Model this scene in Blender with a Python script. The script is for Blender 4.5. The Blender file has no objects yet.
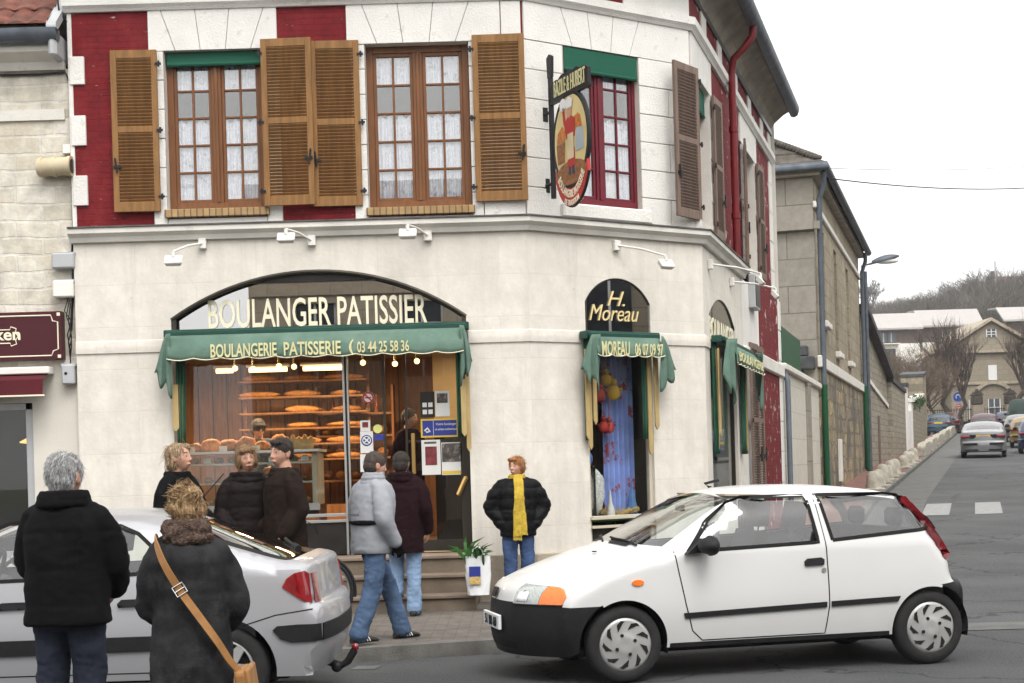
import bpy, bmesh, random
from math import *
from mathutils import Vector, Matrix, noise
from mathutils.geometry import delaunay_2d_cdt, tessellate_polygon, intersect_point_tri_2d
random.seed(7)
R = radians
sc = bpy.context.scene
COL = sc.collection

# ------------------------------------------------------------------ survey
# The camera stands at the origin, 1.6 m above the road.  bearings() turns a
# bearing measured on the photograph into a ray; Frame.at() meets a real wall.
FOC, ROLL, EYE, PPX, PPY = 1500.0, 0.029, 1.6, 512.0, 468.0
def bearings(x, y):
    dx, dy = x-PPX, y-PPY
    return (dx*cos(ROLL)-dy*sin(ROLL))/FOC, (dx*sin(ROLL)+dy*cos(ROLL))/FOC
def at(x, y, Y):
    a, b = bearings(x, y)
    return Vector((a*Y, Y, EYE-b*Y))
class Frame:
    """A vertical wall plane: origin, heading; local x runs along it, -y is outward."""
    def __init__(s, ox, oy, ang): s.ox, s.oy, s.a = ox, oy, ang
    def at(s, x, y, d=0.0):
        k, b = bearings(x, y)
        c, n = cos(s.a), sin(s.a)
        ox, oy = s.ox+d*n, s.oy-d*c
        t = (k*oy-ox)/(c-k*n)
        return t, EYE-b*(oy+n*t)
    def pt(s, u, z, d=0.0):
        c, n = cos(s.a), sin(s.a)
        return Vector((s.ox+u*c+d*n, s.oy+u*n-d*c, z))

def ground_z(X, Y):
    prof = [(-1e4, 0), (17, 0), (21, .07), (26, .25), (150, 4.72), (190, 8.2), (215, 11.5), (262, 20), (330, 31), (420, 40), (700, 44), (1e5, 46)]
    for (a, za), (b, zb) in zip(prof, prof[1:]):
        if a <= Y < b: return za+(zb-za)*(Y-a)/(b-a)
    return 0

# ------------------------------------------------------------------ materials
def mat(name, col, rough=.6, metal=0, var=.12, scale=4.0, bump=0.0, bscale=60.0, col2=None, c2scale=2.0, c2lo=.5, c2hi=.65, spec=.3, coat=0, coords='Object', stretch=None, detail=6, sheen=0):
    m = bpy.data.materials.new(name); m.use_nodes = True
    nt = m.node_tree; N = nt.nodes; L = nt.links
    b = N['Principled BSDF']
    b.inputs['Roughness'].default_value = rough; b.inputs['Metallic'].default_value = metal
    b.inputs['Specular IOR Level'].default_value = spec
    b.inputs['Coat Weight'].default_value = coat
    b.inputs['Coat Roughness'].default_value = .04
    if sheen: b.inputs['Sheen Weight'].default_value = sheen
    tc = N.new('ShaderNodeTexCoord'); out = tc.outputs[coords]
    if stretch:
        mp = N.new('ShaderNodeMapping'); mp.inputs['Scale'].default_value = stretch; L.new(out, mp.inputs['Vector']); out = mp.outputs[0]
    nz = N.new('ShaderNodeTexNoise'); nz.inputs['Scale'].default_value = scale; nz.inputs['Detail'].default_value = detail; L.new(out, nz.inputs['Vector'])
    rp = N.new('ShaderNodeValToRGB'); rp.color_ramp.elements[0].position = .3; rp.color_ramp.elements[1].position = .7
    rp.color_ramp.elements[0].color = (*[max(0, c*(1-var)) for c in col], 1)
    rp.color_ramp.elements[1].color = (*[min(1, c*(1+var)) for c in col], 1)
    L.new(nz.outputs['Fac'], rp.inputs['Fac']); last = rp.outputs['Color']
    if col2:
        n2 = N.new('ShaderNodeTexNoise'); n2.inputs['Scale'].default_value = c2scale; n2.inputs['Detail'].default_value = 8; n2.inputs['Roughness'].default_value = .7; L.new(out, n2.inputs['Vector'])
        r2 = N.new('ShaderNodeValToRGB'); r2.color_ramp.elements[0].position = c2lo; r2.color_ramp.elements[1].position = c2hi
        r2.color_ramp.elements[0].color = (0, 0, 0, 1); r2.color_ramp.elements[1].color = (1, 1, 1, 1)
        L.new(n2.outputs['Fac'], r2.inputs['Fac'])
        mx = N.new('ShaderNodeMixRGB'); L.new(r2.outputs['Color'], mx.inputs['Fac']); L.new(last, mx.inputs[1]); mx.inputs[2].default_value = (*col2, 1)
        last = mx.outputs[0]
    L.new(last, b.inputs['Base Color'])
    if bump:
        n3 = N.new('ShaderNodeTexNoise'); n3.inputs['Scale'].default_value = bscale; n3.inputs['Detail'].default_value = 5; L.new(out, n3.inputs['Vector'])
        bp = N.new('ShaderNodeBump'); bp.inputs['Strength'].default_value = bump; bp.inputs['Distance'].default_value = .02
        L.new(n3.outputs['Fac'], bp.inputs['Height']); L.new(bp.outputs[0], b.inputs['Normal'])
    m['last'] = 1
    return m

def brickmat(name, c1, c2, mortar, bw, bh, ms, rough=.85, var=.25, bump=.5, offset=.5, msmooth=.2, stain=None, stain_lo=.5, stain_hi=.75, stain_scale=1.2, flecks=None, fleck_lo=.68, fleck_hi=.72, distort=0.0, fleck_scale=9, axes='XZ', fleck_stretch=(1, 1, 3), bias=0, streak=None):
    """Coursed masonry on the wall's own x-z plane."""
    m = bpy.data.materials.new(name); m.use_nodes = True
    nt = m.node_tree; N = nt.nodes; L = nt.links
    b = N['Principled BSDF']; b.inputs['Roughness'].default_value = rough; b.inputs['Specular IOR Level'].default_value = .2
    tc = N.new('ShaderNodeTexCoord'); sx = N.new('ShaderNodeSeparateXYZ'); cx = N.new('ShaderNodeCombineXYZ')
    L.new(tc.outputs['Object'], sx.inputs[0])
    L.new(sx.outputs[axes[0]], cx.inputs['X']); L.new(sx.outputs[axes[1]], cx.inputs['Y'])
    vec = cx.outputs[0]
    if distort:
        nd = N.new('ShaderNodeTexNoise'); nd.inputs['Scale'].default_value = 2.5; nd.inputs['Detail'].default_value = 3; L.new(tc.outputs['Object'], nd.inputs['Vector'])
        va = N.new('ShaderNodeVectorMath'); va.operation = 'SCALE'; va.inputs['Scale'].default_value = distort; L.new(nd.outputs['Color'], va.inputs[0])
        vb = N.new('ShaderNodeVectorMath'); L.new(vec, vb.inputs[0]); L.new(va.outputs[0], vb.inputs[1]); vec = vb.outputs[0]
    br = N.new('ShaderNodeTexBrick'); L.new(vec, br.inputs['Vector'])
    br.inputs['Scale'].default_value = 1; br.inputs['Brick Width'].default_value = bw; br.inputs['Row Height'].default_value = bh
    br.inputs['Mortar Size'].default_value = ms; br.inputs['Mortar Smooth'].default_value = msmooth; br.offset = offset; br.inputs['Bias'].default_value = bias
    br.inputs['Color1'].default_value = (*c1, 1); br.inputs['Color2'].default_value = (*c2, 1); br.inputs['Mortar'].default_value = (*mortar, 1)
    nz = N.new('ShaderNodeTexNoise'); nz.inputs['Scale'].default_value = 5; nz.inputs['Detail'].default_value = 9; nz.inputs['Roughness'].default_value = .65; L.new(tc.outputs['Object'], nz.inputs['Vector'])
    mr = N.new('ShaderNodeMapRange'); mr.inputs['From Min'].default_value = .3; mr.inputs['From Max'].default_value = .7; mr.inputs['To Min'].default_value = 1-var; mr.inputs['To Max'].default_value = 1+var*.6
    L.new(nz.outputs['Fac'], mr.inputs['Value'])
    ml = N.new('ShaderNodeMixRGB'); ml.blend_type = 'MULTIPLY'; ml.inputs['Fac'].default_value = 1
    L.new(br.outputs['Color'], ml.inputs[1]); L.new(mr.outputs[0], ml.inputs[2]); last = ml.outputs[0]
    def overlay(last, col, lo, hi, scl, stretch, det=8):
        mp = N.new('ShaderNodeMapping'); mp.inputs['Scale'].default_value = stretch; L.new(tc.outputs['Object'], mp.inputs['Vector'])
        n2 = N.new('ShaderNodeTexNoise'); n2.inputs['Scale'].default_value = scl; n2.inputs['Detail'].default_value = det; n2.inputs['Roughness'].default_value = .68; L.new(mp.outputs[0], n2.inputs['Vector'])
        r2 = N.new('ShaderNodeMapRange'); r2.inputs['From Min'].default_value = lo; r2.inputs['From Max'].default_value = hi; L.new(n2.outputs['Fac'], r2.inputs['Value'])
        mx = N.new('ShaderNodeMixRGB'); L.new(r2.outputs[0], mx.inputs['Fac']); L.new(last, mx.inputs[1]); mx.inputs[2].default_value = (*col, 1)
        return mx.outputs[0]
    if stain: last = overlay(last, stain, stain_lo, stain_hi, stain_scale, (1, 1, .7))
    if streak: last = overlay(last, streak, .50, .80, 1.6, (3.2, 3.2, .28))
    if flecks: last = overlay(last, flecks, fleck_lo, fleck_hi, fleck_scale, fleck_stretch)
    L.new(last, b.inputs['Base Color'])
    if bump:
        hb = N.new('ShaderNodeMath'); hb.operation = 'MULTIPLY_ADD'; hb.inputs[1].default_value = -1.0
        L.new(br.outputs['Fac'], hb.inputs[0]); 
        n3 = N.new('ShaderNodeTexNoise'); n3.inputs['Scale'].default_value = 22; n3.inputs['Detail'].default_value = 7; L.new(tc.outputs['Object'], n3.inputs['Vector']); L.new(n3.outputs['Fac'], hb.inputs[2])
        bp = N.new('ShaderNodeBump'); bp.inputs['Strength'].default_value = bump; bp.inputs['Distance'].default_value = .012
        L.new(hb.outputs[0], bp.inputs['Height']); L.new(bp.outputs[0], b.inputs['Normal'])
    return m

def individual(m, lo=.55, hi=1.35):
    """each object of this material gets its own bake"""
    nt = m.node_tree; b = nt.nodes['Principled BSDF']; l = b.inputs['Base Color'].links[0]; src = l.from_socket
    oi = nt.nodes.new('ShaderNodeObjectInfo'); mr = nt.nodes.new('ShaderNodeMapRange'); mr.inputs['To Min'].default_value = lo; mr.inputs['To Max'].default_value = hi; nt.links.new(oi.outputs['Random'], mr.inputs['Value'])
    mu = nt.nodes.new('ShaderNodeMixRGB'); mu.blend_type = 'MULTIPLY'; mu.inputs['Fac'].default_value = 1; nt.links.new(src, mu.inputs[1]); nt.links.new(mr.outputs[0], mu.inputs[2]); nt.links.new(mu.outputs[0], b.inputs['Base Color'])
def glassmat(name, tint=(1, 1, 1), boost=1.7, rough=.0):
    m = bpy.data.materials.new(name); m.use_nodes = True
    nt = m.node_tree; N = nt.nodes; L = nt.links
    N.remove(N['Principled BSDF'])
    t = N.new('ShaderNodeBsdfTransparent'); t.inputs['Color'].default_value = (*tint, 1)
    g = N.new('ShaderNodeBsdfGlossy'); g.inputs['Roughness'].default_value = rough
    f = N.new('ShaderNodeFresnel'); ge = N.new('ShaderNodeNewGeometry'); io = N.new('ShaderNodeMapRange'); io.inputs['To Min'].default_value = 1.5; io.inputs['To Max'].default_value = 1/1.5; L.new(ge.outputs['Backfacing'], io.inputs['Value']); L.new(io.outputs[0], f.inputs['IOR'])
    mu = N.new('ShaderNodeMath'); mu.operation = 'MULTIPLY'; mu.inputs[1].default_value = boost; mu.use_clamp = True
    mx = N.new('ShaderNodeMixShader')
    L.new(f.outputs[0], mu.inputs[0]); L.new(mu.outputs[0], mx.inputs['Fac']); L.new(t.outputs[0], mx.inputs[1]); L.new(g.outputs[0], mx.inputs[2])
    L.new(mx.outputs[0], N['Material Output'].inputs['Surface'])
    return m
def emit(name, col, s):
    m = bpy.data.materials.new(name); m.use_nodes = True
    b = m.node_tree.nodes['Principled BSDF']; b.inputs['Base Color'].default_value = (*col, 1)
    b.inputs['Emission Color'].default_value = (*col, 1); b.inputs['Emission Strength'].default_value = s
    return m

M = {}
M['asphalt'] = mat('asphalt', (.078, .082, .083), .9, var=.45, scale=55, bump=.8, bscale=160, col2=(.085, .088, .088), c2scale=.5, c2lo=.45, c2hi=.75)
M['asphalt_side'] = mat('asphalt_side', (.092, .094, .096), .92, var=.4, scale=40, bump=.7, bscale=130, col2=(.094, .096, .097), c2scale=.4, c2lo=.42, c2hi=.7)
def cracks(m, scale=.45, dark=.45):
    """thin wandering cracks and tar lines in the surfacing"""
    nt = m.node_tree; N = nt.nodes; L = nt.links; b = N['Principled BSDF']; src = b.inputs['Base Color'].links[0].from_socket
    tc = N.new('ShaderNodeTexCoord'); nz = N.new('ShaderNodeTexNoise'); nz.inputs['Scale'].default_value = 2.2; nz.inputs['Detail'].default_value = 6; L.new(tc.outputs['Object'], nz.inputs['Vector'])
    vs = N.new('ShaderNodeVectorMath'); vs.operation = 'SCALE'; vs.inputs['Scale'].default_value = .9; L.new(nz.outputs['Color'], vs.inputs[0]); va = N.new('ShaderNodeVectorMath'); L.new(tc.outputs['Object'], va.inputs[0]); L.new(vs.outputs[0], va.inputs[1])
    vo = N.new('ShaderNodeTexVoronoi'); vo.feature = 'DISTANCE_TO_EDGE'; vo.inputs['Scale'].default_value = scale; L.new(va.outputs[0], vo.inputs['Vector'])
    mr = N.new('ShaderNodeMapRange'); mr.inputs['From Min'].default_value = .004; mr.inputs['From Max'].default_value = .014; mr.inputs['To Min'].default_value = dark; mr.inputs['To Max'].default_value = 1; L.new(vo.outputs['Distance'], mr.inputs['Value'])
    n2 = N.new('ShaderNodeTexNoise'); n2.inputs['Scale'].default_value = .5; n2.inputs['Detail'].default_value = 7; L.new(tc.outputs['Object'], n2.inputs['Vector']); m2 = N.new('ShaderNodeMapRange'); m2.inputs['From Min'].default_value = .35; m2.inputs['From Max'].default_value = .65; m2.inputs['To Min'].default_value = .78; m2.inputs['To Max'].default_value = 1.15; L.new(n2.outputs['Fac'], m2.inputs['Value'])
    mm = N.new('ShaderNodeMath'); mm.operation = 'MULTIPLY'; L.new(mr.outputs[0], mm.inputs[0]); L.new(m2.outputs[0], mm.inputs[1])
    mu = N.new('ShaderNodeMixRGB'); mu.blend_type = 'MULTIPLY'; mu.inputs['Fac'].default_value = 1; L.new(src, mu.inputs[1]); L.new(mm.outputs[0], mu.inputs[2]); L.new(mu.outputs[0], b.inputs['Base Color'])
cracks(M['asphalt']); cracks(M['asphalt_side'], .3, .55)
M['concrete'] = mat('concrete_gutter', (.115, .116, .112), .9, var=.2, scale=3, bump=.3, bscale=120)
M['kerb'] = mat('kerb_stone', (.13, .125, .115), .9, var=.3, scale=5, bump=.4, bscale=80)
M['paving'] = brickmat('paving_bricks', (.125, .112, .10), (.15, .135, .12), (.085, .077, .07), .22, .11, .006, var=.3, bump=.25, axes='XY')
M['red_paving'] = mat('red_paving', (.17, .085, .07), .9, var=.25, scale=2, bump=.3, bscale=150)
M['paint_road'] = mat('road_paint', (.27, .27, .265), .8, var=.15, scale=9, col2=(.22, .22, .22), c2scale=14, c2lo=.55, c2hi=.7)
M['earth'] = mat('earth', (.09, .095, .045), .95, var=.4, scale=.2)
M['stone_ground'] = brickmat('cream_ashlar', (.70, .662, .592), (.675, .64, .573), (.645, .61, .55), 1.35, .47, .006, rough=.8, var=.12, bump=.3, streak=(.545, .52, .47), stain=(.56, .515, .465), stain_lo=.48, stain_hi=.8, stain_scale=1.3, flecks=(.42, .41, .38), fleck_lo=.66, fleck_hi=.74, fleck_scale=7, fleck_stretch=(1, 1, 1))
M['stone_white'] = mat('white_painted_stone', (.70, .685, .65), .8, var=.07, scale=3, bump=.4, bscale=45, col2=(.47, .43, .36), c2scale=6, c2lo=.58, c2hi=.76)
M['stone_joint'] = mat('joint_mortar', (.42, .385, .34), .9, var=.2, scale=9)
M['stone_trim'] = mat('cornice_stone', (.64, .615, .565), .8, var=.1, scale=3, bump=.25, bscale=50, col2=(.38, .35, .30), c2scale=4, c2lo=.6, c2hi=.8)
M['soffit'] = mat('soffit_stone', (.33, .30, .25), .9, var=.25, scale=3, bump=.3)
M['lead'] = mat('lead_flashing', (.10, .095, .09), .7, var=.3, scale=6)
M['brick_red'] = brickmat('red_painted_brick', (.172, .009, .0125), (.148, .0075, .0105), (.128, .006, .009), .22, .066, .005, rough=.7, var=.28, bump=.6, flecks=(.55, .46, .42), fleck_lo=.645, fleck_hi=.67, fleck_scale=5, fleck_stretch=(1, 1, 4.5), stain=(.20, .02, .022), stain_lo=.5, stain_hi=.7, stain_scale=2.5)
M['brick_worn'] = brickmat('worn_red_brick', (.175, .013, .016), (.15, .010, .013), (.13, .009, .012), .22, .066, .005, rough=.75, var=.35, bump=.7, flecks=(.6, .5, .46), fleck_lo=.575, fleck_hi=.64, fleck_scale=3, fleck_stretch=(1, 1, 1.3))
M['shutter'] = mat('shutter_wood', (.235, .118, .039), .6, var=.22, scale=3, stretch=(8, 8, 1), col2=(.15, .075, .025), c2scale=5, c2lo=.5, c2hi=.8)
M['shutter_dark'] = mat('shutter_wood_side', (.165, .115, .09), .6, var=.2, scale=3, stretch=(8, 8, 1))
M['window_wood'] = mat('window_wood', (.165, .066, .024), .4, var=.2, scale=3, stretch=(6, 6, 1))
M['maroon'] = mat('maroon_frame', (.13, .013, .022), .45, var=.12)
M['green_blind'] = mat('green_blind', (.008, .085, .052), .75, var=.1, stretch=(1, 1, 20), scale=2)
M['glass'] = glassmat('window_glass', boost=3.5)
M['glass_shop'] = glassmat('shop_glass', tint=(.94, .95, .94), boost=1.05)
M['glass_dark'] = glassmat('transom_glass', tint=(.35, .36, .36), boost=13)
M['glass_car'] = glassmat('car_glass', tint=(.88, .92, .91), boost=3.0)
M['curtain'] = mat('lace_curtain', (.66, .69, .76), .9, var=.14, scale=28, col2=(.30, .33, .40), c2scale=11, c2lo=.56, c2hi=.66)
M['sill_brick'] = brickmat('sill_brick', (.40, .27, .13), (.33, .21, .10), (.16, .12, .08), .07, .4, .008, var=.25, bump=.5, offset=0)
M['black_iron'] = mat('black_iron', (.012, .012, .013), .5, var=.2)
M['green_cloth'] = mat('green_awning_cloth', (.098, .168, .130), .9, var=.14, scale=5, bump=.2, bscale=200, col2=(.145, .215, .175), c2scale=3, c2lo=.45, c2hi=.7)
M['green_dark'] = mat('dark_green_metal', (.012, .055, .04), .45, var=.2)
M['green_drop'] = mat('green_drop_curtain', (.022, .09, .055), .85, var=.2, scale=6)
M['tan_slat'] = mat('tan_fabric', (.42, .31, .14), .8, var=.15, stretch=(4, 4, 1))
M['cream_letter'] = mat('cream_letters', (.78, .73, .55), .6, var=.04)
M['cream_gold'] = mat('cream_gold_letters', (.62, .58, .32), .6, var=.05)
M['gold'] = mat('gold_letters', (.75, .60, .30), .45, var=.05)
M['alu'] = mat('brushed_aluminium', (.55, .55, .54), .35, metal=.8, var=.06)
M['alu_grey'] = mat('grey_aluminium_frame', (.42, .43, .44), .5, metal=.3, var=.06)
M['bronze'] = mat('dark_bronze_frame', (.045, .038, .03), .4, metal=.4, var=.15)
M['beige_frame'] = mat('beige_frame', (.52, .47, .37), .5, var=.06)
M['brass'] = mat('brass', (.62, .40, .14), .3, metal=.85, var=.08)
M['wood_warm'] = mat('warm_wood', (.26, .115, .042), .5, var=.3, scale=3, stretch=(10, 10, 1))
M['cream_wall'] = mat('cream_wall', (.58, .43, .22), .7, var=.08)
M['tile_floor'] = mat('tile_floor', (.20, .14, .09), .4, var=.2)
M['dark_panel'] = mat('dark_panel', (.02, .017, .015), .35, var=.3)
M['white_panel'] = mat('white_panel', (.72, .70, .66), .4, var=.05)
M['bread'] = mat('bread_crust', (.40, .17, .045), .75, var=.35, scale=30, bump=.3, bscale=60)
M['pastry'] = mat('pastry', (.52, .28, .09), .6, var=.4, scale=25)
individual(M['bread']); individual(M['pastry'], .6, 1.6)
M['step_stone'] = mat('step_stone', (.17, .135, .10), .85, var=.25, scale=4, bump=.3, bscale=70)
M['step_tread'] = mat('step_tread', (.20, .155, .12), .7, var=.2, scale=4)
M['plinth'] = mat('plinth_stone', (.36, .31, .24), .9, var=.25, scale=4, bump=.4, bscale=50)
M['white_metal'] = mat('white_enamel', (.72, .70, .66), .4, var=.05)
M['red_metal'] = mat('red_downpipe', (.15, .010, .013), .45, var=.15)
M['zinc'] = mat('zinc', (.10, .115, .135), .5, metal=.3, var=.25, scale=5)
M['pipe_blue'] = mat('blue_grey_pipe', (.095, .112, .135), .5, var=.15)
M['pipe_green'] = mat('green_pipe', (.01, .075, .03), .45, var=.1)
M['slate'] = mat('slate', (.06, .06, .065), .7, var=.3)
M['rubble'] = brickmat('rubble_stone', (.69, .655, .58), (.56, .52, .43), (.64, .61, .54), (.47), .19, .016, rough=.9, var=.34, bump=.55, distort=.085, msmooth=.35, offset=.37, stain=(.52, .46, .36), stain_lo=.5, stain_hi=.72, stain_scale=2.2)
M['render_pale'] = mat('pale_render', (.60, .57, .51), .85, var=.08, scale=2, bump=.15, bscale=60)
M['roof_tile'] = mat('clay_roof_tile', (.135, .048, .034), .85, var=.5, scale=7, bump=.3, bscale=30, col2=(.12, .06, .045), c2scale=5, c2lo=.5, c2hi=.65)
M['maroon_sign'] = mat('maroon_sign', (.055, .005, .011), .4, var=.08)
M['maroon_cloth'] = mat('maroon_cloth', (.08, .007, .012), .85, var=.1)
M['ceramic'] = mat('ceramic_pipe', (.52, .44, .30), .6, var=.15, scale=4)
M['grey_box'] = mat('grey_enamel', (.40, .41, .42), .5, var=.06)
M['ashlar_grey'] = brickmat('grey_ashlar', (.31, .285, .235), (.25, .23, .19), (.17, .155, .13), 1.1, .52, .012, var=.2, bump=.4, stain=(.19, .175, .15), stain_lo=.5, stain_hi=.75, stain_scale=.8)
M['ashlar_tan'] = brickmat('tan_ashlar', (.36, .31, .225), (.30, .255, .185), (.20, .175, .13), .8, .40, .014, var=.35, bump=.6, streak=(.12, .105, .085), stain=(.19, .165, .125), stain_lo=.48, stain_hi=.68, stain_scale=.9)
M['ashlar_worn'] = brickmat('eroded_stone', (.44, .34, .19), (.26, .22, .16), (.13, .11, .085), .75, .36, .02, var=.6, bump=1.0, distort=.4, msmooth=.5, streak=(.30, .27, .21), stain=(.12, .11, .095), stain_lo=.46, stain_hi=.56, stain_scale=.8)
M['garden_stone'] = brickmat('garden_wall_stone', (.33, .30, .235), (.26, .235, .185), (.19, .17, .14), .5, .22, .015, var=.35, bump=.8, distort=.1)
M['pale_wall'] = brickmat('pale_block_wall', (.56, .53, .46), (.52, .49, .43), (.42, .40, .35), 1.2, .5, .01, var=.12, bump=.2)
M['white_wall'] = mat('white_render', (.72, .70, .67), .85, var=.06, scale=1)
M['old_tile'] = mat('old_roof_tile', (.085, .075, .062), .9, var=.4, scale=6, bump=.4, bscale=25)
M['house_stone'] = brickmat('pavilion_stone', (.30, .26, .20), (.27, .235, .18), (.22, .19, .15), 1.0, .45, .02, var=.15, bump=.2)
M['white_paint'] = mat('white_paint', (.72, .72, .71), .5, var=.04)
M['grey_roof'] = mat('pale_metal_roof', (.36, .335, .32), .5, var=.06, scale=.5)
M['brown_clad'] = mat('brown_cladding', (.12, .085, .07), .8, var=.2)
M['dark_window'] = mat('dark_glazing', (.03, .035, .04), .1, var=.2)
M['grey_window'] = mat('grey_glazing', (.09, .10, .115), .08, var=.2)
M['bark'] = mat('bark', (.065, .052, .042), .95, var=.35, scale=6, bump=.6, bscale=25)
M['twig'] = mat('twigs', (.105, .08, .066), .95, var=.3)
M['twig_far'] = mat('far_twigs', (.088, .076, .062), .95, var=.35, scale=.02)
M['wood_far'] = mat('far_evergreen', (.045, .07, .03), .95, var=.4, scale=.05)
M['shrub'] = mat('shrub_twigs', (.13, .095, .07), .95, var=.3)
M['leaf'] = mat('leaf_green', (.03, .075, .02), .6, var=.4, scale=9)
M['leek'] = mat('leek_green', (.05, .16, .035), .5, var=.4, scale=9)
M['bollard'] = mat('bollard_stone', (.36, .335, .28), .95, var=.3, scale=6, bump=.5, bscale=40)
# vehicles
M['car_white'] = mat('white_car_paint', (.56, .56, .555), .4, var=.03, scale=1.5, coat=.4, col2=(.58, .56, .53), c2scale=2, c2lo=.62, c2hi=1.0)
M['car_silver'] = mat('silver_car_paint', (.40, .40, .42), .36, metal=.4, var=.03, scale=300, coat=.5)
M['plastic'] = mat('black_plastic', (.013, .013, .014), .6, var=.2, scale=20, spec=.22)
M['rubber'] = mat('tyre_rubber', (.018, .018, .018), .85, var=.25, scale=12, bump=.2, bscale=90)
M['seam'] = mat('panel_gap', (.01, .01, .01), .9, var=.1)
M['hubcap'] = mat('hubcap_silver', (.38, .38, .375), .35, metal=.4, var=.08)
M['lamp_clear'] = mat('clear_headlamp', (.34, .37, .35), .12, var=.25, scale=22, stretch=(6, 1, 1), spec=.9, coat=1)
M['lamp_orange'] = mat('orange_indicator', (.80, .17, .012), .18, var=.12, scale=30, coat=1)
M['lamp_red'] = mat('red_tail_lamp', (.20, .005, .010), .14, var=.3, scale=16, coat=1)
M['plate_white'] = mat('white_plate', (.70, .71, .72), .4, var=.04)
M['plate_yellow'] = mat('yellow_plate', (.65, .42, .05), .4, var=.05)
M['ink'] = mat('black_ink', (.012, .012, .014), .5, var=.05)
M['ink_blue'] = mat('navy_ink', (.02, .03, .12), .5, var=.05)
M['seat_cloth'] = mat('car_seat_cloth', (.028, .03, .034), .9, var=.2, scale=20)
M['cabin'] = mat('cabin_trim', (.07, .073, .077), .8, var=.2)
M['chrome'] = mat('chrome', (.7, .7, .7), .12, metal=1, var=.03)
# clothes and people
def cloth(name, col, var=.18, rough=.9, scale=14, bump=.35, bscale=220, **k): return mat(name, col, rough, var=var, scale=scale, bump=bump, bscale=bscale, spec=.10, **k)
M['c_black'] = cloth('black_coat', (.0045, .0045, .0052))
M['c_grey'] = cloth('charcoal_coat', (.021, .0215, .023), var=.55, scale=9, col2=(.052, .052, .054), c2scale=7, c2lo=.5, c2hi=.8)
M['c_brown'] = cloth('brown_coat', (.016, .010, .0075), var=.3)
M['c_darkbrown'] = cloth('dark_brown_puffer', (.010, .007, .0065), rough=.6, bump=.1)
M['c_light'] = cloth('light_grey_jacket', (.27, .28, .305), var=.07, rough=.75, bump=.15)
M['c_maroon'] = cloth('maroon_coat', (.014, .0045, .0065))
M['c_puffer'] = cloth('black_puffer', (.0055, .0055, .0065), rough=.5, bump=.1)
M['c_scarf'] = cloth('yellow_scarf', (.50, .35, .05), var=.25, scale=30)
M['c_fur'] = cloth('brown_fur_collar', (.115, .078, .062), var=.6, scale=60, bump=1, bscale=140)
M['jeans'] = cloth('blue_jeans', (.068, .108, .185), var=.35, scale=5)
M['jeans_dark'] = cloth('mid_blue_jeans', (.05, .085, .18), var=.3, scale=5)
M['jeans_pale'] = cloth('pale_jeans', (.22, .32, .48), var=.2, scale=5)
M['trousers_navy'] = cloth('navy_trousers', (.022, .026, .040), var=.25, scale=4)
M['trousers_dark'] = cloth('dark_trousers', (.014, .014, .016))
M['shoe'] = mat('black_shoe', (.012, .012, .013), .5, var=.2)
M['skin'] = mat('skin', (.52, .285, .20), .55, var=.10, scale=18)
M['lips'] = mat('lips', (.38, .15, .125), .5, var=.05)
M['eye_white'] = mat('eye_white', (.36, .33, .30), .3, var=.02)
M['eye_dark'] = mat('iris', (.03, .02, .015), .2, var=.02)
def hairm(name, c, c2): return mat(name, c, .5, var=.4, scale=14, stretch=(9, 9, 1.2), col2=c2, c2scale=9, c2lo=.48, c2hi=.6, bump=.5, bscale=60)
M['h_grey'] = hairm('grey_hair', (.36, .36, .36), (.55, .55, .55))
M['h_blond'] = hairm('tousled_blond_hair', (.25, .15, .07), (.50, .36, .20))
M['h_streak'] = hairm('streaked_hair', (.22, .14, .075), (.48, .37, .24))
M['h_brown'] = hairm('light_brown_hair', (.19, .11, .055), (.34, .21, .105))
M['h_dark'] = hairm('dark_hair', (.022, .016, .013), (.045, .032, .024))
M['h_short'] = hairm('short_brown_hair', (.045, .033, .026), (.075, .055, .042))
M['h_ginger'] = hairm('ginger_hair', (.28, .115, .04), (.42, .20, .08))
M['leather_tan'] = mat('tan_leather', (.30, .145, .048), .5, var=.2, scale=12)
M['apron_blue'] = cloth('blue_overall', (.06, .08, .12))

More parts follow.
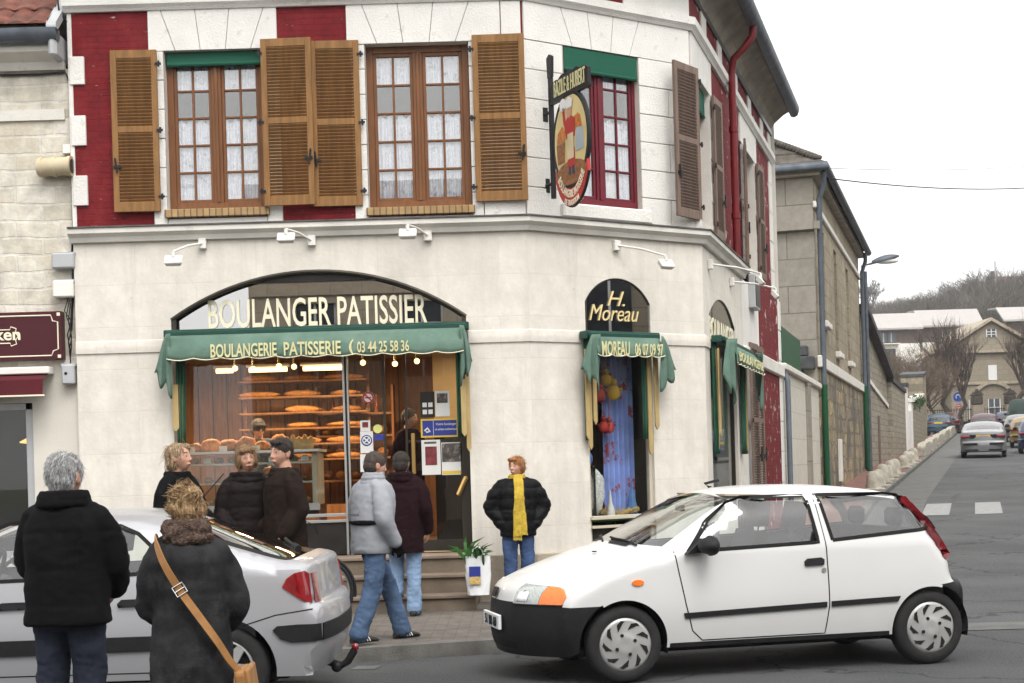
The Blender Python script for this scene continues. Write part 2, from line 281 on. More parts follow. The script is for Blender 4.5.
# ------------------------------------------------------------------ mesh builder
class MB:
    def __init__(s): s.v = []; s.f = []; s.m = []
    def add(s, vs, fs, m=0):
        o = len(s.v); s.v += [tuple(v) for v in vs]
        for f in fs: s.f.append(tuple(i+o for i in f)); s.m.append(m)
        return s
    def box(s, x0, x1, y0, y1, z0, z1, m=0):
        vs = [(x, y, z) for z in (z0, z1) for y in (y0, y1) for x in (x0, x1)]
        return s.add(vs, [(0, 2, 3, 1), (4, 5, 7, 6), (0, 1, 5, 4), (2, 6, 7, 3), (0, 4, 6, 2), (1, 3, 7, 5)], m)
    def obox(s, c, sz, mtx=None, m=0):
        hx, hy, hz = sz[0]/2, sz[1]/2, sz[2]/2; c = Vector(c); mtx = mtx or Matrix.Identity(3)
        vs = [c+mtx@Vector((x, y, z)) for z in (-hz, hz) for y in (-hy, hy) for x in (-hx, hx)]
        return s.add(vs, [(0, 2, 3, 1), (4, 5, 7, 6), (0, 1, 5, 4), (2, 6, 7, 3), (0, 4, 6, 2), (1, 3, 7, 5)], m)
    def tube(s, pts, r, n=8, m=0, caps=True, closed=False):
        pts = [Vector(p) for p in pts]; k = len(pts)
        rs = r if isinstance(r, (list, tuple)) else [r]*k
        rings = []; prev = None
        for i, p in enumerate(pts):
            if closed: t = pts[(i+1) % k]-pts[i-1]
            else: t = pts[min(i+1, k-1)]-pts[max(i-1, 0)]
            if t.length < 1e-9: t = Vector((0, 0, 1))
            t.normalize()
            if prev is None:
                a = t.orthogonal().normalized()
            else:
                a = (prev-t*prev.dot(t))
                a = a.normalized() if a.length > 1e-6 else t.orthogonal().normalized()
            prev = a; b = t.cross(a)
            rings.append([p+(a*cos(2*pi*j/n)+b*sin(2*pi*j/n))*rs[i] for j in range(n)])
        vs = [v for rg in rings for v in rg]; fs = []
        for i in range(k if closed else k-1):
            i2 = (i+1) % k
            for j in range(n):
                fs.append((i*n+j, i*n+(j+1) % n, i2*n+(j+1) % n, i2*n+j))
        if caps and not closed:
            fs.append(tuple(reversed(range(n)))); fs.append(tuple((k-1)*n+j for j in range(n)))
        return s.add(vs, fs, m)
    def ball(s, c, r, nu=16, nv=10, m=0, fn=None, mtx=None):
        if not isinstance(r, (list, tuple)): r = (r, r, r)
        c = Vector(c); vs = []; fs = []
        def P(d):
            q = Vector((d[0]*r[0], d[1]*r[1], d[2]*r[2]))
            if fn: q = fn(Vector(d), q)
            if mtx: q = mtx@q
            return c+q
        vs.append(P((0, 0, 1)))
        for i in range(1, nv):
            t = pi*i/nv
            for j in range(nu):
                a = 2*pi*j/nu; vs.append(P((sin(t)*cos(a), sin(t)*sin(a), cos(t))))
        vs.append(P((0, 0, -1)))
        for j in range(nu): fs.append((0, 1+j, 1+(j+1) % nu))
        for i in range(nv-2):
            for j in range(nu):
                a = 1+i*nu+j; b = 1+i*nu+(j+1) % nu
                fs.append((a, a+nu, b+nu, b))
        e = len(vs)-1; o = 1+(nv-2)*nu
        for j in range(nu): fs.append((e, o+(j+1) % nu, o+j))
        return s.add(vs, fs, m)
    def capsule(s, p0, p1, r0, r1, n=14, m=0):
        p0, p1 = Vector(p0), Vector(p1)
        s.ball(p0, r0, n, 8, m); s.ball(p1, r1, n, 8, m)
        return s.tube([p0, p1], [r0, r1], n, m)
    def chain(s, pts, rs, n=14, m=0):
        for a, b, ra, rb in zip(pts, pts[1:], rs, rs[1:]): s.capsule(a, b, ra, rb, n, m)
        return s
    def loft(s, rings, m=0, caps=True):
        n = len(rings[0]); vs = [v for r in rings for v in r]; fs = []
        for i in range(len(rings)-1):
            for j in range(n): fs.append((i*n+j, i*n+(j+1) % n, (i+1)*n+(j+1) % n, (i+1)*n+j))
        if caps: fs.append(tuple(reversed(range(n)))); fs.append(tuple((len(rings)-1)*n+j for j in range(n)))
        return s.add(vs, fs, m)
    def prism(s, poly, fn, d0, d1, m=0, mside=None):
        """2-D polygon pushed between depths d0 and d1; fn(a, b, d) gives the point."""
        n = len(poly); tri = tessellate_polygon([[Vector((a, b, 0)) for a, b in poly]])
        vs = [fn(a, b, d0) for a, b in poly]+[fn(a, b, d1) for a, b in poly]
        s.add(vs, [tuple(t) for t in tri]+[tuple(i+n for i in reversed(t)) for t in tri], m)
        s.add(vs, [(i, (i+1) % n, n+(i+1) % n, n+i) for i in range(n)], m if mside is None else mside)
        return s
    def sheet(s, outer, holes, fn, m=0):
        loops = [outer]+list(holes); flat = [p for l in loops for p in l]
        tri = tessellate_polygon([[Vector((a, b, 0)) for a, b in l] for l in loops])
        return s.add([fn(a, b) for a, b in flat], [tuple(t) for t in tri], m)
    def band(s, loop, fn, d0, d1, m=0, closed=True):
        n = len(loop); vs = [fn(a, b, d0) for a, b in loop]+[fn(a, b, d1) for a, b in loop]
        return s.add(vs, [(i, (i+1) % n, n+(i+1) % n, n+i) for i in range(n if closed else n-1)], m)
    def lathe(s, prof, c, axis='z', n=32, m=0, mats=None):
        c = Vector(c); vs = []; fs = []; ms = []
        for r, h in prof:
            for j in range(n):
                a = 2*pi*j/n
                if axis == 'z': vs.append(c+Vector((r*cos(a), r*sin(a), h)))
                else: vs.append(c+Vector((r*cos(a), h, r*sin(a))))
        for i in range(len(prof)-1):
            for j in range(n):
                s_ = (i*n+j, i*n+(j+1) % n, (i+1)*n+(j+1) % n, (i+1)*n+j)
                fs.append(s_); ms.append(m if mats is None else mats[i])
        o = len(s.v); s.v += [tuple(v) for v in vs]
        for f, k in zip(fs, ms): s.f.append(tuple(i+o for i in f)); s.m.append(k)
        return s
    def mesh(s, name, mats, smooth=None):
        me = bpy.data.meshes.new(name); me.from_pydata(s.v, [], s.f)
        for k in (mats if isinstance(mats, (list, tuple)) else [mats]): me.materials.append(M[k] if isinstance(k, str) else k)
        me.polygons.foreach_set('material_index', s.m)
        bm = bmesh.new(); bm.from_mesh(me); bmesh.ops.recalc_face_normals(bm, faces=bm.faces); bm.to_mesh(me); bm.free()
        if smooth is not None:
            me.polygons.foreach_set('use_smooth', [True]*len(me.polygons))
            if smooth < 180: me.set_sharp_from_angle(angle=R(smooth))
        me.update(); return me
    def build(s, name, mats, parent=None, smooth=None, bevel=0, loc=(0, 0, 0), rotz=0, seg=1):
        return put(name, s.mesh(name, mats, smooth), parent, bevel, loc, rotz, seg)
def put(name, me, parent=None, bevel=0, loc=(0, 0, 0), rotz=0, seg=1):
    o = bpy.data.objects.new(name, me); COL.objects.link(o)
    o.location = loc; o.rotation_euler = (0, 0, rotz)
    if parent: o.parent = parent
    if bevel:
        b = o.modifiers.new('bevel', 'BEVEL'); b.width = bevel; b.segments = seg; b.limit_method = 'ANGLE'; b.angle_limit = R(40); b.harden_normals = False
    return o
def tag(o, label=None, cat=None, group=None, kind=None):
    if label: o['label'] = label
    if cat: o['category'] = cat
    if group: o['group'] = group
    if kind: o['kind'] = kind
    return o
def thing(name, label, cat, loc=(0, 0, 0), rotz=0, group=None):
    o = bpy.data.objects.new(name, None); COL.objects.link(o); o.empty_display_size = .2
    o.location = loc; o.rotation_euler = (0, 0, rotz)
    return tag(o, label, cat, group)
def structure(name, mb, mats, **k): return tag(mb.build(name, mats, **k), kind='structure')
def copy_tree(o, parent=None):
    c = o.copy(); COL.objects.link(c)
    if parent: c.parent = parent
    for ch in [x for x in bpy.data.objects if x.parent == o]: copy_tree(ch, c)
    return c
def text(s, w=None, h=None, depth=.003, bold=0.0, shear=0.0, spacing=1.0, align='LEFT'):
    """Lettering as an MB in the x-z plane, lower-left corner at the origin, facing -y."""
    cu = bpy.data.curves.new('lettering', 'FONT'); cu.body = s; cu.extrude = .5; cu.offset = bold; cu.shear = shear; cu.space_character = spacing; cu.resolution_u = 3; cu.align_x = align
    o = bpy.data.objects.new('lettering', cu); COL.objects.link(o)
    dg = bpy.context.evaluated_depsgraph_get(); me = bpy.data.meshes.new_from_object(o.evaluated_get(dg))
    xs = [v.co.x for v in me.vertices]; ys = [v.co.y for v in me.vertices]
    x0, x1, y0, y1 = min(xs), max(xs), min(ys), max(ys)
    sx = (w/(x1-x0)) if w else (h/(y1-y0)); sy = (h/(y1-y0)) if h else sx
    mb = MB(); mb.add([((v.co.x-x0)*sx, -v.co.z*depth, (v.co.y-y0)*sy) for v in me.vertices], [tuple(p.vertices) for p in me.polygons])
    bpy.data.objects.remove(o); bpy.data.meshes.remove(me); bpy.data.curves.remove(cu)
    return mb
def xf(mb, fn):
    mb.v = [tuple(fn(Vector(v))) for v in mb.v]; return mb
def merge(mb, o, m=0):
    mb.add(o.v, o.f); 
    for i in range(len(o.f)): mb.m[-1-i] = m
    return mb
def arc(p0, p1, p2, n=16):
    """points on the circle through three points"""
    (ax, ay), (bx, by), (cx, cy) = p0, p1, p2
    d = 2*(ax*(by-cy)+bx*(cy-ay)+cx*(ay-by))
    ux = ((ax*ax+ay*ay)*(by-cy)+(bx*bx+by*by)*(cy-ay)+(cx*cx+cy*cy)*(ay-by))/d
    uy = ((ax*ax+ay*ay)*(cx-bx)+(bx*bx+by*by)*(ax-cx)+(cx*cx+cy*cy)*(bx-ax))/d
    r = hypot(ax-ux, ay-uy); a0 = atan2(ay-uy, ax-ux); a1 = atan2(cy-uy, cx-ux); am = atan2(by-uy, bx-ux)
    while a1 > a0: a1 -= 2*pi
    if not any(a1 <= am+k*2*pi <= a0 for k in (-2, -1, 0, 1)):
        while a1 < a0: a1 += 2*pi
    return [(ux+r*cos(a0+(a1-a0)*i/n), uy+r*sin(a0+(a1-a0)*i/n)) for i in range(n+1)]
# ================================================================== SETTING
def grid_ground():
    mb = MB()
    xs = [-900, -300, -120, -60, -30, -10, 0, 10, 20, 30, 45, 60, 80, 120, 200, 300, 500, 900]
    ys = [-300, -60, 0, 17, 21, 26, 40, 60, 90, 120, 150, 170, 190, 202, 215, 238, 262, 296, 330, 375, 420, 560, 700, 1600]
    n = len(xs)
    vs = [(x, y, ground_z(x, y)+(noise.noise(Vector((x*.01, y*.01, 3)))*3 if y > 262 else 0)-.012) for y in ys for x in xs]
    mb.add(vs, [(j*n+i, j*n+i+1, (j+1)*n+i+1, (j+1)*n+i) for j in range(len(ys)-1) for i in range(n-1)])
    return mb
structure('ground', grid_ground(), 'earth', smooth=180)
WALL = [(2.37, 18.14), (4.80, 26.5), (7.06, 34.3), (11.67, 48.5), (44.6, 150.0)]
def street(Y, off):
    """Point `off` metres to the right of the street's wall line at depth Y."""
    for (x0, y0), (x1, y1) in zip(WALL, WALL[1:]):
        if Y <= y1 or (x1, y1) == WALL[-1]:
            t = (Y-y0)/(y1-y0); return Vector((x0+(x1-x0)*t+off*1.05, Y, ground_z(0, Y)))
def strip(o0, o1, y0, y1, lift, step=2.0, ends=False):
    mb = MB(); k = max(1, int((y1-y0)/step)); vs = []
    for i in range(k+1):
        Y = y0+(y1-y0)*i/k
        for o in (o0, o1):
            p = street(Y, o); p.z += lift; vs.append(p)
    mb.add(vs, [(2*i, 2*i+1, 2*i+3, 2*i+2) for i in range(k)])
    return mb
mb = MB(); mb.add([(-120, -60, 0), (160, -60, 0), (160, 13.75, 0), (-120, 13.75, 0)], [(0, 1, 2, 3)])
structure('main_road', mb, 'asphalt')
structure('side_street', strip(-1.5, 9.6, 13.75, 150, .001, 1.0), 'asphalt_side')
structure('cross_street', MB().add([(-40, 149.9, 4.725), (140, 149.9, 4.725), (140, 160, 5.4), (-40, 160, 5.4)], [(0, 1, 2, 3)]), 'asphalt_side')
mb = MB(); mb.add([(3.2, 13.62, .006), (60, 14.35, .006), (60, 14.95, .006), (3.2, 14.2, .006)], [(0, 1, 2, 3)])
structure('road_edge', mb, 'concrete')
structure('road_edge', strip(1.2, 2.25, 27, 150, .006), 'concrete')
# pavement in front of the bakery, running round the corner
KERB = [(-60, 12.1), (-8, 12.25), (-3, 12.36), (-1.4, 12.62), (-.1, 13.0), (1.2, 13.7), (2.4, 14.9), (3.2, 16.3), (3.75, 18.2), (5.95, 26.0)]
inner = [(-60, 24), (-4.9, 24), (2.3, 24), (4.9, 26.5)]
mb = MB(); poly = [(a, b) for a, b in KERB]+[(5.99, 26.5)]+inner[::-1]
def kz(a, b): return .12+ground_z(a, b)
def inset(pts, d):
    out = []
    for i, (a, b) in enumerate(pts):
        p0 = pts[max(0, i-1)]; p1 = pts[min(len(pts)-1, i+1)]
        tx, ty = p1[0]-p0[0], p1[1]-p0[1]; l = hypot(tx, ty); out.append((a-ty/l*d, b+tx/l*d))
    return out
K2 = inset(KERB, .16)
tri = tessellate_polygon([[Vector((a, b, 0)) for a, b in K2+[(5.9, 26.5)]+inner[::-1]]])
mb.add([(a, b, kz(a, b)) for a, b in K2+[(5.9, 26.5)]+inner[::-1]], [tuple(t) for t in tri])
structure('pavement', mb, 'paving')
mb = MB(); n = len(KERB)
vs = [(a, b, ground_z(a, b)-.02) for a, b in KERB]+[(a, b, kz(a, b)) for a, b in KERB]+[(a, b, kz(a, b)+.003) for a, b in K2]
mb.add(vs, [(i, i+1, n+i+1, n+i) for i in range(n-1)]+[(n+i, n+i+1, 2*n+i+1, 2*n+i) for i in range(n-1)])
structure('kerb', mb, 'kerb')
# side-street pavement with its kerb
mb = strip(-.3, 1.04, 26.2, 150, .12, 2.0); structure('street_pavement', mb, 'red_paving')
mb = MB(); k = 62; vs = []
for i in range(k+1):
    Y = 26.2+(150-26.2)*i/k
    for o, l in ((1.2, -.02), (1.2, .123), (1.04, .123)):
        p = street(Y, o); p.z += l; vs.append(p)
mb.add(vs, [(3*i+j, 3*i+3+j, 3*i+4+j, 3*i+1+j) for i in range(k) for j in (0, 1)])
structure('street_kerb', mb, 'kerb')
# zebra crossing dashes and the worn parking mark
def road_patch(px, Y, w, l):
    mb = MB(); c = at(px, 500, Y); mb.add([(c.x+a*w/2+b*.31*l/2, Y+b*l/2, ground_z(0, Y+b*l/2)+.009) for a, b in ((-1, -1), (1, -1), (1, 1), (-1, 1))], [(0, 1, 2, 3)])
    return mb
for px in (937, 988, 1040, 1092, 1144):
    structure('road_marking', road_patch(px, 31.8, .56, 6.2 if False else 3.4), 'paint_road')
structure('road_marking', MB().add([(-1.36, 12.16, .005), (-1.16, 12.13, .005), (-1.12, 12.36, .005), (-1.32, 12.39, .005)], [(0, 1, 2, 3)]), 'concrete')

# ================================================================== BAKERY
A = Frame(-4.81, 16.7, 0); B = Frame(.24, 16.7, R(34)); C = Frame(2.37, 18.14, R(73.8))
LA, LB, LC = 5.05, 2.57, 8.71
LB2 = 2.46                                                # the upper storey steps back a little from the side street
q_ = B.pt(LB2, 0); C2 = Frame(q_.x, q_.y, C.a); LC2 = LC-.05
bakery = thing('bakery_building', 'corner bakery of cream stone below and red painted brick with white stone above', 'building', (A.ox, A.oy, 0))
def on(fr, mb, name, mats, parent=None, **k):
    """Link a wall-local mesh as a part of the bakery (or a sub-part when parent is given)."""
    if parent: return mb.build(name, mats, parent=parent, **k)
    return mb.build(name, mats, parent=bakery, loc=(fr.ox-A.ox, fr.oy-A.oy, 0), rotz=fr.a, **k)
def onthing(fr, name, label, cat, u=0, z=0, d=0, group=None):
    p = fr.pt(u, z, d); return thing(name, label, cat, p, fr.a, group)
wy = lambda d: (lambda a, b: (a, d, b))
pr = lambda a, b, d: (a, d, b)
CZ0, CZ1, SZ0, SZ1, EZ = 4.24, 4.40, 6.80, 6.95, 7.72
FLOOR = .68
def rect(u0, u1, z0, z1): return [(u0, z0), (u1, z0), (u1, z1), (u0, z1)]
# ---- shop opening in the front wall
aL = A.at(171, 320); aM = A.at(318, 271); aR = A.at(466, 316)
zb = A.at(318, 329)[1]
uL, uR = aL[0], aR[0]
archA = arc(aR, aM, aL, 28)
openA = [(uL, FLOOR), (uR, FLOOR)]+archA
wall = MB(); wall.sheet(rect(0, LA, .1, CZ0), [openA], wy(0)); wall.band(openA, pr, 0, .34)
on(A, wall, 'ground_wall', 'stone_ground', smooth=30)
# ---- chamfer window opening
bl, br_ = B.at(586, 345)[0], B.at(651, 345)[0]
bz0 = B.at(618, 517)[1]; bzs = B.at(618, 303)[1]; bap = B.at(613, 278)[1]
archB = arc((br_, bzs), ((bl+br_)/2, bap), (bl, bzs), 20)
openB = [(bl, .55), (br_, .55)]+archB
wall = MB(); wall.sheet(rect(0, LB, .1, CZ0), [openB], wy(0)); wall.band(openB, pr, 0, .12)
on(B, wall, 'ground_wall', 'stone_ground', smooth=30)
# ---- side wall openings
cl, cr = C.at(709, 345)[0]+.05, C.at(734, 345)[0]+.12
cz0 = .95; czs = C.at(715, 318)[1]; cap = C.at(718, 298)[1]
archC = arc((cr, czs), ((cl+cr)/2, cap), (cl, czs), 16)
openC = [(cl, cz0), (cr, cz0)]+archC
uj = C.at(742, 300)[0]
wall = MB(); wall.sheet(rect(0, uj, .1, CZ0), [openC], wy(0)); wall.band(openC, pr, 0, .3)
on(C, wall, 'ground_wall', 'stone_ground', smooth=30)
wall = MB(); wall.sheet(rect(uj, LC, .1, CZ0), [], wy(0)); on(C, wall, 'ground_wall', 'stone_white')
# ---- upper walls with windows
def win(fr, x0, x1, yt, yb, xm=None):
    xm = (x0+x1)/2; ym = (yt+yb)/2
    return fr.at(x0, ym)[0], fr.at(x1, ym)[0], fr.at(xm, yb)[1], fr.at(xm, yt)[1]
W1 = win(A, 166, 265, 50, 209); W2 = win(A, 367, 470, 43, 207)
W5 = win(B, 564, 639, 52, 207)
W3 = (.07, C2.at(709.5, 170)[0], W2[2], W2[3]); W4 = (C2.at(743, 205)[0], C2.at(754, 205)[0], W2[2], W2[3])
def upper(fr, L, wins, m='brick_red'):
    mb = MB(); hs = [rect(*w) for w in wins]
    mb.sheet(rect(0, L, CZ1-.02, EZ), hs, wy(0))
    on(fr, mb, 'upper_wall', m)
    for h in hs: mb = MB(); mb.band(h, pr, -.022, .26); on(fr, mb, 'window_reveal', 'stone_trim')
upper(A, LA, [W1, W2]); upper(B, LB2, [W5]); upper(C2, LC2, [W3, W4], 'brick_worn')
def stones(mb, u0, u1, z0, z1, rh=.335, us=(), seed=0, jit=0):
    """coursed white stones, 20 mm proud; material 0 stone, 1 joint backing"""
    rg = random.Random(seed); n = max(1, round((z1-z0)/rh)); h = (z1-z0)/n
    mb.box(u0+.002, u1-.002, -.006, .01, z0+.002, z1-.002, 1)
    for i in range(n):
        cuts = [u0]
        if us:
            cuts += [c for c in us[i % len(us)] if u0 < c < u1]
        cuts.append(u1)
        for a, b in zip(cuts, cuts[1:]):
            dp = rg.uniform(-.003, .004)
            mb.box(a+.004, b-.004, -.022+dp, .01, z0+i*h+.004, z0+(i+1)*h-.004, 0)
def lintel(mb, u0, u1, z0, z1, ua, ub):
    n = 5; mb.box(u0+.002, u1-.002, -.006, .01, z0, z1, 1)
    xs0 = [u0]+[ua+(ub-ua)*(.12+.76*i/(n-2)) for i in range(n-1)]+[u1]
    xs1 = [u0]+[ua+(ub-ua)*(-.02+1.04*i/(n-2)) for i in range(n-1)]+[u1]
    for i in range(n):
        mb.prism([(xs0[i]+.004, z0), (xs0[i+1]-.004, z0), (xs1[i+1]-.004, z1), (xs1[i]+.004, z1)], pr, -.024, .01, 0)
ST = ['stone_white', 'stone_joint']
def surround(fr, w, ul, ur, ll, lr):
    mb = MB(); u0, u1, z0, z1 = w
    lintel(mb, ll, lr, z1+.003, SZ0, u0, u1)
    stones(mb, ul, u0-.001, CZ1, z1, .3, seed=1); stones(mb, u1+.001, ur, CZ1, z1, .3, seed=2)
    mb.box(u0, u1, -.015, .01, CZ1, z0-.10, 0)
    on(fr, mb, 'window_surround', ST, bevel=.006)
surround(A, W1, A.at(152, 130)[0], A.at(281, 130)[0], A.at(148, 30)[0], A.at(277, 30)[0])
surround(A, W2, A.at(353, 130)[0], A.at(482, 130)[0], A.at(346, 25)[0], A.at(500, 20)[0])
mb = MB(); stones(mb, A.at(482, 130)[0]+.002, LA, CZ1, W2[3], .335, [(4.5, ), (4.75, ), (4.4, )], 3); stones(mb, A.at(500, 20)[0]+.002, LA, W2[3]+.003, SZ0, .34, (), 4)
on(A, mb, 'corner_stonework', ST, bevel=.006)
mb = MB()
lintel(mb, .02, LB2-.02, W5[3]+.003, SZ0, W5[0], W5[1]); stones(mb, 0, W5[0]-.001, CZ1, W5[3], .335, (), 5); stones(mb, W5[1]+.001, LB2, CZ1, W5[3], .335, [(2.1, ), ()], 6)
mb.box(W5[0], W5[1], -.015, .01, CZ1, W5[2]-.16, 0)
on(B, mb, 'corner_stonework', ST, bevel=.006)
mb = MB(); stones(mb, .0, W3[0]-.001, CZ1, W3[3], .335, (), 7); lintel(mb, 0, W3[1]+.22, W3[3]+.003, SZ0, W3[0], W3[1]); stones(mb, W3[1]+.001, W3[1]+.16, CZ1, W3[3], .3, (), 8)
on(C2, mb, 'window_surround', ST, bevel=.006); mb = MB()
stones(mb, W4[0]-.16, W4[0]-.001, CZ1, W4[3], .3, (), 8); stones(mb, W4[1]+.001, W4[1]+.16, CZ1, W4[3], .3, (), 9); lintel(mb, W4[0]-.3, W4[1]+.3, W4[3]+.003, SZ0, W4[0], W4[1])
on(C2, mb, 'window_surround', ST, bevel=.006)
# quoins: short white blocks at both ends
mb = MB()
q1 = A.at(86.5, 130)[0]
for k, (a, b) in enumerate([(57, 85), (116, 146), (176, 206)]): mb.box(.02, q1, -.03, .01, A.at(82, b)[1], A.at(82, a)[1])
mb.box(0, .05, -.012, .01, CZ1, SZ0)
on(A, mb, 'quoin', 'stone_white', bevel=.006)
mb = MB(); stones(mb, LC-.42, LC, .15, CZ1, .52, [(), (LC-.3, )], 11); on(C, mb, 'quoin', ST, bevel=.008)
mb = MB(); stones(mb, LC2-.42, LC2, CZ1, EZ-.3, .52, [(), (LC2-.3, )], 12); on(C2, mb, 'quoin', ST, bevel=.008)
rs0 = C.at(758, 300)[0]
mb = MB(); mb.box(rs0, LC-.42, -.012, .01, .12, CZ1); on(C, mb, 'brick_strip', 'brick_worn')
# attic blocks
for fr, a, b in ((A, 1.05, 4.35), (A, 4.6, 5.05), (B, 0, .5), (B, 1.45, LB2), (C2, .9, 1.32), (C2, 2.3, 2.72), (C2, 3.9, 4.32), (C2, 5.5, 5.92), (C2, 7.1, 7.52)): mb = MB(); stones(mb, a, b, SZ1, EZ, .36, (), 12); on(fr, mb, 'attic_block', ST)
# ---- mouldings that run round the three faces
def offpath(d, uend=LC, C=C2):
    e = C.pt(uend, 0, d); n1 = A.pt(LA, 0, d); n2 = B.pt(0, 0, d)
    def meet(f, g):
        p, q = f.pt(0, 0, d), g.pt(0, 0, d); t, s = Vector((cos(f.a), sin(f.a))), Vector((cos(g.a), sin(g.a)))
        k = ((q.x-p.x)*s.y-(q.y-p.y)*s.x)/(t.x*s.y-t.y*s.x); return (p.x+t.x*k, p.y+t.y*k)
    return [(A.ox-.03, A.oy-d), meet(A, B), meet(B, C), (e.x, e.y)]
def mould(name, prof, m, uend=LC2, fc=C2, **k):
    mb = MB(); cols = [[(x-A.ox, y-A.oy, z) for x, y in offpath(d, uend, fc)] for d, z in prof]
    n = len(prof); P = len(cols[0]); vs = [c[i] for i in range(P) for c in cols]
    mb.add(vs, [(i*n+j, (i+1)*n+j, (i+1)*n+(j+1) % n, i*n+(j+1) % n) for i in range(P-1) for j in range(n)]+[tuple(range(n)), tuple((P-1)*n+j for j in range(n))[::-1]])
    return mb.build(name, m, parent=bakery, **k)
mould('cornice', [(-.05, CZ0), (.05, CZ0), (.07, CZ0+.05), (.12, CZ0+.09), (.12, CZ1-.015), (-.05, CZ1-.015)], 'stone_trim', uj+.05, C)
mould('cornice_flashing', [(-.20, CZ1-.012), (.135, CZ1-.012), (.135, CZ1+.004), (-.20, CZ1+.03)], 'lead', uj+.05, C)
mould('string_course', [(-.05, SZ0), (.04, SZ0), (.06, SZ0+.03), (.09, SZ0+.06), (.09, SZ1), (-.05, SZ1+.03)], 'stone_white')
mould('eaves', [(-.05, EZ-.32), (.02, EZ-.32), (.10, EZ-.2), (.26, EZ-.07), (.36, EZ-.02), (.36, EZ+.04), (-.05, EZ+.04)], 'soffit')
mould('gutter', [(.36, EZ-.04), (.38, EZ-.11), (.44, EZ-.13), (.50, EZ-.10), (.53, EZ-.02), (.53, EZ+.05), (.36, EZ+.06)], 'zinc', smooth=60)
def roof_mb():
    mb = MB(); p = [(x-A.ox, y-A.oy, EZ+.04) for x, y in offpath(.42)]+[(-.05, 10, EZ+.04)]
    n = len(p); mb.add(p+[(2.6, 5.5, EZ+2.6)], [(i, (i+1) % n, n) for i in range(n)]+[tuple(range(n))]); return mb
roof_mb().build('roof', 'slate', parent=bakery)
mb = MB(); e = C.pt(LC, 0); mb.add([(0, 0, .1), (0, 9.8, .1), (e.x-A.ox, 9.8, .1), (0, 0, EZ), (0, 9.8, EZ), (e.x-A.ox, 9.8, EZ)], [(0, 1, 4, 3), (1, 2, 5, 4)])
mb.build('rear_wall', 'render_pale', parent=bakery)
mb = MB(); f = [(0, .05), (LA, .05), (LA+2.1, 1.5), (e.x-A.ox-.05, 9.7), (.05, 9.7)]
for z in (3.75, 7.3): mb.prism(f, lambda a, b, d: (a, b, d), z, z+.08)
mb.build('floor_slab', 'dark_panel', parent=bakery)
# impost band at the springing of the arches
iz = A.at(122, 349)[1]
prof = [(.01, iz-.05), (-.018, iz-.045), (-.022, iz), (-.022, iz+.03), (-.012, iz+.085), (.01, iz+.10)]
def bandseg(fr, u0, u1, end=.0):
    mb = MB(); n = len(prof); vs = [(u0, d, z) for d, z in prof]+[(u1, d, z) for d, z in prof]
    mb.add(vs, [(j, (j+1) % n, n+(j+1) % n, n+j) for j in range(n)]+[tuple(range(n)), tuple(range(2*n-1, n-1, -1))]); on(fr, mb, 'impost_band', 'stone_ground', smooth=40)
bandseg(A, 0, uL-.04); bandseg(A, uR+.02, LA+.02); bandseg(B, -.01, bl-.06); bandseg(B, br_+.05, LB+.02); bandseg(C, -.01, cl-.04)
mb = MB(); mb.box(uj, LC, -.07, .01, iz+.0, iz+.22); on(C, mb, 'impost_band', 'stone_trim', bevel=.02)
# plinth
mb = MB(); mb.box(uR+.06, LA+.02, -.05, .01, .1, .64); on(A, mb, 'plinth', 'plinth', bevel=.01)
mb = MB(); mb.box(-.02, bl-.05, -.05, .01, .1, .64); mb.box(br_+.05, LB+.02, -.05, .01, .1, .64); on(B, mb, 'plinth', 'plinth', bevel=.01)
mb = MB(); mb.box(0, uL-.05, -.03, .01, .1, .5); on(A, mb, 'plinth', 'plinth', bevel=.01)

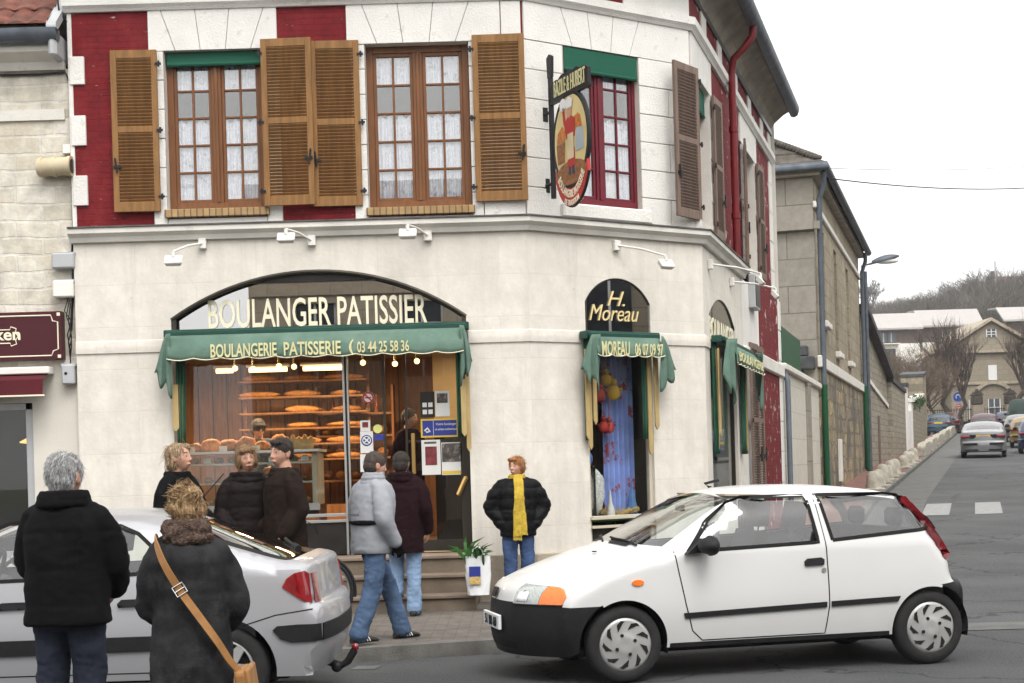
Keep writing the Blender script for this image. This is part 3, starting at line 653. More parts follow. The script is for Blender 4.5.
# ---- casement windows: a part with frame / pane / curtain / blind below it
def casement(fr, w, wood, rows=5, dep=.14, blind=None, valance=True, cat=False, label=None, fw=.075):
    u0, u1, z0, z1 = w; um = (u0+u1)/2
    f = MB()
    f.box(u0, u0+fw, dep-.03, dep+.05, z0, z1); f.box(u1-fw, u1, dep-.03, dep+.05, z0, z1); f.box(u0+fw, u1-fw, dep-.03, dep+.05, z1-fw, z1); f.box(u0+fw, u1-fw, dep-.04, dep+.05, z0, z0+.09)
    f.box(um-.055, um+.055, dep-.035, dep+.05, z0+.09, z1-fw); f.box(um-.018, um+.018, dep-.052, dep-.035, z0+.09, z1-fw)
    for a, b in ((u0+fw, um-.055), (um+.055, u1-fw)):
        f.box(a, a+.035, dep-.015, dep+.03, z0+.09, z1-fw); f.box(b-.035, b, dep-.015, dep+.03, z0+.09, z1-fw)
        f.box(a+.035, b-.035, dep-.015, dep+.03, z0+.09, z0+.13); f.box(a+.035, b-.035, dep-.015, dep+.03, z1-fw-.04, z1-fw)
        c = (a+b)/2; f.box(c-.012, c+.012, dep-.012, dep+.02, z0+.13, z1-fw-.04)
        for k in range(1, rows):
            z = z0+.13+(z1-fw-.04-z0-.13)*k/rows
            f.box(a+.035, c-.012, dep-.012, dep+.02, z-.012, z+.012); f.box(c+.012, b-.035, dep-.012, dep+.02, z-.012, z+.012)
    fo = on(fr, f, 'window', wood, bevel=.004)
    if label: fo['label'] = label
    g = MB(); g.box(u0+.03, u1-.03, dep+.004, dep+.010, z0+.03, z1-.03); on(fr, g, 'pane', 'glass', fo)
    h = z1-z0
    cu = MB()
    def drape(a, b, zt, zbm, scal):
        n = 40; vs = []
        for i in range(n+1):
            u = a+(b-a)*i/n; y = dep+.026+.009*sin(i*1.9)+.006*sin(i*.7)
            ph = (i % 10)/10.0; zz = zt+(scal*(abs(ph-.5)*-1.0))
            vs += [(u, y, zz), (u, y, zbm)]
        cu.add(vs, [(2*i, 2*i+1, 2*i+3, 2*i+2) for i in range(n)])
    for a, b in ((u0+.08, um-.03), (um+.03, u1-.08)):
        drape(a, b, z0+.59*h, z0+.08, .10)
        if valance: drape(a, b, z1-.07, z1-.235*h, 0)
    on(fr, cu, 'curtain', 'curtain', fo)
    if blind:
        bb = MB(); bb.box(u0+.02, u1-.02, dep-.10, dep-.075, z1-blind, z1-.01); bb.tube([(u0+.02, dep-.085, z1-blind), (u1-.02, dep-.085, z1-blind)], .025, 8); on(fr, bb, 'roller_blind', 'green_blind', fo)
    if cat:
        k = MB(); k.ball((um+.19, dep+.035, z0+.22), (.075, .02, .13)); k.ball((um+.20, dep+.035, z0+.37), (.05, .02, .05)); k.prism([(um+.155, z0+.39), (um+.19, z0+.40), (um+.165, z0+.46)], pr, dep+.02, dep+.045); k.prism([(um+.21, z0+.40), (um+.245, z0+.39), (um+.238, z0+.46)], pr, dep+.02, dep+.045)
        on(fr, k, 'cat_figurine', 'white_paint', fo, smooth=60)
    return fo
casement(A, W1, 'window_wood', blind=.14); casement(A, W2, 'window_wood'); casement(B, W5, 'maroon', blind=.26, dep=.09, fw=.045, cat=True, label='maroon painted casement with deep green blind')
casement(C2, W3, 'window_wood', blind=.3); casement(C2, W4, 'window_wood')
for fr, w, d in ((A, W1, .07), (A, W2, .07)):
    mb = MB(); mb.box(w[0]-.03, w[1]+.03, -d, .10, w[2]-.09, w[2]-.002); on(fr, mb, 'window_sill', 'sill_brick', bevel=.006)
mb = MB(); mb.box(W5[0]-.10, W5[1]+.10, -.10, .08, W5[2]-.17, W5[2]-.003); on(B, mb, 'window_sill', 'stone_white', bevel=.02)
for w in (W3, W4):
    mb = MB(); mb.box(w[0]-.08, w[1]+.1, -.09, .08, w[2]-.12, w[2]-.003); on(C2, mb, 'window_sill', 'stone_trim', bevel=.01)

# ---- louvred shutters
def shutter(fr, hinge_u, w, z0, z1, ang, side, m='shutter', d=.045):
    """hinged at hinge_u; side=+1 leaf lies to larger u; ang lifts its free edge off the wall"""
    h = z1-z0; mb = MB(); t = .035; sw = .065
    mb.box(0, sw, -t, 0, 0, h); mb.box(w-sw, w, -t, 0, 0, h)
    for a, b in ((0, .11), (h*.49, h*.49+.07), (h-.09, h)): mb.box(sw, w-sw, -t+.002, -.002, a, b)
    for a, b in ((.11, h*.49), (h*.49+.07, h-.09)):
        n = int((b-a)/.037)
        for i in range(n):
            z = a+(b-a)*(i+.5)/n
            mb.add([(x, y, zz) for x in (sw, w-sw) for y, zz in ((-.004, z-.015), (-.010, z-.019), (-t+.004, z+.011), (-t+.010, z+.015))], [(0, 1, 5, 4), (1, 2, 6, 5), (2, 3, 7, 6), (3, 0, 4, 7)])
    if side < 0: xf(mb, lambda v: Vector((-v.x, v.y, v.z)))
    p = fr.pt(hinge_u, z0, d); o = mb.build('shutter', m, parent=bakery, loc=(p.x-A.ox, p.y-A.oy, z0), rotz=fr.a-side*ang, bevel=.003)
    s = side
    for z in (.16, h*.5, h-.16): hb = MB(); hb.box(min(-s*.05, s*.02), max(-s*.05, s*.02), -t-.010, -t-.002, z-.014, z+.014); hb.tube([(-s*.022, -t-.008, z-.032), (-s*.022, -t-.008, z+.032)], .012, 8); hb.build('hinge', 'black_iron', parent=o)
    lt = MB(); lt.box(min(s*(w-.10), s*(w-.01)), max(s*(w-.10), s*(w-.01)), -t-.018, -t-.004, h*.27, h*.27+.03); lt.tube([(s*(w-.05), -t-.02, h*.24), (s*(w-.03), -t-.02, h*.33)], .012, 6); lt.build('latch', 'black_iron', parent=o)
    return o
def sh_px(fr, xh, xf_, yt, yb, ang, side, m='shutter', d=.045, w=None):
    ym = (yt+yb)/2; u0 = fr.at(xh, ym)[0]; w = w or abs(fr.at(xf_, ym)[0]-u0)
    return shutter(fr, u0, w, fr.at((xh+xf_)/2, yb)[1], fr.at((xh+xf_)/2, yt)[1], ang, side, m, d)
sh_px(A, 160, 114, 52, 213, R(2), -1); sh_px(A, 264, 314.5, 41, 207, R(3), 1, d=.075); sh_px(A, 361, 312, 42, 207, R(1), -1, d=.03); sh_px(A, 474, 526, 36, 202, R(1.5), 1)
zt, zb_ = W2[3]-.01, W2[2]-.02
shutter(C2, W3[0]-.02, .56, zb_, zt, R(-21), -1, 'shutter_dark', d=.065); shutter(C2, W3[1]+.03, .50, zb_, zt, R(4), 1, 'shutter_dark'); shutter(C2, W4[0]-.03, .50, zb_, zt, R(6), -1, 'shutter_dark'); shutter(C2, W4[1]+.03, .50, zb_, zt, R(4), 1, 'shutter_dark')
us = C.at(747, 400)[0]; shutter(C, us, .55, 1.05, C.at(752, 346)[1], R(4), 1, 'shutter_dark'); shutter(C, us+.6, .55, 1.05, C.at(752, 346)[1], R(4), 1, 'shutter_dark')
# red downpipe on the side wall
ud = C2.at(727, 220)[0]
mb = MB(); mb.tube([(ud-.0, -.44, EZ-.08), (ud, -.42, EZ-.25), (ud-.05, -.3, EZ-.42), (ud-.05, -.16, EZ-.55), (ud-.05, -.13, EZ-.75), (ud-.05, -.13, 5.5), (ud-.05, -.13, CZ1+.02)], .05, 12)
for z in (5.0, 6.2): mb.tube([(ud-.05, -.13, z-.04), (ud-.05, -.13, z+.04)], .062, 12)
on(C2, mb, 'downpipe', 'red_metal', smooth=40)

# ---- shop front: frames, glass, door
sf = MB()
dg = .16
xm = A.at(345.5, 430)[0]; zs = A.at(260, 516)[1]
sf.tube([(a, .02, b) for a, b in archA], .028, 8, 0)
sf.box(uL, uL+.05, .0, .06, zb-.02, aL[1], 0); sf.box(uR-.05, uR, .0, .06, zb-.02, aR[1], 0)
sf.box(uL, uR, dg-.05, dg+.05, zb-.12, zb+.01, 0)
sf.box(uL, uL+.07, dg-.03, dg+.03, FLOOR, zb-.12, 1); sf.box(uR-.06, uR, dg-.03, dg+.03, FLOOR, zb-.12, 0)
sf.box(xm-.035, xm-.012, dg-.03, dg+.03, FLOOR, zb-.12, 2); sf.box(xm+.012, xm+.03, dg-.03, dg+.03, FLOOR, zb-.12, 2); sf.box(xm-.012, xm+.012, dg-.01, dg+.03, FLOOR, zb-.12, 0)
front = on(A, sf, 'shop_front', ['bronze', 'beige_frame', 'alu'], smooth=40)
g = MB(); g.prism([(uL, zb)]+[(uR, zb)]+archA, pr, dg-.06, dg-.052); on(A, g, 'transom_pane', 'glass_dark', front)
g = MB(); g.box(uL+.06, xm-.03, dg-.004, dg+.004, zs, zb-.12); on(A, g, 'display_pane', 'glass_shop', front)
b_ = MB(); b_.box(uL+.07, xm-.035, dg-.02, dg+.02, FLOOR, zs-.10, 0); b_.box(uL+.07, xm-.035, dg-.05, dg+.03, zs-.035, zs, 1); b_.box(uL+.07, xm-.035, dg-.045, dg+.03, zs-.10, zs-.07, 1); on(A, b_, 'stall_riser', ['dark_panel', 'alu'], front, bevel=.004)
xd0 = A.at(383, 450)[0]; xd1 = A.at(405, 450)[0]
g = MB(); g.box(xm+.03, xd0, dg-.004, dg+.004, FLOOR+.02, zb-.12); on(A, g, 'side_pane', 'glass_shop', front)
f_ = MB(); f_.box(xd0, xd0+.03, dg-.02, dg+.02, FLOOR, zb-.12); on(A, f_, 'door_post', 'bronze', front)
door = MB(); x1 = uR-.06
door.box(xd1, xd1+.025, dg-.02, dg+.02, FLOOR+.02, zb-.14); door.box(x1-.05, x1, dg-.02, dg+.02, FLOOR+.02, zb-.14); door.box(xd1+.025, x1-.05, dg-.02, dg+.02, zb-.20, zb-.14); door.box(xd1+.025, x1-.05, dg-.02, dg+.02, FLOOR+.02, FLOOR+.14)
do = on(A, door, 'shop_door', 'bronze')
g = MB(); g.box(xd1+.02, x1-.04, dg-.004, dg+.004, FLOOR+.1, zb-.16); on(A, g, 'door_pane', 'glass_shop', do)
hb = MB(); u = A.at(413, 452)[0]; za, zc = A.at(413, 474)[1], A.at(413, 433)[1]
hb.box(u-.02, u+.02, dg-.09, dg-.06, za, zc); hb.tube([(u, dg-.07, za+.06), (u, dg, za+.06)], .012, 6); hb.tube([(u, dg-.07, zc-.06), (u, dg, zc-.06)], .012, 6)
on(A, hb, 'handle', 'brass', do, bevel=.005)
hb = MB(); p = A.at(458, 495); q = A.at(466, 477); hb.tube([(p[0], dg-.06, p[1]), (q[0], dg-.06, q[1])], .028, 8); hb.tube([(p[0], dg-.06, p[1]), (p[0]+.01, dg, p[1]+.02)], .012, 6); hb.tube([(q[0], dg-.06, q[1]), (q[0], dg, q[1])], .012, 6); on(A, hb, 'handle', 'brass', do)
# transom lettering
l = text('BOULANGER PATISSIER', bold=.010, w=A.at(427, 310)[0]-A.at(207, 310)[0], h=A.at(318, 297)[1]-A.at(318, 326)[1], depth=.012)
p = A.at(207, 326); xf(l, lambda v: Vector((v.x+p[0], v.y+dg-.07, v.z+A.at(318, 325)[1]))); on(A, l, 'transom_lettering', 'cream_letter', front)
# ---- shop room
room = MB(); RX0, RX1, RY = .12, LA-.05, 4.3
room.box(RX0, RX1, .345, RY, FLOOR-.04, FLOOR, 2)
room.add([(RX0, .35, FLOOR), (RX0, RY, FLOOR), (RX0, RY, zb-.02), (RX0, .35, zb-.02)], [(0, 1, 2, 3)], 0)
room.add([(RX0, RY, FLOOR), (RX1, RY, FLOOR), (RX1, RY, zb-.02), (RX0, RY, zb-.02)], [(0, 1, 2, 3)], 0)
room.add([(RX1, .35, FLOOR), (RX1, RY, FLOOR), (RX1, RY, zb-.02), (RX1, .35, zb-.02)], [(0, 1, 2, 3)], 1)
room.add([(RX0, .2, zb-.02), (RX1, .2, zb-.02), (RX1, RY, zb-.02), (RX0, RY, zb-.02)], [(0, 1, 2, 3)], 3)
room.box(3.85, RX1, 2.1, 2.2, FLOOR+1.45, zb-.03, 1); room.box(3.85, RX1, 2.08, 2.2, FLOOR, FLOOR+1.449, 4); room.box(RX1-.03, RX1-.005, .36, 2.08, FLOOR, FLOOR+1.5, 4)  # walls coloured dark below to imitate the dark reflection in the door glass
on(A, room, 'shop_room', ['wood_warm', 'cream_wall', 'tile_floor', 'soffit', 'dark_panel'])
mb = MB()
for i in range(16): mb.box(.25+i*.2, .25+i*.2+.012, RY-.02, RY-.004, FLOOR, zb-.05)
on(A, mb, 'wall_panel_joint', 'dark_panel')
mb = MB(); mb.add([(.1, .36, zb+.9), (LA, .36, zb+.9), (LA, .36, zb-.0), (.1, .36, zb-.0)], [(0, 1, 2, 3)]); on(A, mb, 'transom_back', 'dark_panel')
# ---- steps
mb = MB(); us0, us1 = A.at(336, 580)[0], A.at(478, 580)[0]
rs = [(.95, .29), (.70, .49), (.45, FLOOR)]
for i, (d, z) in enumerate(rs):
    mb.box(us0, us1+.15*(2-i)*0, -d, .02 if i == 2 else -rs[i+1][0]+.02, .1, z-.04, 0); mb.box(us0-.01, us1+.01, -d-.03, .2 if i == 2 else -rs[i+1][0]+.02, z-.04, z, 1)
on(A, mb, 'entrance_steps', ['step_stone', 'step_tread'], bevel=.008)

# ---- chamfer shop window
sb = MB(); bd = .07; btr = B.at(618, 332)[1]; bsl = B.at(618, 516)[1]
sb.tube([(a, .02, b) for a, b in archB], .02, 8, 0)
sb.box(bl, br_, bd-.04, bd+.04, btr-.1, btr, 0); sb.box(bl, bl+.045, bd-.03, bd+.03, .55, btr, 1); sb.box(br_-.045, br_, bd-.03, bd+.03, .55, btr, 1); sb.box(bl-.01, br_+.01, bd-.12, bd+.03, bsl-.03, bsl+.01, 1); sb.box(bl, br_, bd-.10, bd+.03, bsl-.13, bsl-.10, 1); sb.box(bl+.05, br_-.05, bd-.01, bd+.03, .55, bsl-.13, 0)
wB = on(B, sb, 'display_window', ['bronze', 'beige_frame'], bevel=.003)
g = MB(); g.prism([(bl, btr), (br_, btr)]+archB, pr, bd-.05, bd-.044); on(B, g, 'transom_pane', 'glass_dark', wB)
g = MB(); g.box(bl+.04, br_-.04, bd-.004, bd+.004, bsl, btr-.1); on(B, g, 'display_pane', 'glass_shop', wB)
for s_, x0, x1_, y0, y1 in (('H.', 608, 625, 292, 306), ('Moreau', 590, 639, 307, 321)):
    a = B.at(x0, y1); b = B.at(x1_, y0); l = text(s_, w=b[0]-a[0], h=abs(b[1]-a[1]), depth=.008, shear=.35, bold=-.004)
    xf(l, lambda v: Vector((v.x+a[0], v.y+bd-.06, v.z+B.at((x0+x1_)/2, y1)[1]))); on(B, l, 'transom_lettering', 'gold', wB)
mb = MB(); mb.add([(bl-.1, .9, .5), (br_+.1, .9, .5), (br_+.1, .9, 3.8), (bl-.1, .9, 3.8)], [(0, 1, 2, 3)], 2); mb.box(bl-.1, br_+.1, .2, .9, bsl-.06, bsl-.01, 1)
mb.add([(bl-.1, .2, .5), (bl-.1, .9, .5), (bl-.1, .9, 3.8), (bl-.1, .2, 3.8)], [(0, 1, 2, 3)], 0); mb.add([(br_+.1, .2, .5), (br_+.1, .9, .5), (br_+.1, .9, 3.8), (br_+.1, .2, 3.8)], [(0, 1, 2, 3)], 0)
on(B, mb, 'display_back', ['dark_panel', 'leaf', 'wood_warm'])
# ---- side display window
sb = MB(); ctr = C.at(721, 346)[1]
sb.tube([(a, .02, b) for a, b in archC], .02, 8); sb.box(cl, cr, bd-.04, bd+.04, ctr-.1, ctr); sb.box(cl, cl+.04, bd-.03, bd+.03, cz0, ctr); sb.box(cr-.04, cr, bd-.03, bd+.03, cz0, ctr)
wC = on(C, sb, 'display_window', 'bronze')
g = MB(); g.prism([(cl, ctr), (cr, ctr)]+archC, pr, bd-.05, bd-.044); on(C, g, 'transom_pane', 'glass_dark', wC)
g = MB(); g.box(cl+.04, cr-.04, bd-.004, bd+.004, cz0, ctr-.1); on(C, g, 'display_pane', 'glass_shop', wC)
a = C.at(709, 345); l = text('BOULANGER', w=cr-cl-.12, h=.30, depth=.01, bold=.012); xf(l, lambda v: Vector((v.x+cl+.06, v.y+bd-.06, v.z+ctr+.02))); on(C, l, 'transom_lettering', 'cream_letter', wC)
mb = MB(); mb.add([(cl-.1, .6, .5), (cr+.1, .6, .5), (cr+.1, .6, 3.8), (cl-.1, .6, 3.8)], [(0, 1, 2, 3)]); on(C, mb, 'display_back', 'leaf')

# ================================================================== AWNINGS
def awning(fr, u0, u1, zt, zv, out, label, lett, lu0, lu1, flap, drop, slat_z, zdrop, name='awning', flapR=None):
    """zt top of cover box, zv lower edge of valance"""
    t = thing(name, label, 'awning', fr.pt(u0, zt), fr.a, 'awnings over the shop windows'); L = u1-u0; H_ = zt-zv
    bx = MB(); bx.box(-.06, L+.06, -.16, -.03, -.09, 0); bx.box(-.03, L+.03, -.20, -.16, -.075, -.02); bx.build('cover_box', 'green_dark', parent=t, bevel=.01)
    v = MB(); n = 120; per = max(5, round(L/.30)); rows = 6; vs = []
    for i in range(n+1):
        f = i/n; sc_ = .022*abs(sin(pi*per*f))
        for j in range(rows+1):
            g = j/rows; y = -.19-(out-.19)*min(1, g*1.6)**.8+.010*sin(f*per*2*pi)*g+.012*noise.noise(Vector((f*L*6, g*2, u0)))*g; z = -.06-(H_-.075)*g-sc_*g**3+.02*g*g
            vs.append((f*L, y, z))
    v.add(vs, [(i*(rows+1)+j, i*(rows+1)+j+1, (i+1)*(rows+1)+j+1, (i+1)*(rows+1)+j) for i in range(n) for j in range(rows)])
    vo = v.build('valance', 'green_cloth', parent=t, smooth=180); s = vo.modifiers.new('solid', 'SOLIDIFY'); s.thickness = .006
    hm = MB(); hm.tube([(vs[i*(rows+1)+rows][0], vs[i*(rows+1)+rows][1]-.004, vs[i*(rows+1)+rows][2]) for i in range(n+1)], .006, 5); hm.build('hem', 'cream_letter', parent=t)
    if lett:
        for s_, a, b, h0, h1 in lett:
            l = text(s_, w=(b-a), h=(h1-h0), depth=.006, bold=.018); xf(l, lambda q: Vector((q.x+a, q.y-out-.012, q.z+h0-zt))); l.build('lettering', 'cream_gold', parent=t)
    def flapmesh(x, w0, zlo, sgn):
        m_ = MB(); k = 14; rws = 10; pts = []
        for j in range(rws+1):
            g = j/rws
            for i in range(k+1):
                f = i/k; wid = w0*(.30+.70*g**.8); 
                px_ = x+sgn*(-.02+f*wid); y = -.20-(out-.20)*(1-f*.85)*(.7+.3*(1-g))+.035*sin(f*13+g*2.2)*g**.7; z = -.05-(zlo)*g*(1-.30*f+.10*sin(f*11+1))
                pts.append((px_, y, z))
        m_.add(pts, [(j*(k+1)+i, j*(k+1)+i+1, (j+1)*(k+1)+i+1, (j+1)*(k+1)+i) for j in range(rws) for i in range(k)])
        o = m_.build('side_flap', 'green_cloth', parent=t, smooth=180); s = o.modifiers.new('solid', 'SOLIDIFY'); s.thickness = .008
    flapmesh(0.02, flap[0], flap[1], -1); fr_ = flapR or flap; flapmesh(L-.02, fr_[0], fr_[1], 1)
    for x, w_ in drop:
        m_ = MB(); k = 24; rws = 6; pts = []
        for j in range(rws+1):
            for i in range(k+1):
                f = i/k; g = j/rws; pts.append((x+w_*f*(1-.25*g), -.05+.03*sin(f*22), -.06+(zdrop-zt+.06)*g))
        m_.add(pts, [(j*(k+1)+i, j*(k+1)+i+1, (j+1)*(k+1)+i+1, (j+1)*(k+1)+i) for j in range(rws) for i in range(k)])
        o = m_.build('side_curtain', 'green_drop', parent=t, smooth=180); s = o.modifiers.new('solid', 'SOLIDIFY'); s.thickness = .006
    for x, w_, za, zb2, y in slat_z:
        m_ = MB(); m_.prism([(x, za-zt), (x+w_, za-zt), (x+w_, zb2-zt+.04), (x+w_*.5, zb2-zt), (x, zb2-zt+.05)], pr, y, y+.02); m_.build('folded_slat', 'tan_slat', parent=t, bevel=.003)
    return t
z_ = lambda fr, x, y: fr.at(x, y)[1]
uA = lambda x, y=400: A.at(x, y)[0]
a0, a1 = uA(172, 335), uA(464, 335)
ph = a0
awning(A, a0, a1, z_(A, 318, 327), z_(A, 318, 360), .30, 'long green scalloped awning with phone number over the bakery shopfront', [
    ('BOULANGERIE', uA(216, 350)-a0, uA(281, 350)-a0, z_(A, 318, 357), z_(A, 318, 343.5)), ('PATISSERIE', uA(288, 350)-a0, uA(344, 350)-a0, z_(A, 318, 357), z_(A, 318, 343.5)),
    ('(', uA(352, 350)-a0, uA(357, 350)-a0, z_(A, 318, 358), z_(A, 318, 343)), ('03 44 25 58 36', uA(360, 350)-a0, uA(411, 350)-a0, z_(A, 318, 356), z_(A, 318, 345))], 0, 0, (.20, .66), [(.04, .12), (a1-a0-.10, .09)],
    [(.0, .07, z_(A, 175, 385), z_(A, 175, 432), -.10), (.05, .06, z_(A, 175, 385), z_(A, 180, 446), -.06), (a1-a0-.05, .06, z_(A, 464, 380), z_(A, 464, 437), -.16), (a1-a0+.0, .05, z_(A, 464, 375), z_(A, 464, 452), -.12)], z_(A, 184, 445), flapR=(.13, .62))
uB = lambda x, y=350: B.at(x, y)[0]
b0, b1 = uB(582), uB(648)
awning(B, b0, b1, z_(B, 620, 333), z_(B, 620, 360), .30, 'short green awning lettered with a surname over the corner window', [('MOREAU', .05, (b1-b0)*.46, z_(B, 620, 358.5), z_(B, 620, 344)), ('06 07 09 97', (b1-b0)*.54, b1-b0-.03, z_(B, 620, 357.5), z_(B, 620, 345.5))], 0, 0, (.20, .62), [(.0, .10), (b1-b0-.14, .14)],
    [(-.05, .05, z_(B, 590, 350), z_(B, 590, 440), -.12), (.01, .05, z_(B, 590, 350), z_(B, 592, 450), -.08), (.07, .05, z_(B, 590, 350), z_(B, 596, 425), -.10), (b1-b0-.10, .06, z_(B, 650, 350), z_(B, 650, 455), -.10), (b1-b0-.03, .06, z_(B, 650, 350), z_(B, 654, 430), -.14)], z_(B, 590, 440), flapR=(.30, .60))
c0, c1 = C.at(709.5, 343)[0], C.at(739, 345)[0]
awning(C, c0, c1, C.at(721, 343)[1]+.02, C.at(721, 343)[1]-.36, .34, 'green awning with long hanging flaps over the side street window', [('BOULANGERIE', .12, c1-c0-.12, C.at(721, 343)[1]-.30, C.at(721, 343)[1]-.18)], 0, 0, (.25, .75), [(.0, .12), (c1-c0-.22, .2)],
    [(-.06, .06, 3.0, 1.9, -.12), (.02, .06, 3.0, 1.75, -.08), (.10, .06, 3.0, 2.0, -.10), (c1-c0-.1, .07, 3.0, 1.7, -.10)], 1.7)
# ================================================================== things on the bakery
def floodlight(fr, mu, mz, hu, hz, label, d=.42, tilt=R(50)):
    t = onthing(fr, 'floodlight', label, 'floodlight', mu, mz, 0, 'white floodlights over the shop front')
    mb = MB(); mb.box(-.045, .045, -.06, 0, -.06, .06); mb.build('bracket', 'white_metal', parent=t, bevel=.008)
    mb = MB(); e = (hu-mu, -d, hz-mz+.10); mb.tube([(0, -.05, 0), (e[0]*.5, -d*.55, e[2]*.5+.02), e], .013, 8); mb.tube([e, (e[0], e[1], e[2]-.06)], .022, 8); mb.build('arm', 'white_metal', parent=t, smooth=50)
    mb = MB(); rm = Matrix.Rotation(tilt, 3, 'X'); c = Vector((hu-mu, -d, hz-mz))
    vs = [c+rm@Vector((x, y, z)) for x, y, z in ((-.10, -.065, .03), (.10, -.065, .03), (.10, .065, .03), (-.10, .065, .03), (-.08, -.05, -.04), (.08, -.05, -.04), (.08, .05, -.04), (-.08, .05, -.04))]
    mb.add(vs, [(0, 1, 2, 3), (7, 6, 5, 4), (0, 4, 5, 1), (1, 5, 6, 2), (2, 6, 7, 3), (3, 7, 4, 0)]); mb.build('lamp_head', 'white_metal', parent=t, bevel=.01)
    return t
f2 = lambda fr, m, h: (*fr.at(*m), *fr.at(*h))
floodlight(A, *f2(A, (203, 244), (182, 266)), 'white floodlight beside the neighbouring rubble stone house')
floodlight(A, *f2(A, (312, 241), (291, 243)), 'white floodlight above the middle of the word BOULANGER', d=.36)
floodlight(A, *f2(A, (428, 236), (410, 239)), 'white floodlight above the end of the word PATISSIER', d=.36)
floodlight(B, *f2(B, (615, 246), (643, 269)), 'white floodlight above the small arched corner window')
floodlight(C, C.at(708, 262)[0], 4.05, C.at(708, 262)[0]+1.2, 3.95, 'white floodlight on a long arm starting at the chamfered corner', d=.5)
floodlight(C, C.at(730, 285)[0], 4.05, C.at(730, 285)[0]+1.5, 4.0, 'white floodlight above the red brick strip of the side street wall', d=.45)
t = onthing(C, 'wall_box', 'dark framed square sign box on the side wall under the cornice', 'box', C.at(751, 293)[0], C.at(751, 293)[1], 0)
mb = MB(); mb.box(-.3, .3, -.10, 0, -.25, .25); mb.build('casing', 'grey_box', parent=t, bevel=.01); mb = MB(); mb.box(-.26, .26, -.108, -.101, -.21, .21); mb.build('face', 'dark_panel', parent=t)

# hanging sign on the corner
sp = B.pt(.27, 0, .16); sdir = atan2(-.91, .42)
zt_ = 1.6+(468-58-4)*16.9/1500-.05
sg = thing('hanging_sign', 'oval painted bakery sign with a baker on a black bracket at the corner', 'sign', (sp.x, sp.y, 0), sdir)
Z = lambda y: 1.6+(468-y-2)*16.85/1500
mb = MB(); mb.tube([(0, 0, Z(200)), (0, 0, Z(80))], .032, 8); mb.prism([(-.05, Z(80)), (.05, Z(80)), (.065, Z(60)), (.0, Z(57)), (-.065, Z(60))], pr, -.015, .015)
for y in (114, 185):
    p = Matrix.Rotation(-sdir, 3, 'Z')@Vector((-.10, .16, 0)); mb.tube([(0, 0, Z(y)), (p.x, p.y, Z(y))], .02, 8); mb.obox((p.x, p.y, Z(y)), (.10, .10, .16))
mb.build('bracket_pole', 'black_iron', parent=sg)
sw = .92
top = [(.04, Z(105)), (sw, Z(105)), (sw, Z(90))]+[(sw-(sw-.04)*i/20, Z(90)+.06*sin(pi*i/20)+.022*abs(sin(5*pi*i/20))) for i in range(1, 20)]+[(.04, Z(90))]
mb = MB(); mb.prism(top, pr, -.018, .018); mb.box(0, sw+.04, -.02, .02, Z(108), Z(105)); plaque = mb.build('name_plaque', 'black_iron', parent=sg)
cx_, cz_ = .48, Z(150); rx_, rz_ = .41, (Z(104)-Z(153))*.93
for sd in (-1, 1):
    l = text('BAZILE & HUBERT', w=.74, h=.17, depth=.006, bold=.005)
    fl = (lambda v: Vector((v.x+.12, v.y-.022, v.z+Z(103)+.0))) if sd < 0 else (lambda v: Vector((.86-v.x, -v.y+.022, v.z+Z(103))))
    xf(l, fl); l.build('lettering', 'cream_gold', parent=plaque)
def oval(rx, rz, n=40, cx=cx_, cz=cz_): return [(cx+rx*cos(2*pi*i/n), cz+rz*sin(2*pi*i/n)) for i in range(n)]
mb = MB(); mb.prism(oval(rx_, rz_), pr, -.016, .016); mb.tube([(a, 0, b) for a, b in oval(rx_, rz_)], .024, 6, closed=True)
panel = mb.build('oval_panel', 'black_iron', parent=sg)
M['sign_cream'] = mat('sign_cream', (.62, .50, .24), .5, var=.15, scale=4); M['sign_red'] = mat('sign_red', (.42, .035, .03), .5); M['sign_blue'] = mat('sign_blue_grey', (.36, .40, .44), .5); M['sign_brown'] = mat('sign_basket', (.26, .11, .045), .5, var=.4, scale=30); M['sign_orange'] = mat('sign_bread', (.50, .17, .04), .5, var=.4, scale=25); M['sign_apron'] = mat('sign_apron', (.62, .52, .33), .5); M['sign_navy'] = mat('sign_navy', (.04, .05, .09), .5)
mb = MB()
def both(poly, lay, m):
    for sd in (-1, 1):
        d = sd*(.017+lay*.0025); mb.prism(poly, pr, d, d+sd*.002, m)
both(oval(rx_-.03, rz_-.03), 0, 0)
both(oval(.36, .13, 30, cx_, cz_-.36), 1, 7)
Q = lambda pts: [(cx_+a*rx_, cz_+b*rz_) for a, b in pts]
both(Q([(-.75, -.45), (-.35, -.45), (-.30, -.02), (-.80, -.02)]), 2, 3); both(Q([(-.78, 0), (-.3, 0), (-.28, .2), (-.45, .34), (-.7, .22)]), 2, 4)
both(Q([(.28, -.30), (.78, -.30), (.74, .15), (.34, .18)]), 2, 2); both(Q([(.3, .2), (.7, .16), (.6, .42), (.42, .48)]), 2, 4)
both(Q([(-.16, -.58), (.26, -.58), (.24, -.2), (-.14, -.2)]), 3, 1); both(Q([(-.20, .02), (.26, .02), (.34, .38), (.12, .48), (-.10, .48), (-.32, .36)]), 3, 1)
both(Q([(-.15, -.42), (.20, -.42), (.20, .12), (-.12, .12)]), 4, 5); both(Q([(-.13, -.75), (0, -.75), (0, -.58), (-.10, -.58)]), 3, 6); both(Q([(.08, -.75), (.22, -.75), (.2, -.58), (.08, -.58)]), 3, 6)
both(Q([(-.34, .34), (-.22, .32), (-.30, .72), (-.42, .70)]), 3, 1); both(Q([(.2, .1), (.55, .35), (.5, .48), (.2, .42)]), 3, 4)
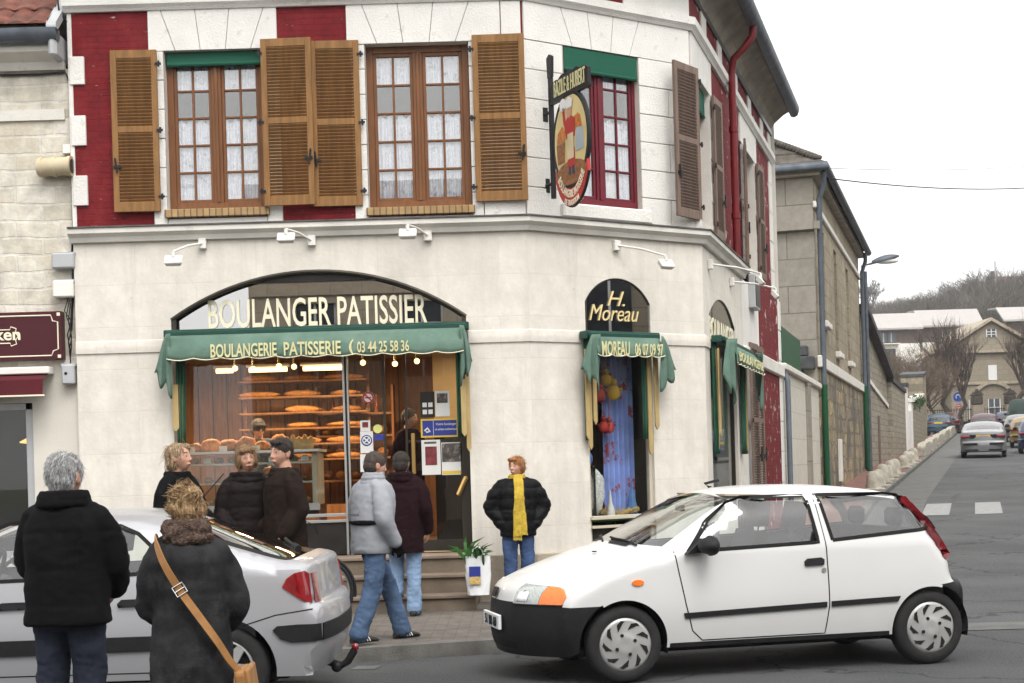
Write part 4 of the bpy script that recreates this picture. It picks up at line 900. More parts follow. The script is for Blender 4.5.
both(oval(.055, .07, 16, cx_, cz_+.30), 4, 8); both(Q([(-.16, .66), (.16, .66), (.22, .82), (.0, .9), (-.20, .82)]), 5, 9); both(oval(.075, .07, 16, cx_-.15, cz_+.40), 3, 9)
mb.build('painted_scene', ['sign_cream', 'sign_red', 'sign_blue', 'sign_brown', 'sign_orange', 'sign_apron', 'sign_navy', 'sign_brown', 'skin', 'white_paint'], parent=panel)
n = 20; lo = [(cx_+(rx_+.02)*cos(pi+.5+(pi-1.0)*i/n), cz_-.12+(rz_+.09)*sin(pi+.5+(pi-1.0)*i/n)) for i in range(n+1)]; hi = [(cx_+(rx_+.01)*cos(2*pi-.5-(pi-1.0)*i/n), cz_-.05+(rz_-.03)*sin(2*pi-.5-(pi-1.0)*i/n)) for i in range(n+1)]
mb = MB(); mb.prism(lo+hi, pr, -.02, .02, 0); mb.tube([(a, 0, b) for a, b in lo], .018, 6, 1); ban = mb.build('banner', ['sign_red', 'black_iron'], parent=sg)
def arctext(s, h, rad_off, span, sd):
    l = text(s, w=1.0, h=h, depth=.005, bold=.01)
    def g(v):
        a = pi*1.5+(v.x-.5)*span*sd*-1*-1
        a = pi*1.5+(v.x-.5)*span
        rr = v.z+rad_off; x = (rx_*.98+rr)*cos(a); z = (rz_+.03+rr)*sin(a)
        return Vector((cx_+(x if sd < 0 else -x), (-.024+v.y) if sd < 0 else (.024-v.y), cz_-.10+z+.0))
    # text reads along the bottom, upright: radius shrinks upward
    xf(l, lambda v: g(Vector((v.x, v.y, -v.z)))); return l
for sd in (-1, 1):
    arctext('BOULANGERIE PATISSERIE', .085, -.01, 1.9, sd).build('lettering', 'cream_letter', parent=ban); arctext('DE TRADITION', .06, .075, .75, sd).build('lettering', 'cream_letter', parent=ban)
# stickers and posters on the entrance glass
def sticker(name, label, cat, x0, x1, y0, y1, m, extra=None, d=-.145, group=None, round_=False, border=None):
    p = A.at((x0+x1)/2, (y0+y1)/2); w = A.at(x1, y0)[0]-A.at(x0, y0)[0]; h = (y1-y0)*16.55/1500
    o = onthing(A, name, label, cat, p[0], p[1], d, group)
    mb = MB()
    if round_: mb.prism([(w/2*cos(2*pi*i/28), w/2*sin(2*pi*i/28)) for i in range(28)], pr, -.003, 0)
    else: mb.box(-w/2, w/2, -.003, 0, -h/2, h/2)
    mb.build('sheet', m, parent=o)
    if extra: extra(o, w, h)
    return o
M['paper'] = mat('poster_paper', (.62, .62, .60), .6, var=.05); M['blue_sign'] = mat('blue_sign', (.03, .045, .24), .4, var=.08); M['yellow'] = mat('yellow_sign', (.62, .42, .06), .5); M['photo_red'] = mat('photo_red', (.16, .03, .035), .5, var=.6, scale=12); M['photo_dark'] = mat('photo_dark', (.07, .06, .055), .5, var=.7, scale=14, col2=(.35, .3, .25), c2scale=9); M['pale_yel'] = mat('pale_yellow', (.60, .60, .20), .5)
def patches(*ps):
    def f(o, w, h):
        for nm, m, a, b, c, d, k in ps:
            mb = MB(); mb.box(a*w/2, b*w/2, -.0035-.0015*k, -.0032, c*h/2, d*h/2); mb.build(nm, m, parent=o)
    return f
def ringed(o, w, h, m='sign_red', bar=True):
    mb = MB(); mb.tube([(w*.42*cos(a*2*pi/28), -.005, w*.42*sin(a*2*pi/28)) for a in range(28)], .009, 5, closed=True)
    if bar: mb.tube([(-w*.3, -.005, w*.3), (w*.3, -.005, -w*.3)], .008, 5)
    mb.tube([(-w*.25, -.004, 0), (w*.25, -.004, 0)], .008, 5); mb.build('symbol', m, parent=o)
sticker('no_smoking_sticker', 'round no smoking sticker on the glass beside the door', 'sticker', 361, 373, 391, 403, 'paper', ringed, round_=True)
def bl_round(o, w, h):
    mb = MB(); mb.prism([(w*.43*cos(2*pi*i/28), w*.43*sin(2*pi*i/28)+h*.08) for i in range(28)], pr, -.006, -.003); mb.build('disc', 'blue_sign', parent=o)
    mb = MB()
    for k in (-1, 1): mb.tube([(-w*.22, -.008, h*.08-k*w*.2), (w*.22, -.008, h*.08+k*w*.2)], .010, 5)
    mb.tube([(w*.3*cos(2*pi*i/24), -.008, w*.3*sin(2*pi*i/24)+h*.08) for i in range(24)], .007, 5, closed=True); mb.build('symbol', 'paper', parent=o)
sticker('card_sticker', 'white card with a blue round emblem on the glass', 'sticker', 359, 372, 431, 453, 'paper', bl_round)
sticker('small_notice', 'small white notice with a dark red picture above the blue emblem', 'notice', 359, 369, 420, 431, 'paper', patches(('picture', 'photo_red', -.6, .6, -.3, .7, 1)))
sticker('paper_notice', 'plain white paper notice lowest on the side glass', 'notice', 359, 369, 454, 472, 'paper')
sticker('yellow_sticker', 'round pale yellow sticker on the glass', 'sticker', 372, 381, 424, 433, 'pale_yel', round_=True)
sticker('blue_sticker', 'small dark blue label under the round yellow sticker', 'sticker', 373, 383, 434, 440, 'blue_sign')
def bsign(o, w, h):
    mb = MB(); mb.box(-w/2+.02, w/2-.02, -.006, -.003, -h/2+.02, h/2-.02); p = mb.build('blue_field', 'blue_sign', parent=o)
    l = text('Votre boulanger', w=w*.55, h=h*.17, depth=.003, bold=.01); xf(l, lambda v: Vector((v.x-w*.10, v.y-.008, v.z+h*.10))); l.build('lettering', 'paper', parent=o)
    l = text('un artisan authentique', w=w*.58, h=h*.15, depth=.003, bold=.01); xf(l, lambda v: Vector((v.x-w*.12, v.y-.008, v.z-h*.16))); l.build('lettering', 'paper', parent=o)
    mb = MB(); mb.box(-w*.17, -w*.16, -.008, -.006, -h*.42, h*.42); mb.tube([(-w*.40, -.008, -h*.15), (-w*.32, -.008, h*.0), (-w*.26, -.008, -h*.18), (-w*.36, -.008, -h*.22)], .012, 5); mb.build('symbol', 'paper', parent=o)
sticker('blue_sign', 'blue sign with yellow border on the shop door', 'sign', 420, 458, 418, 437, 'yellow', bsign)
sticker('door_notice', 'black notice with four pale round pictures on the door', 'notice', 419.5, 434, 391, 417, 'dark_panel', patches(('picture', 'paper', -.7, -.1, -.75, -.4, 1), ('picture', 'paper', .1, .7, -.75, -.4, 1), ('picture', 'paper', -.7, -.1, -.2, .15, 1), ('picture', 'paper', .1, .7, -.2, .15, 1)))
sticker('door_notice', 'pale grey notice with a dark photo on the door', 'notice', 434.5, 449, 390, 416, 'paper', patches(('picture', 'photo_dark', -.75, .75, .05, .8, 1)))
sticker('poster', 'white poster with a dark red portrait on the door', 'poster', 421, 440, 439.5, 475, 'paper', patches(('picture', 'photo_red', -.62, .62, -.45, .62, 1), ('title', 'photo_dark', -.7, .6, .78, .9, 1)))
sticker('poster', 'poster with a snowy photo and yellow foot on the door', 'poster', 441, 462, 442, 475, 'paper', patches(('picture', 'photo_dark', -.95, .95, -.2, .95, 1), ('picture', 'yellow', -.95, .95, -.95, -.75, 1)))

# ================================================================== inside the shop
def Ain(name, label, cat, u, y, z, group=None): return onthing(A, name, label, cat, u, z, -y, group)
c = Ain('display_counter', 'long glass fronted pastry counter behind the shop window', 'counter', 0, 0, FLOOR)
mb = MB(); mb.box(.35, 2.55, .75, 1.5, 0, .55, 0); mb.box(.33, 2.57, .70, .76, .50, .58, 1); mb.box(.33, 2.57, .68, .70, .10, .45, 2); mb.build('base', ['dark_panel', 'alu', 'wood_warm'], parent=c)
for z in (.82, 1.05):
    mb = MB(); mb.box(.38, 2.52, .80, 1.4, z, z+.02); mb.build('shelf', 'alu', parent=c)
mb = MB(); mb.box(.35, 2.55, .72, .73, .58, 1.18); mb.build('front_glass', 'glass_shop', parent=c)
mb = MB(); mb.box(.33, 2.57, .70, 1.5, 1.18, 1.21); mb.build('counter_top', 'white_panel', parent=c)
mb = MB(); mb.box(.36, .42, .78, 1.4, .56, 1.16); mb.box(2.48, 2.54, .78, 1.4, .56, 1.16); mb.build('end_panel', 'beige_frame', parent=c)
rg = random.Random(5)
for row, (z, m) in enumerate(((.58, 'pastry'), (.84, 'bread'), (1.07, 'pastry'))):
    for k in range(14):
        u = .5+k*.145; o = MB(); o.ball((0, 0, .035), (.055, .05, .04), 12, 7, fn=lambda d, q: q*(1+.18*noise.noise(d*3+Vector((k, row, 0)))))
        ob = o.build('pastry', m, loc=A.pt(u, FLOOR+z, -(.95+.1*rg.random())), smooth=180, rotz=rg.random()*3)
        tag(ob, 'small golden pastry on the %s glass shelf of the counter' % ('lowest', 'middle', 'upper')[row], 'pastry', 'pastries in the counter')
for k in range(9):
    sz = rg.uniform(.7, 1.25); o = MB(); o.ball((0, 0, .06*sz), (.12*sz, .085*sz, .075*sz*rg.uniform(.8, 1.3)), 14, 8, fn=lambda d, q: q*(1+.25*noise.noise(d*2.5+Vector((k, 9, 0))))); ob = o.build('round_loaf', 'bread', loc=A.pt(.5+k*.19+rg.uniform(-.05, .05), FLOOR+1.212, -(.95+.3*rg.random())), smooth=180, rotz=rg.random()*3)
    tag(ob, 'crusty round loaf in the row standing on the counter top', 'loaf', 'round loaves on the counter')
# baguette rack on the back wall
rk = Ain('bread_rack', 'wooden wall rack of slatted shelves holding baguettes', 'rack', 1.35, 3.6, FLOOR+.95)
for k in range(6):
    mb = MB(); z = .15+k*.21
    for j in range(4): mb.box(-.15, 1.55, -.0-.12*j, .04-.12*j, z, z+.02)
    mb.build('shelf', 'wood_warm', parent=rk)
for u in (-.15, .7, 1.52):
    mb = MB(); mb.box(u, u+.04, .05, .09, 0, 1.5); mb.build('post', 'wood_warm', parent=rk)
for k in range(6):
    for j in range(6):
        if rg.random() < .22: continue
        mb = MB(); mb.ball((0, 0, 0), (rg.uniform(.17, .29), rg.uniform(.032, .055), rg.uniform(.03, .05)), 12, 10, fn=lambda d, q: q+Vector((0, 0, .01*noise.noise(d*3+Vector((k, j, 0)))))); ob = mb.build('baguette', 'bread', loc=A.pt(1.35+.12+(j%3)*.56+rg.uniform(-.03, .03), FLOOR+.95+.205+k*.21, -(3.32+.13*(j//3)+rg.uniform(-.02, .02))), rotz=rg.uniform(-.3, .3), smooth=180)
        tag(ob, 'golden baguette lying on the %s shelf of the slatted wall rack' % ('lowest', 'second', 'third', 'fourth', 'fifth', 'topmost')[k], 'baguette', 'baguettes on the rack')
sh = Ain('wall_shelf', 'tall shelf unit of bread beyond the window mullion', 'shelf', 3.0, 3.9, FLOOR)
mb = MB(); mb.box(-.8, .2, -.3, .05, 0, .5, 0)
for z in (.8, 1.1, 1.4, 1.7): mb.box(-.8, .2, -.3, .05, z, z+.03)
mb.box(-.83, -.8, -.3, .05, 0, 2.1); mb.box(.2, .23, -.3, .05, 0, 2.1); mb.build('case', 'wood_warm', parent=sh)
for z in (.83, 1.13, 1.43):
    for j in range(5):
        mb = MB(); mb.ball((0, 0, .06), (.085, .11, .065), 12, 8); ob = mb.build('tin_loaf', 'bread', loc=A.pt(2.3+j*.19, FLOOR+z, -3.75), smooth=180); tag(ob, 'brown tin loaf on the %s board of the tall shelf unit' % {.83: 'lowest', 1.13: 'middle', 1.43: 'upper'}[z], 'loaf', 'loaves on the tall shelves')
for k in range(11):
    mb = MB(); mb.box(-.045, .045, -.004, .004, 0, .06); tag(mb.build('price_card', 'paper', loc=A.pt(.5+k*.19, FLOOR+(1.213 if k % 2 else 1.075), -.79), rotz=0), 'small white price card standing %s on the pastry counter' % (('between the round loaves' if k % 2 else 'before the upper shelf pastries')), 'price card', 'price cards on the counter')
M['bottle'] = mat('juice_bottle', (.35, .10, .03), .2, var=.3); 
for k in range(7):
    mb = MB(); mb.lathe([(0, 0), (.035, .005), (.035, .16), (.014, .21), (.014, .25), (0, .255)], (0, 0, 0), n=14); tag(mb.build('juice_bottle', 'bottle', loc=A.pt(2.27+k*.12, FLOOR+1.732, -3.72), smooth=50), 'orange red juice bottle in the row on top of the tall shelf unit', 'bottle', 'bottles on the tall shelves')
mb = MB()
for k in range(5): mb.ball((.0+.07*(k-2), 0, .06+.02*(k % 2)), (.04, .04, .10), 10, 8)
t = Ain('bread_basket', 'wicker basket of small rolls at the end of the pastry counter', 'basket', 2.3, 1.05, FLOOR+1.212); mb.build('rolls', 'pastry', parent=t, smooth=180); mb = MB(); mb.lathe([(0, 0), (.16, 0), (.2, .12), (.19, .12), (.15, .01)], (0, 0, 0), n=20); mb.build('wicker', 'straw', parent=t) if 'straw' in M else mb.build('wicker', 'tan_slat', parent=t)
# lit tubes and bulbs
M['tube_glow'] = emit('warm_tube', (1, .62, .24), 2.6); M['bulb_glow'] = emit('warm_bulb', (1, .62, .2), 3.5)
for u0, u1, zz, y, lb in ((uA(217), uA(234), 0, 3.4, 'short lit strip lamp'), (uA(250), uA(288), 0, 2.6, 'long lit strip lamp in the middle of the shop ceiling'), (uA(304), uA(345), 0, 2.6, 'long lit strip lamp by the window mullion')):
    k = (16.7+y)/16.7; cx = ((u0+u1)/2+A.ox)*k-A.ox; w = (u1-u0)*k; z = 1.6+(A.at(260, 370)[1]-1.6)*k
    t = Ain('strip_lamp', lb if 'ceiling' in lb or 'mullion' in lb else 'short lit strip lamp at the back of the shop', 'lamp', cx, y, min(z, zb-.12)); mb = MB(); mb.tube([(-w/2, 0, 0), (w/2, 0, 0)], .03, 8); mb.build('tube', 'tube_glow', parent=t); mb = MB(); mb.box(-w/2-.03, w/2+.03, -.05, .05, .035, .07); mb.build('fitting', 'white_metal', parent=t)
for x, y in ((236, 362), (254, 363), (280, 361), (295, 362), (364, 360), (396, 362), (418, 360)):
    k = (16.7+.55)/16.7; lb = {236: 'first lit bulb from the cream stone wall', 254: 'second lit bulb from the cream stone wall', 280: 'third lit bulb from the cream stone wall', 295: 'lit bulb just before the window mullion', 364: 'lit bulb just past the window mullion', 396: 'lit bulb over the shop doorway', 418: 'lit bulb over the notices on the door'}[x]; u = (uA(x)+A.ox)*k-A.ox; t = Ain('ceiling_bulb', lb, 'lamp', u, .55, 1.6+(A.at(318, y+4)[1]-1.6)*k, 'bulbs along the shop window')
    mb = MB(); mb.ball((0, 0, 0), .032, 14, 9); mb.build('bulb', 'bulb_glow', parent=t, smooth=180); mb = MB(); mb.tube([(0, 0, .04), (0, 0, .22)], .012, 6); mb.build('stem', 'brass', parent=t)
for u, y, e in ((1.1, 1.9, 62), (2.6, 2.2, 55), (4.3, 1.3, 10)):
    li = bpy.data.lights.new('shop_light', 'AREA'); li.energy = e; li.size = 1.0; li.size_y = .3; li.shape = 'RECTANGLE'; li.color = (1, .72, .44)
    lo = bpy.data.objects.new('shop_light', li); COL.objects.link(lo); lo.location = A.pt(u, zb-.2, -y)
# contents of the corner display window
def Bin(name, label, cat, u, y, z, group=None): return onthing(B, name, label, cat, u, z, -y, group)
M['blue_fabric'] = mat('blue_patterned_fabric', (.30, .40, .80), .8, var=.25, scale=4, col2=(.40, .07, .08), c2scale=5, c2lo=.56, c2hi=.60); M['lace'] = mat('white_lace', (.62, .62, .62), .9, var=.3, scale=40); M['toy_red'] = mat('red_toy', (.45, .04, .03), .5, var=.3, scale=12); M['toy_yellow'] = mat('yellow_toy', (.6, .36, .03), .5, var=.2); M['foil_blue'] = mat('blue_foil', (.10, .22, .5), .3, var=.3); M['straw'] = mat('straw', (.5, .36, .13), .9, var=.4, scale=40)
mb = MB(); n = 40; x0, x1 = (bl+br_)/2+.0, br_-.04; vs = []
for i in range(n+1):
    u = x0+(x1-x0)*i/n; vs += [(u, .36+.035*sin(i*.9), bsl), (u, .36+.03*sin(i*.9), btr-.12)]
mb.add(vs, [(2*i, 2*i+1, 2*i+3, 2*i+2) for i in range(n)]); tag(mb.build('patterned_drape', 'blue_fabric', loc=(B.ox, B.oy, 0), rotz=B.a, smooth=180), 'blue flowered drape hanging in the corner display window', 'drape')
o = MB(); o.ball((0, 0, .28), (.14, .08, .28), 20, 14, fn=lambda d, q: q*(1+.25*noise.noise(d*4))); tag(o.build('lace_cloth', 'lace', loc=B.pt(bl+.2, bsl, -.22), smooth=180), 'crumpled white lace cloth standing in the corner display', 'cloth')
o = MB(); o.lathe([(.0, 0), (.055, 0), (.05, .05), (.02, .16), (.004, .3), (0, .3)], (0, 0, 0)); tag(o.build('white_cone', 'white_paint', loc=B.pt((bl+br_)/2-.02, bsl, -.22), smooth=60), 'slim white cone ornament in the corner display', 'ornament')
o = MB(); o.lathe([(.0, 0), (.07, 0), (.06, .1), (.03, .25), (.005, .4), (0, .4)], (0, 0, 0), n=8); tag(o.build('foil_cone', 'foil_blue', loc=B.pt(br_-.18, bsl, -.22)), 'blue foil cone ornament in the corner display', 'ornament')
o = MB()
for k in range(60):
    a = rg.random()*6.3; o.tube([(.16*cos(a)*rg.random(), .08*sin(a), .01), (.26*cos(a), .1*sin(a+.4), .05+.05*rg.random())], .006, 4)
tag(o.build('straw_nest', 'straw', loc=B.pt((bl+br_)/2+.08, bsl, -.22)), 'loose nest of yellow straw on the display floor', 'straw')
for k, (u, z, m, s_) in enumerate(((.22, 2.42, 'toy_red', .07), (.33, 2.6, 'toy_yellow', .06), (.43, 2.45, 'toy_yellow', .08), (.27, 2.05, 'toy_red', .06), (.35, 2.04, 'toy_red', .06))):
    o = MB(); o.ball((0, 0, 0), (s_, s_*.6, s_*1.2), 14, 9); o.ball((0, 0, s_*1.5), s_*.6, 12, 8); o.tube([(-s_*1.3, 0, s_*.4), (0, 0, s_*.3), (s_*1.3, 0, s_*.5)], s_*.25, 6); o.tube([(0, 0, s_*2), (0, 0, btr-.12-z)], .003, 4)
    tag(o.build('hanging_figure', m, loc=B.pt(bl+u+.12, z, -.22), smooth=60), ['small red figure hung topmost of the red ones in the corner window', 'small yellow figure hung highest in the corner window', 'larger yellow figure hung beside the blue drape', 'low red figure hung near the awning slat', 'low red figure hung next to the dark glass middle'][k], 'figure')
o = MB(); o.ball((0, 0, .09), (.07, .05, .09), 14, 9); o.ball((0, 0, .23), .055, 12, 8); tag(o.build('blue_doll', 'foil_blue', loc=B.pt(bl+.13, bsl+.58, -.22), smooth=180), 'round blue doll standing high beside the lace cloth', 'doll')
o = MB(); o.box(-.1, .1, -.1, .12, -.02, 0); o.box(-.09, -.07, -.08, .1, -.58, -.02); o.box(.07, .09, -.08, .1, -.58, -.02); tag(o.build('display_stand', 'dark_panel', loc=B.pt(bl+.13, bsl+.58, -.22)), 'narrow dark stand carrying the blue doll', 'stand')

# ================================================================== NEIGHBOUR HOUSE
NF = Frame(-12.0, 16.78, 0)
nb = thing('stone_house', 'pale rubble stone house with red tiled roof beside the bakery', 'building', (NF.ox, NF.oy, 0))
def nbp(mb, name, m, parent=None, **k): return mb.build(name, m, parent=parent or nb, **k)
LN = A.ox-NF.ox-.02
ng = NF.at(60, 322)[1]; ntop = NF.at(30, 70)[1]; ngut = NF.at(30, 47)[1]
nw1 = NF.at(34, 450)[0]
mb = MB(); mb.box(0, LN, 0, .4, ng-.5, ntop); nbp(mb, 'upper_wall', 'rubble')
hole = rect(nw1-3.0, nw1, .75, NF.at(20, 403)[1])
mb = MB(); mb.sheet(rect(0, LN, .1, ng-.5), [hole], wy(-.01)); mb.band(hole, pr, -.01, .3); nbp(mb, 'lower_wall', 'render_pale')
mb = MB(); zb0 = NF.at(40, 110)[1]; mb.box(0, LN-.05, -.03, .1, zb0-.12, zb0); nbp(mb, 'stone_band', 'stone_trim')
mb = MB(); mb.prism([(0, ntop-.02), (-.06, ntop-.02), (-.10, ntop+.06), (-.24, ntop+.14), (-.24, ntop+.26), (0, ntop+.26)], lambda a, b, d: (d, a, b), 0, LN-.03); nbp(mb, 'eaves_cornice', 'stone_trim')
mb = MB(); zg = ntop+.30; mb.prism([(-.22, zg), (-.25, zg-.07), (-.31, zg-.09), (-.37, zg-.06), (-.39, zg+.02), (-.39, zg+.06), (-.22, zg+.06)], lambda a, b, d: (d, a, b), 0, LN-.02); nbp(mb, 'gutter', 'zinc', smooth=60)
mb = MB(); sl = .8
for r in range(10):
    for c_ in range(int(LN/.22)+1):
        x = c_*.22; y0 = -.34+r*.30; z0 = zg+.07+(y0+.34)*sl+.02
        vs = []
        for yy, zz in ((y0, z0+.03), (y0+.34, z0+.34*sl)):
            for i in range(5):
                vs.append((min(x+.055*i, LN-.12), yy+.0, zz+(.035*sin(pi*i/4))))
        n = 5; mb.add(vs, [(i, i+1, n+i+1, n+i) for i in range(4)]+[tuple(range(5))+()])
nbp(mb, 'tiled_roof', 'roof_tile', smooth=40)
mb = MB(); mb.add([(0, -.34, zg+.06), (LN-.1, -.34, zg+.06), (LN-.1, 3.2, zg+.06+3.54*sl), (0, 3.2, zg+.06+3.54*sl), (0, 8, zg-.3), (LN-.1, 8, zg-.3)], [(0, 1, 2, 3), (3, 2, 5, 4)]); nbp(mb, 'roof_deck', 'old_tile')
mb = MB(); mb.prism([(-.36, zg+.0), (-.36, zg+.12), (3.2, zg+.12+3.56*sl), (3.2, zg+3.56*sl)], lambda a, b, d: (d, a, b), LN-.13, LN-.02); mb.box(LN-.12, LN-.025, -.36, .1, ntop+.05, zg+.05); nbp(mb, 'roof_verge', 'grey_box', bevel=.03)
fm = MB(); x0, x1, z0, z1 = hole[0][0], hole[1][0], hole[0][1], hole[2][1]
fm.box(x1-.09, x1, .02, .1, z0, z1); fm.box(x0, x0+.09, .02, .1, z0, z1); fm.box(x0, x1, .02, .1, z1-.08, z1); fm.box(x0, x1, .02, .1, z0, z0+.08); fo = nbp(fm, 'window', 'alu_grey', bevel=.006)
g = MB(); g.box(x0+.08, x1-.08, .055, .061, z0+.07, z1-.07); nbp(g, 'pane', 'glass_shop', fo)
mb = MB(); mb.add([(x0-.1, .9, z0-.2), (x1+.05, .9, z0-.2), (x1+.05, .9, z1+.2), (x0-.1, .9, z1+.2)], [(0, 1, 2, 3)]); nbp(mb, 'window_back', 'dark_panel')
mb = MB(); mb.box(0, LN, .4, 7.8, 4.0, 4.1); mb.box(0, .1, .4, 7.8, .1, ntop); mb.box(0, LN, 7.7, 7.8, .1, ntop); nbp(mb, 'rear_wall', 'render_pale')
def NT(name, label, cat, x, y, d=0): u, z = NF.at(x, y); return onthing(NF, name, label, cat, u, z, d)
t = NT('pendant_lamp', 'brass pendant lamp glowing inside the neighbouring window', 'lamp', 18, 441, -.55); mb = MB(); mb.lathe([(.0, .06), (.06, .055), (.16, 0), (.15, -.01), (0, -.03)], (0, 0, 0)); mb.build('shade', emit('pendant_glow', (1, .62, .22), .9), parent=t, smooth=60); mb = MB(); mb.tube([(0, 0, .05), (0, 0, .6)], .012, 6); mb.build('stem', 'brass', parent=t)
# maroon cafe sign
t = NT('cafe_sign', 'maroon cafe sign board with cream scrolled border and partly seen lettering', 'sign', 66, 360); zz = t.location.z; h = NF.at(66, 312)[1]-zz; w = 3.4
mb = MB(); mb.box(-w, 0, -.12, 0, 0, h); mb.build('board', 'maroon_sign', parent=t, bevel=.006)
mb = MB(); i_ = .045
loop = [(-w+i_, i_+.06), (-w+i_+.06, i_), (-.12, i_), (-.12+.02, i_+.05), (-i_, i_+.07), (-i_, h-.12), (-.10, h-.11), (-.12, h-i_), (-w+i_+.06, h-i_), (-w+i_, h-.1)]
mb.tube([(a, -.123, b) for a, b in loop], .008, 5, closed=True)
for b in (.035, h-.035): mb.obox((-.035, -.122, b), (.035, .008, .035))
mb.build('border', 'cream_letter', parent=t)
l = text('ken', h=.135, depth=.006, bold=.02, shear=0); u_ = NF.at(1, 342)[0]-NF.at(66, 360)[0]; xf(l, lambda v: Vector((v.x*1.1+u_-.02, v.y-.125, v.z+h*.42))); l.build('lettering', 'cream_letter', parent=t)
mb = MB(); lu = NF.at(20, 337)[0]-NF.at(66, 360)[0]
mb.tube([(a, -.123, b) for a, b in ((lu-1.2, h*.36), (lu-.07, h*.36), (lu-.06, h*.30), (lu, h*.34), (lu-.01, h*.42), (lu+.02, h*.5), (lu-.01, h*.58), (lu, h*.66), (lu-.06, h*.70), (lu-.07, h*.64), (lu-1.2, h*.64))], .007, 5); mb.build('emblem', 'cream_letter', parent=t)
t = NT('cafe_awning', 'maroon rolled cafe awning under the maroon sign board', 'awning', 52, 372); w = 3.2
mb = MB(); mb.box(-w, .03, -.2, .0, -.03, .05); mb.build('cassette', 'white_metal', parent=t, bevel=.01)
mb = MB(); n = 60; vs = []
for i in range(n+1):
    f = i/n; x = -w+w*f
    for j, (y, z) in enumerate(((-.14, -.03), (-.34, -.10), (-.36, -.27))): vs.append((x, y, z-(.012*abs(sin(f*30)) if j == 2 else 0)))
mb.add(vs, [(3*i+j, 3*i+j+1, 3*i+4+j, 3*i+3+j) for i in range(n) for j in (0, 1)]); mb.build('cloth', 'maroon_cloth', parent=t)
mb = MB(); mb.box(-w, .02, -.365, -.355, -.285, -.268); mb.build('front_bar', 'cream_letter', parent=t)
for x, y, w, h, lb in ((66, 262, .25, .17, 'grey junction box topmost on the wall edge'), (66, 290, .23, .19, 'white junction box in the middle above the cables'), (71, 375, .14, .22, 'small grey meter box with a black dot below the cafe sign')):
    t = NT('junction_box', lb, 'box', x, y, 0); mb = MB(); mb.box(-w/2, w/2, -.13, 0, -h/2, h/2); mb.build('casing', 'grey_box' if y != 290 else 'white_metal', parent=t, bevel=.015); mb = MB(); mb.box(-w/2-.008, w/2+.008, -.1, 0, h/2-.02, h/2+.012) ; mb.build('lid', 'grey_box', parent=t)
    if y == 375: mb = MB(); mb.ball((-.02, -.13, .01), (.018, .008, .018)); mb.build('knob', 'ink', parent=t)
t = NT('vent_pipe', 'stubby beige ceramic vent pipe leaning on the stone wall', 'pipe', 56, 169, 0)
mb = MB(); mb.tube([(-.16, -.10, .0), (.22, -.14, 0)], .10, 20, caps=False); mb.tube([(-.16, -.10, .0), (.22, -.14, 0)], .085, 20); 
for u in (-.12, .03, .2): mb.tube([(u-.02, -.105-u*.1, 0), (u+.02, -.11-u*.1, 0)], .112, 20)
mb.build('pipe', 'ceramic', parent=t, smooth=50); mb = MB(); mb.tube([(.221, -.14, 0), (.226, -.14, 0)], .08, 20); mb.build('mouth', 'dark_panel', parent=t)
def cable(name, label, pts, r=.012, m='black_iron', cat='cable'):
    mb = MB(); mb.tube(pts, r, 6); return tag(mb.build(name, m, smooth=180), label, cat)
def npt(x, y, d=.03): return NF.pt(*NF.at(x, y), d)
cable('wall_cable', 'black cable running down the edge of the rubble stone wall', [npt(0, 76), npt(40, 75), npt(66, 73), npt(71, 84), npt(72, 120), npt(73, 180), npt(74, 228), npt(73, 250), npt(74, 290), npt(72, 330)])
cable('wall_cable', 'thin black cable dropping from the roof edge past the bakery string course', [npt(60, 0, .1), npt(62, 15, .1), npt(70, 25, .08), npt(75, 45, .06), npt(74, 70, .05)])
for k in range(4): cable('loose_cable', ['looped black cable under the white junction box', 'short black cable hanging beside the cafe sign', 'tangled cable between the meter box and sign', 'thin cable along the bakery edge by the cafe sign'][k], [npt(70+k, 298+k*3, .06), npt(67+k*2, 312+k*5, .1), npt(74, 322+k*8, .09), npt(69+k, 335+k*8, .06), npt(72, 352+k*5, .05)], .007)
t = NT('cable_clip', 'small white plastic box on the wall cable', 'box', 68, 150, 0); mb = MB(); mb.box(-.045, .045, -.06, 0, -.05, .05); mb.build('cover', 'white_metal', parent=t, bevel=.006)
# ================================================================== SIDE STREET BUILDINGS
G0, G1, G2 = Vector((7.06, 34.3)), Vector((11.38, 48.5)), Vector((14.6, 58.1))
def fr_between(p, q): return Frame(p.x, p.y, atan2(q.y-p.y, q.x-p.x)), (q-p).length
# low pale wall between bakery and stone house
fw_, lw = fr_between(Vector((4.82, 26.52)), G0)
t = thing('garden_wall', 'pale block garden wall with a green panel beside the bakery', 'wall', (fw_.ox, fw_.oy, 0), fw_.a)
mb = MB(); mb.box(.02, lw-.02, 0, .3, .0, 3.2); mb.build('wall', 'pale_wall', parent=t)
mb = MB(); mb.box(4.6, 5.3, -.06, .3, 0, 3.25); mb.build('pilaster', 'ashlar_grey', parent=t)
mb = MB(); mb.box(-.02, lw, -.08, .38, 3.2, 3.32); mb.build('coping', 'stone_trim', parent=t, bevel=.02)
mb = MB(); mb.box(.3, 4.0, .02, .08, 3.33, 4.0); mb.build('green_panel', 'pipe_green', parent=t)
mb = MB(); mb.tube([(.15, -.08, .1), (.15, -.08, 3.0), (.25, -.02, 3.15)], .05, 10); mb.build('downpipe', 'pipe_blue', parent=t, smooth=50)
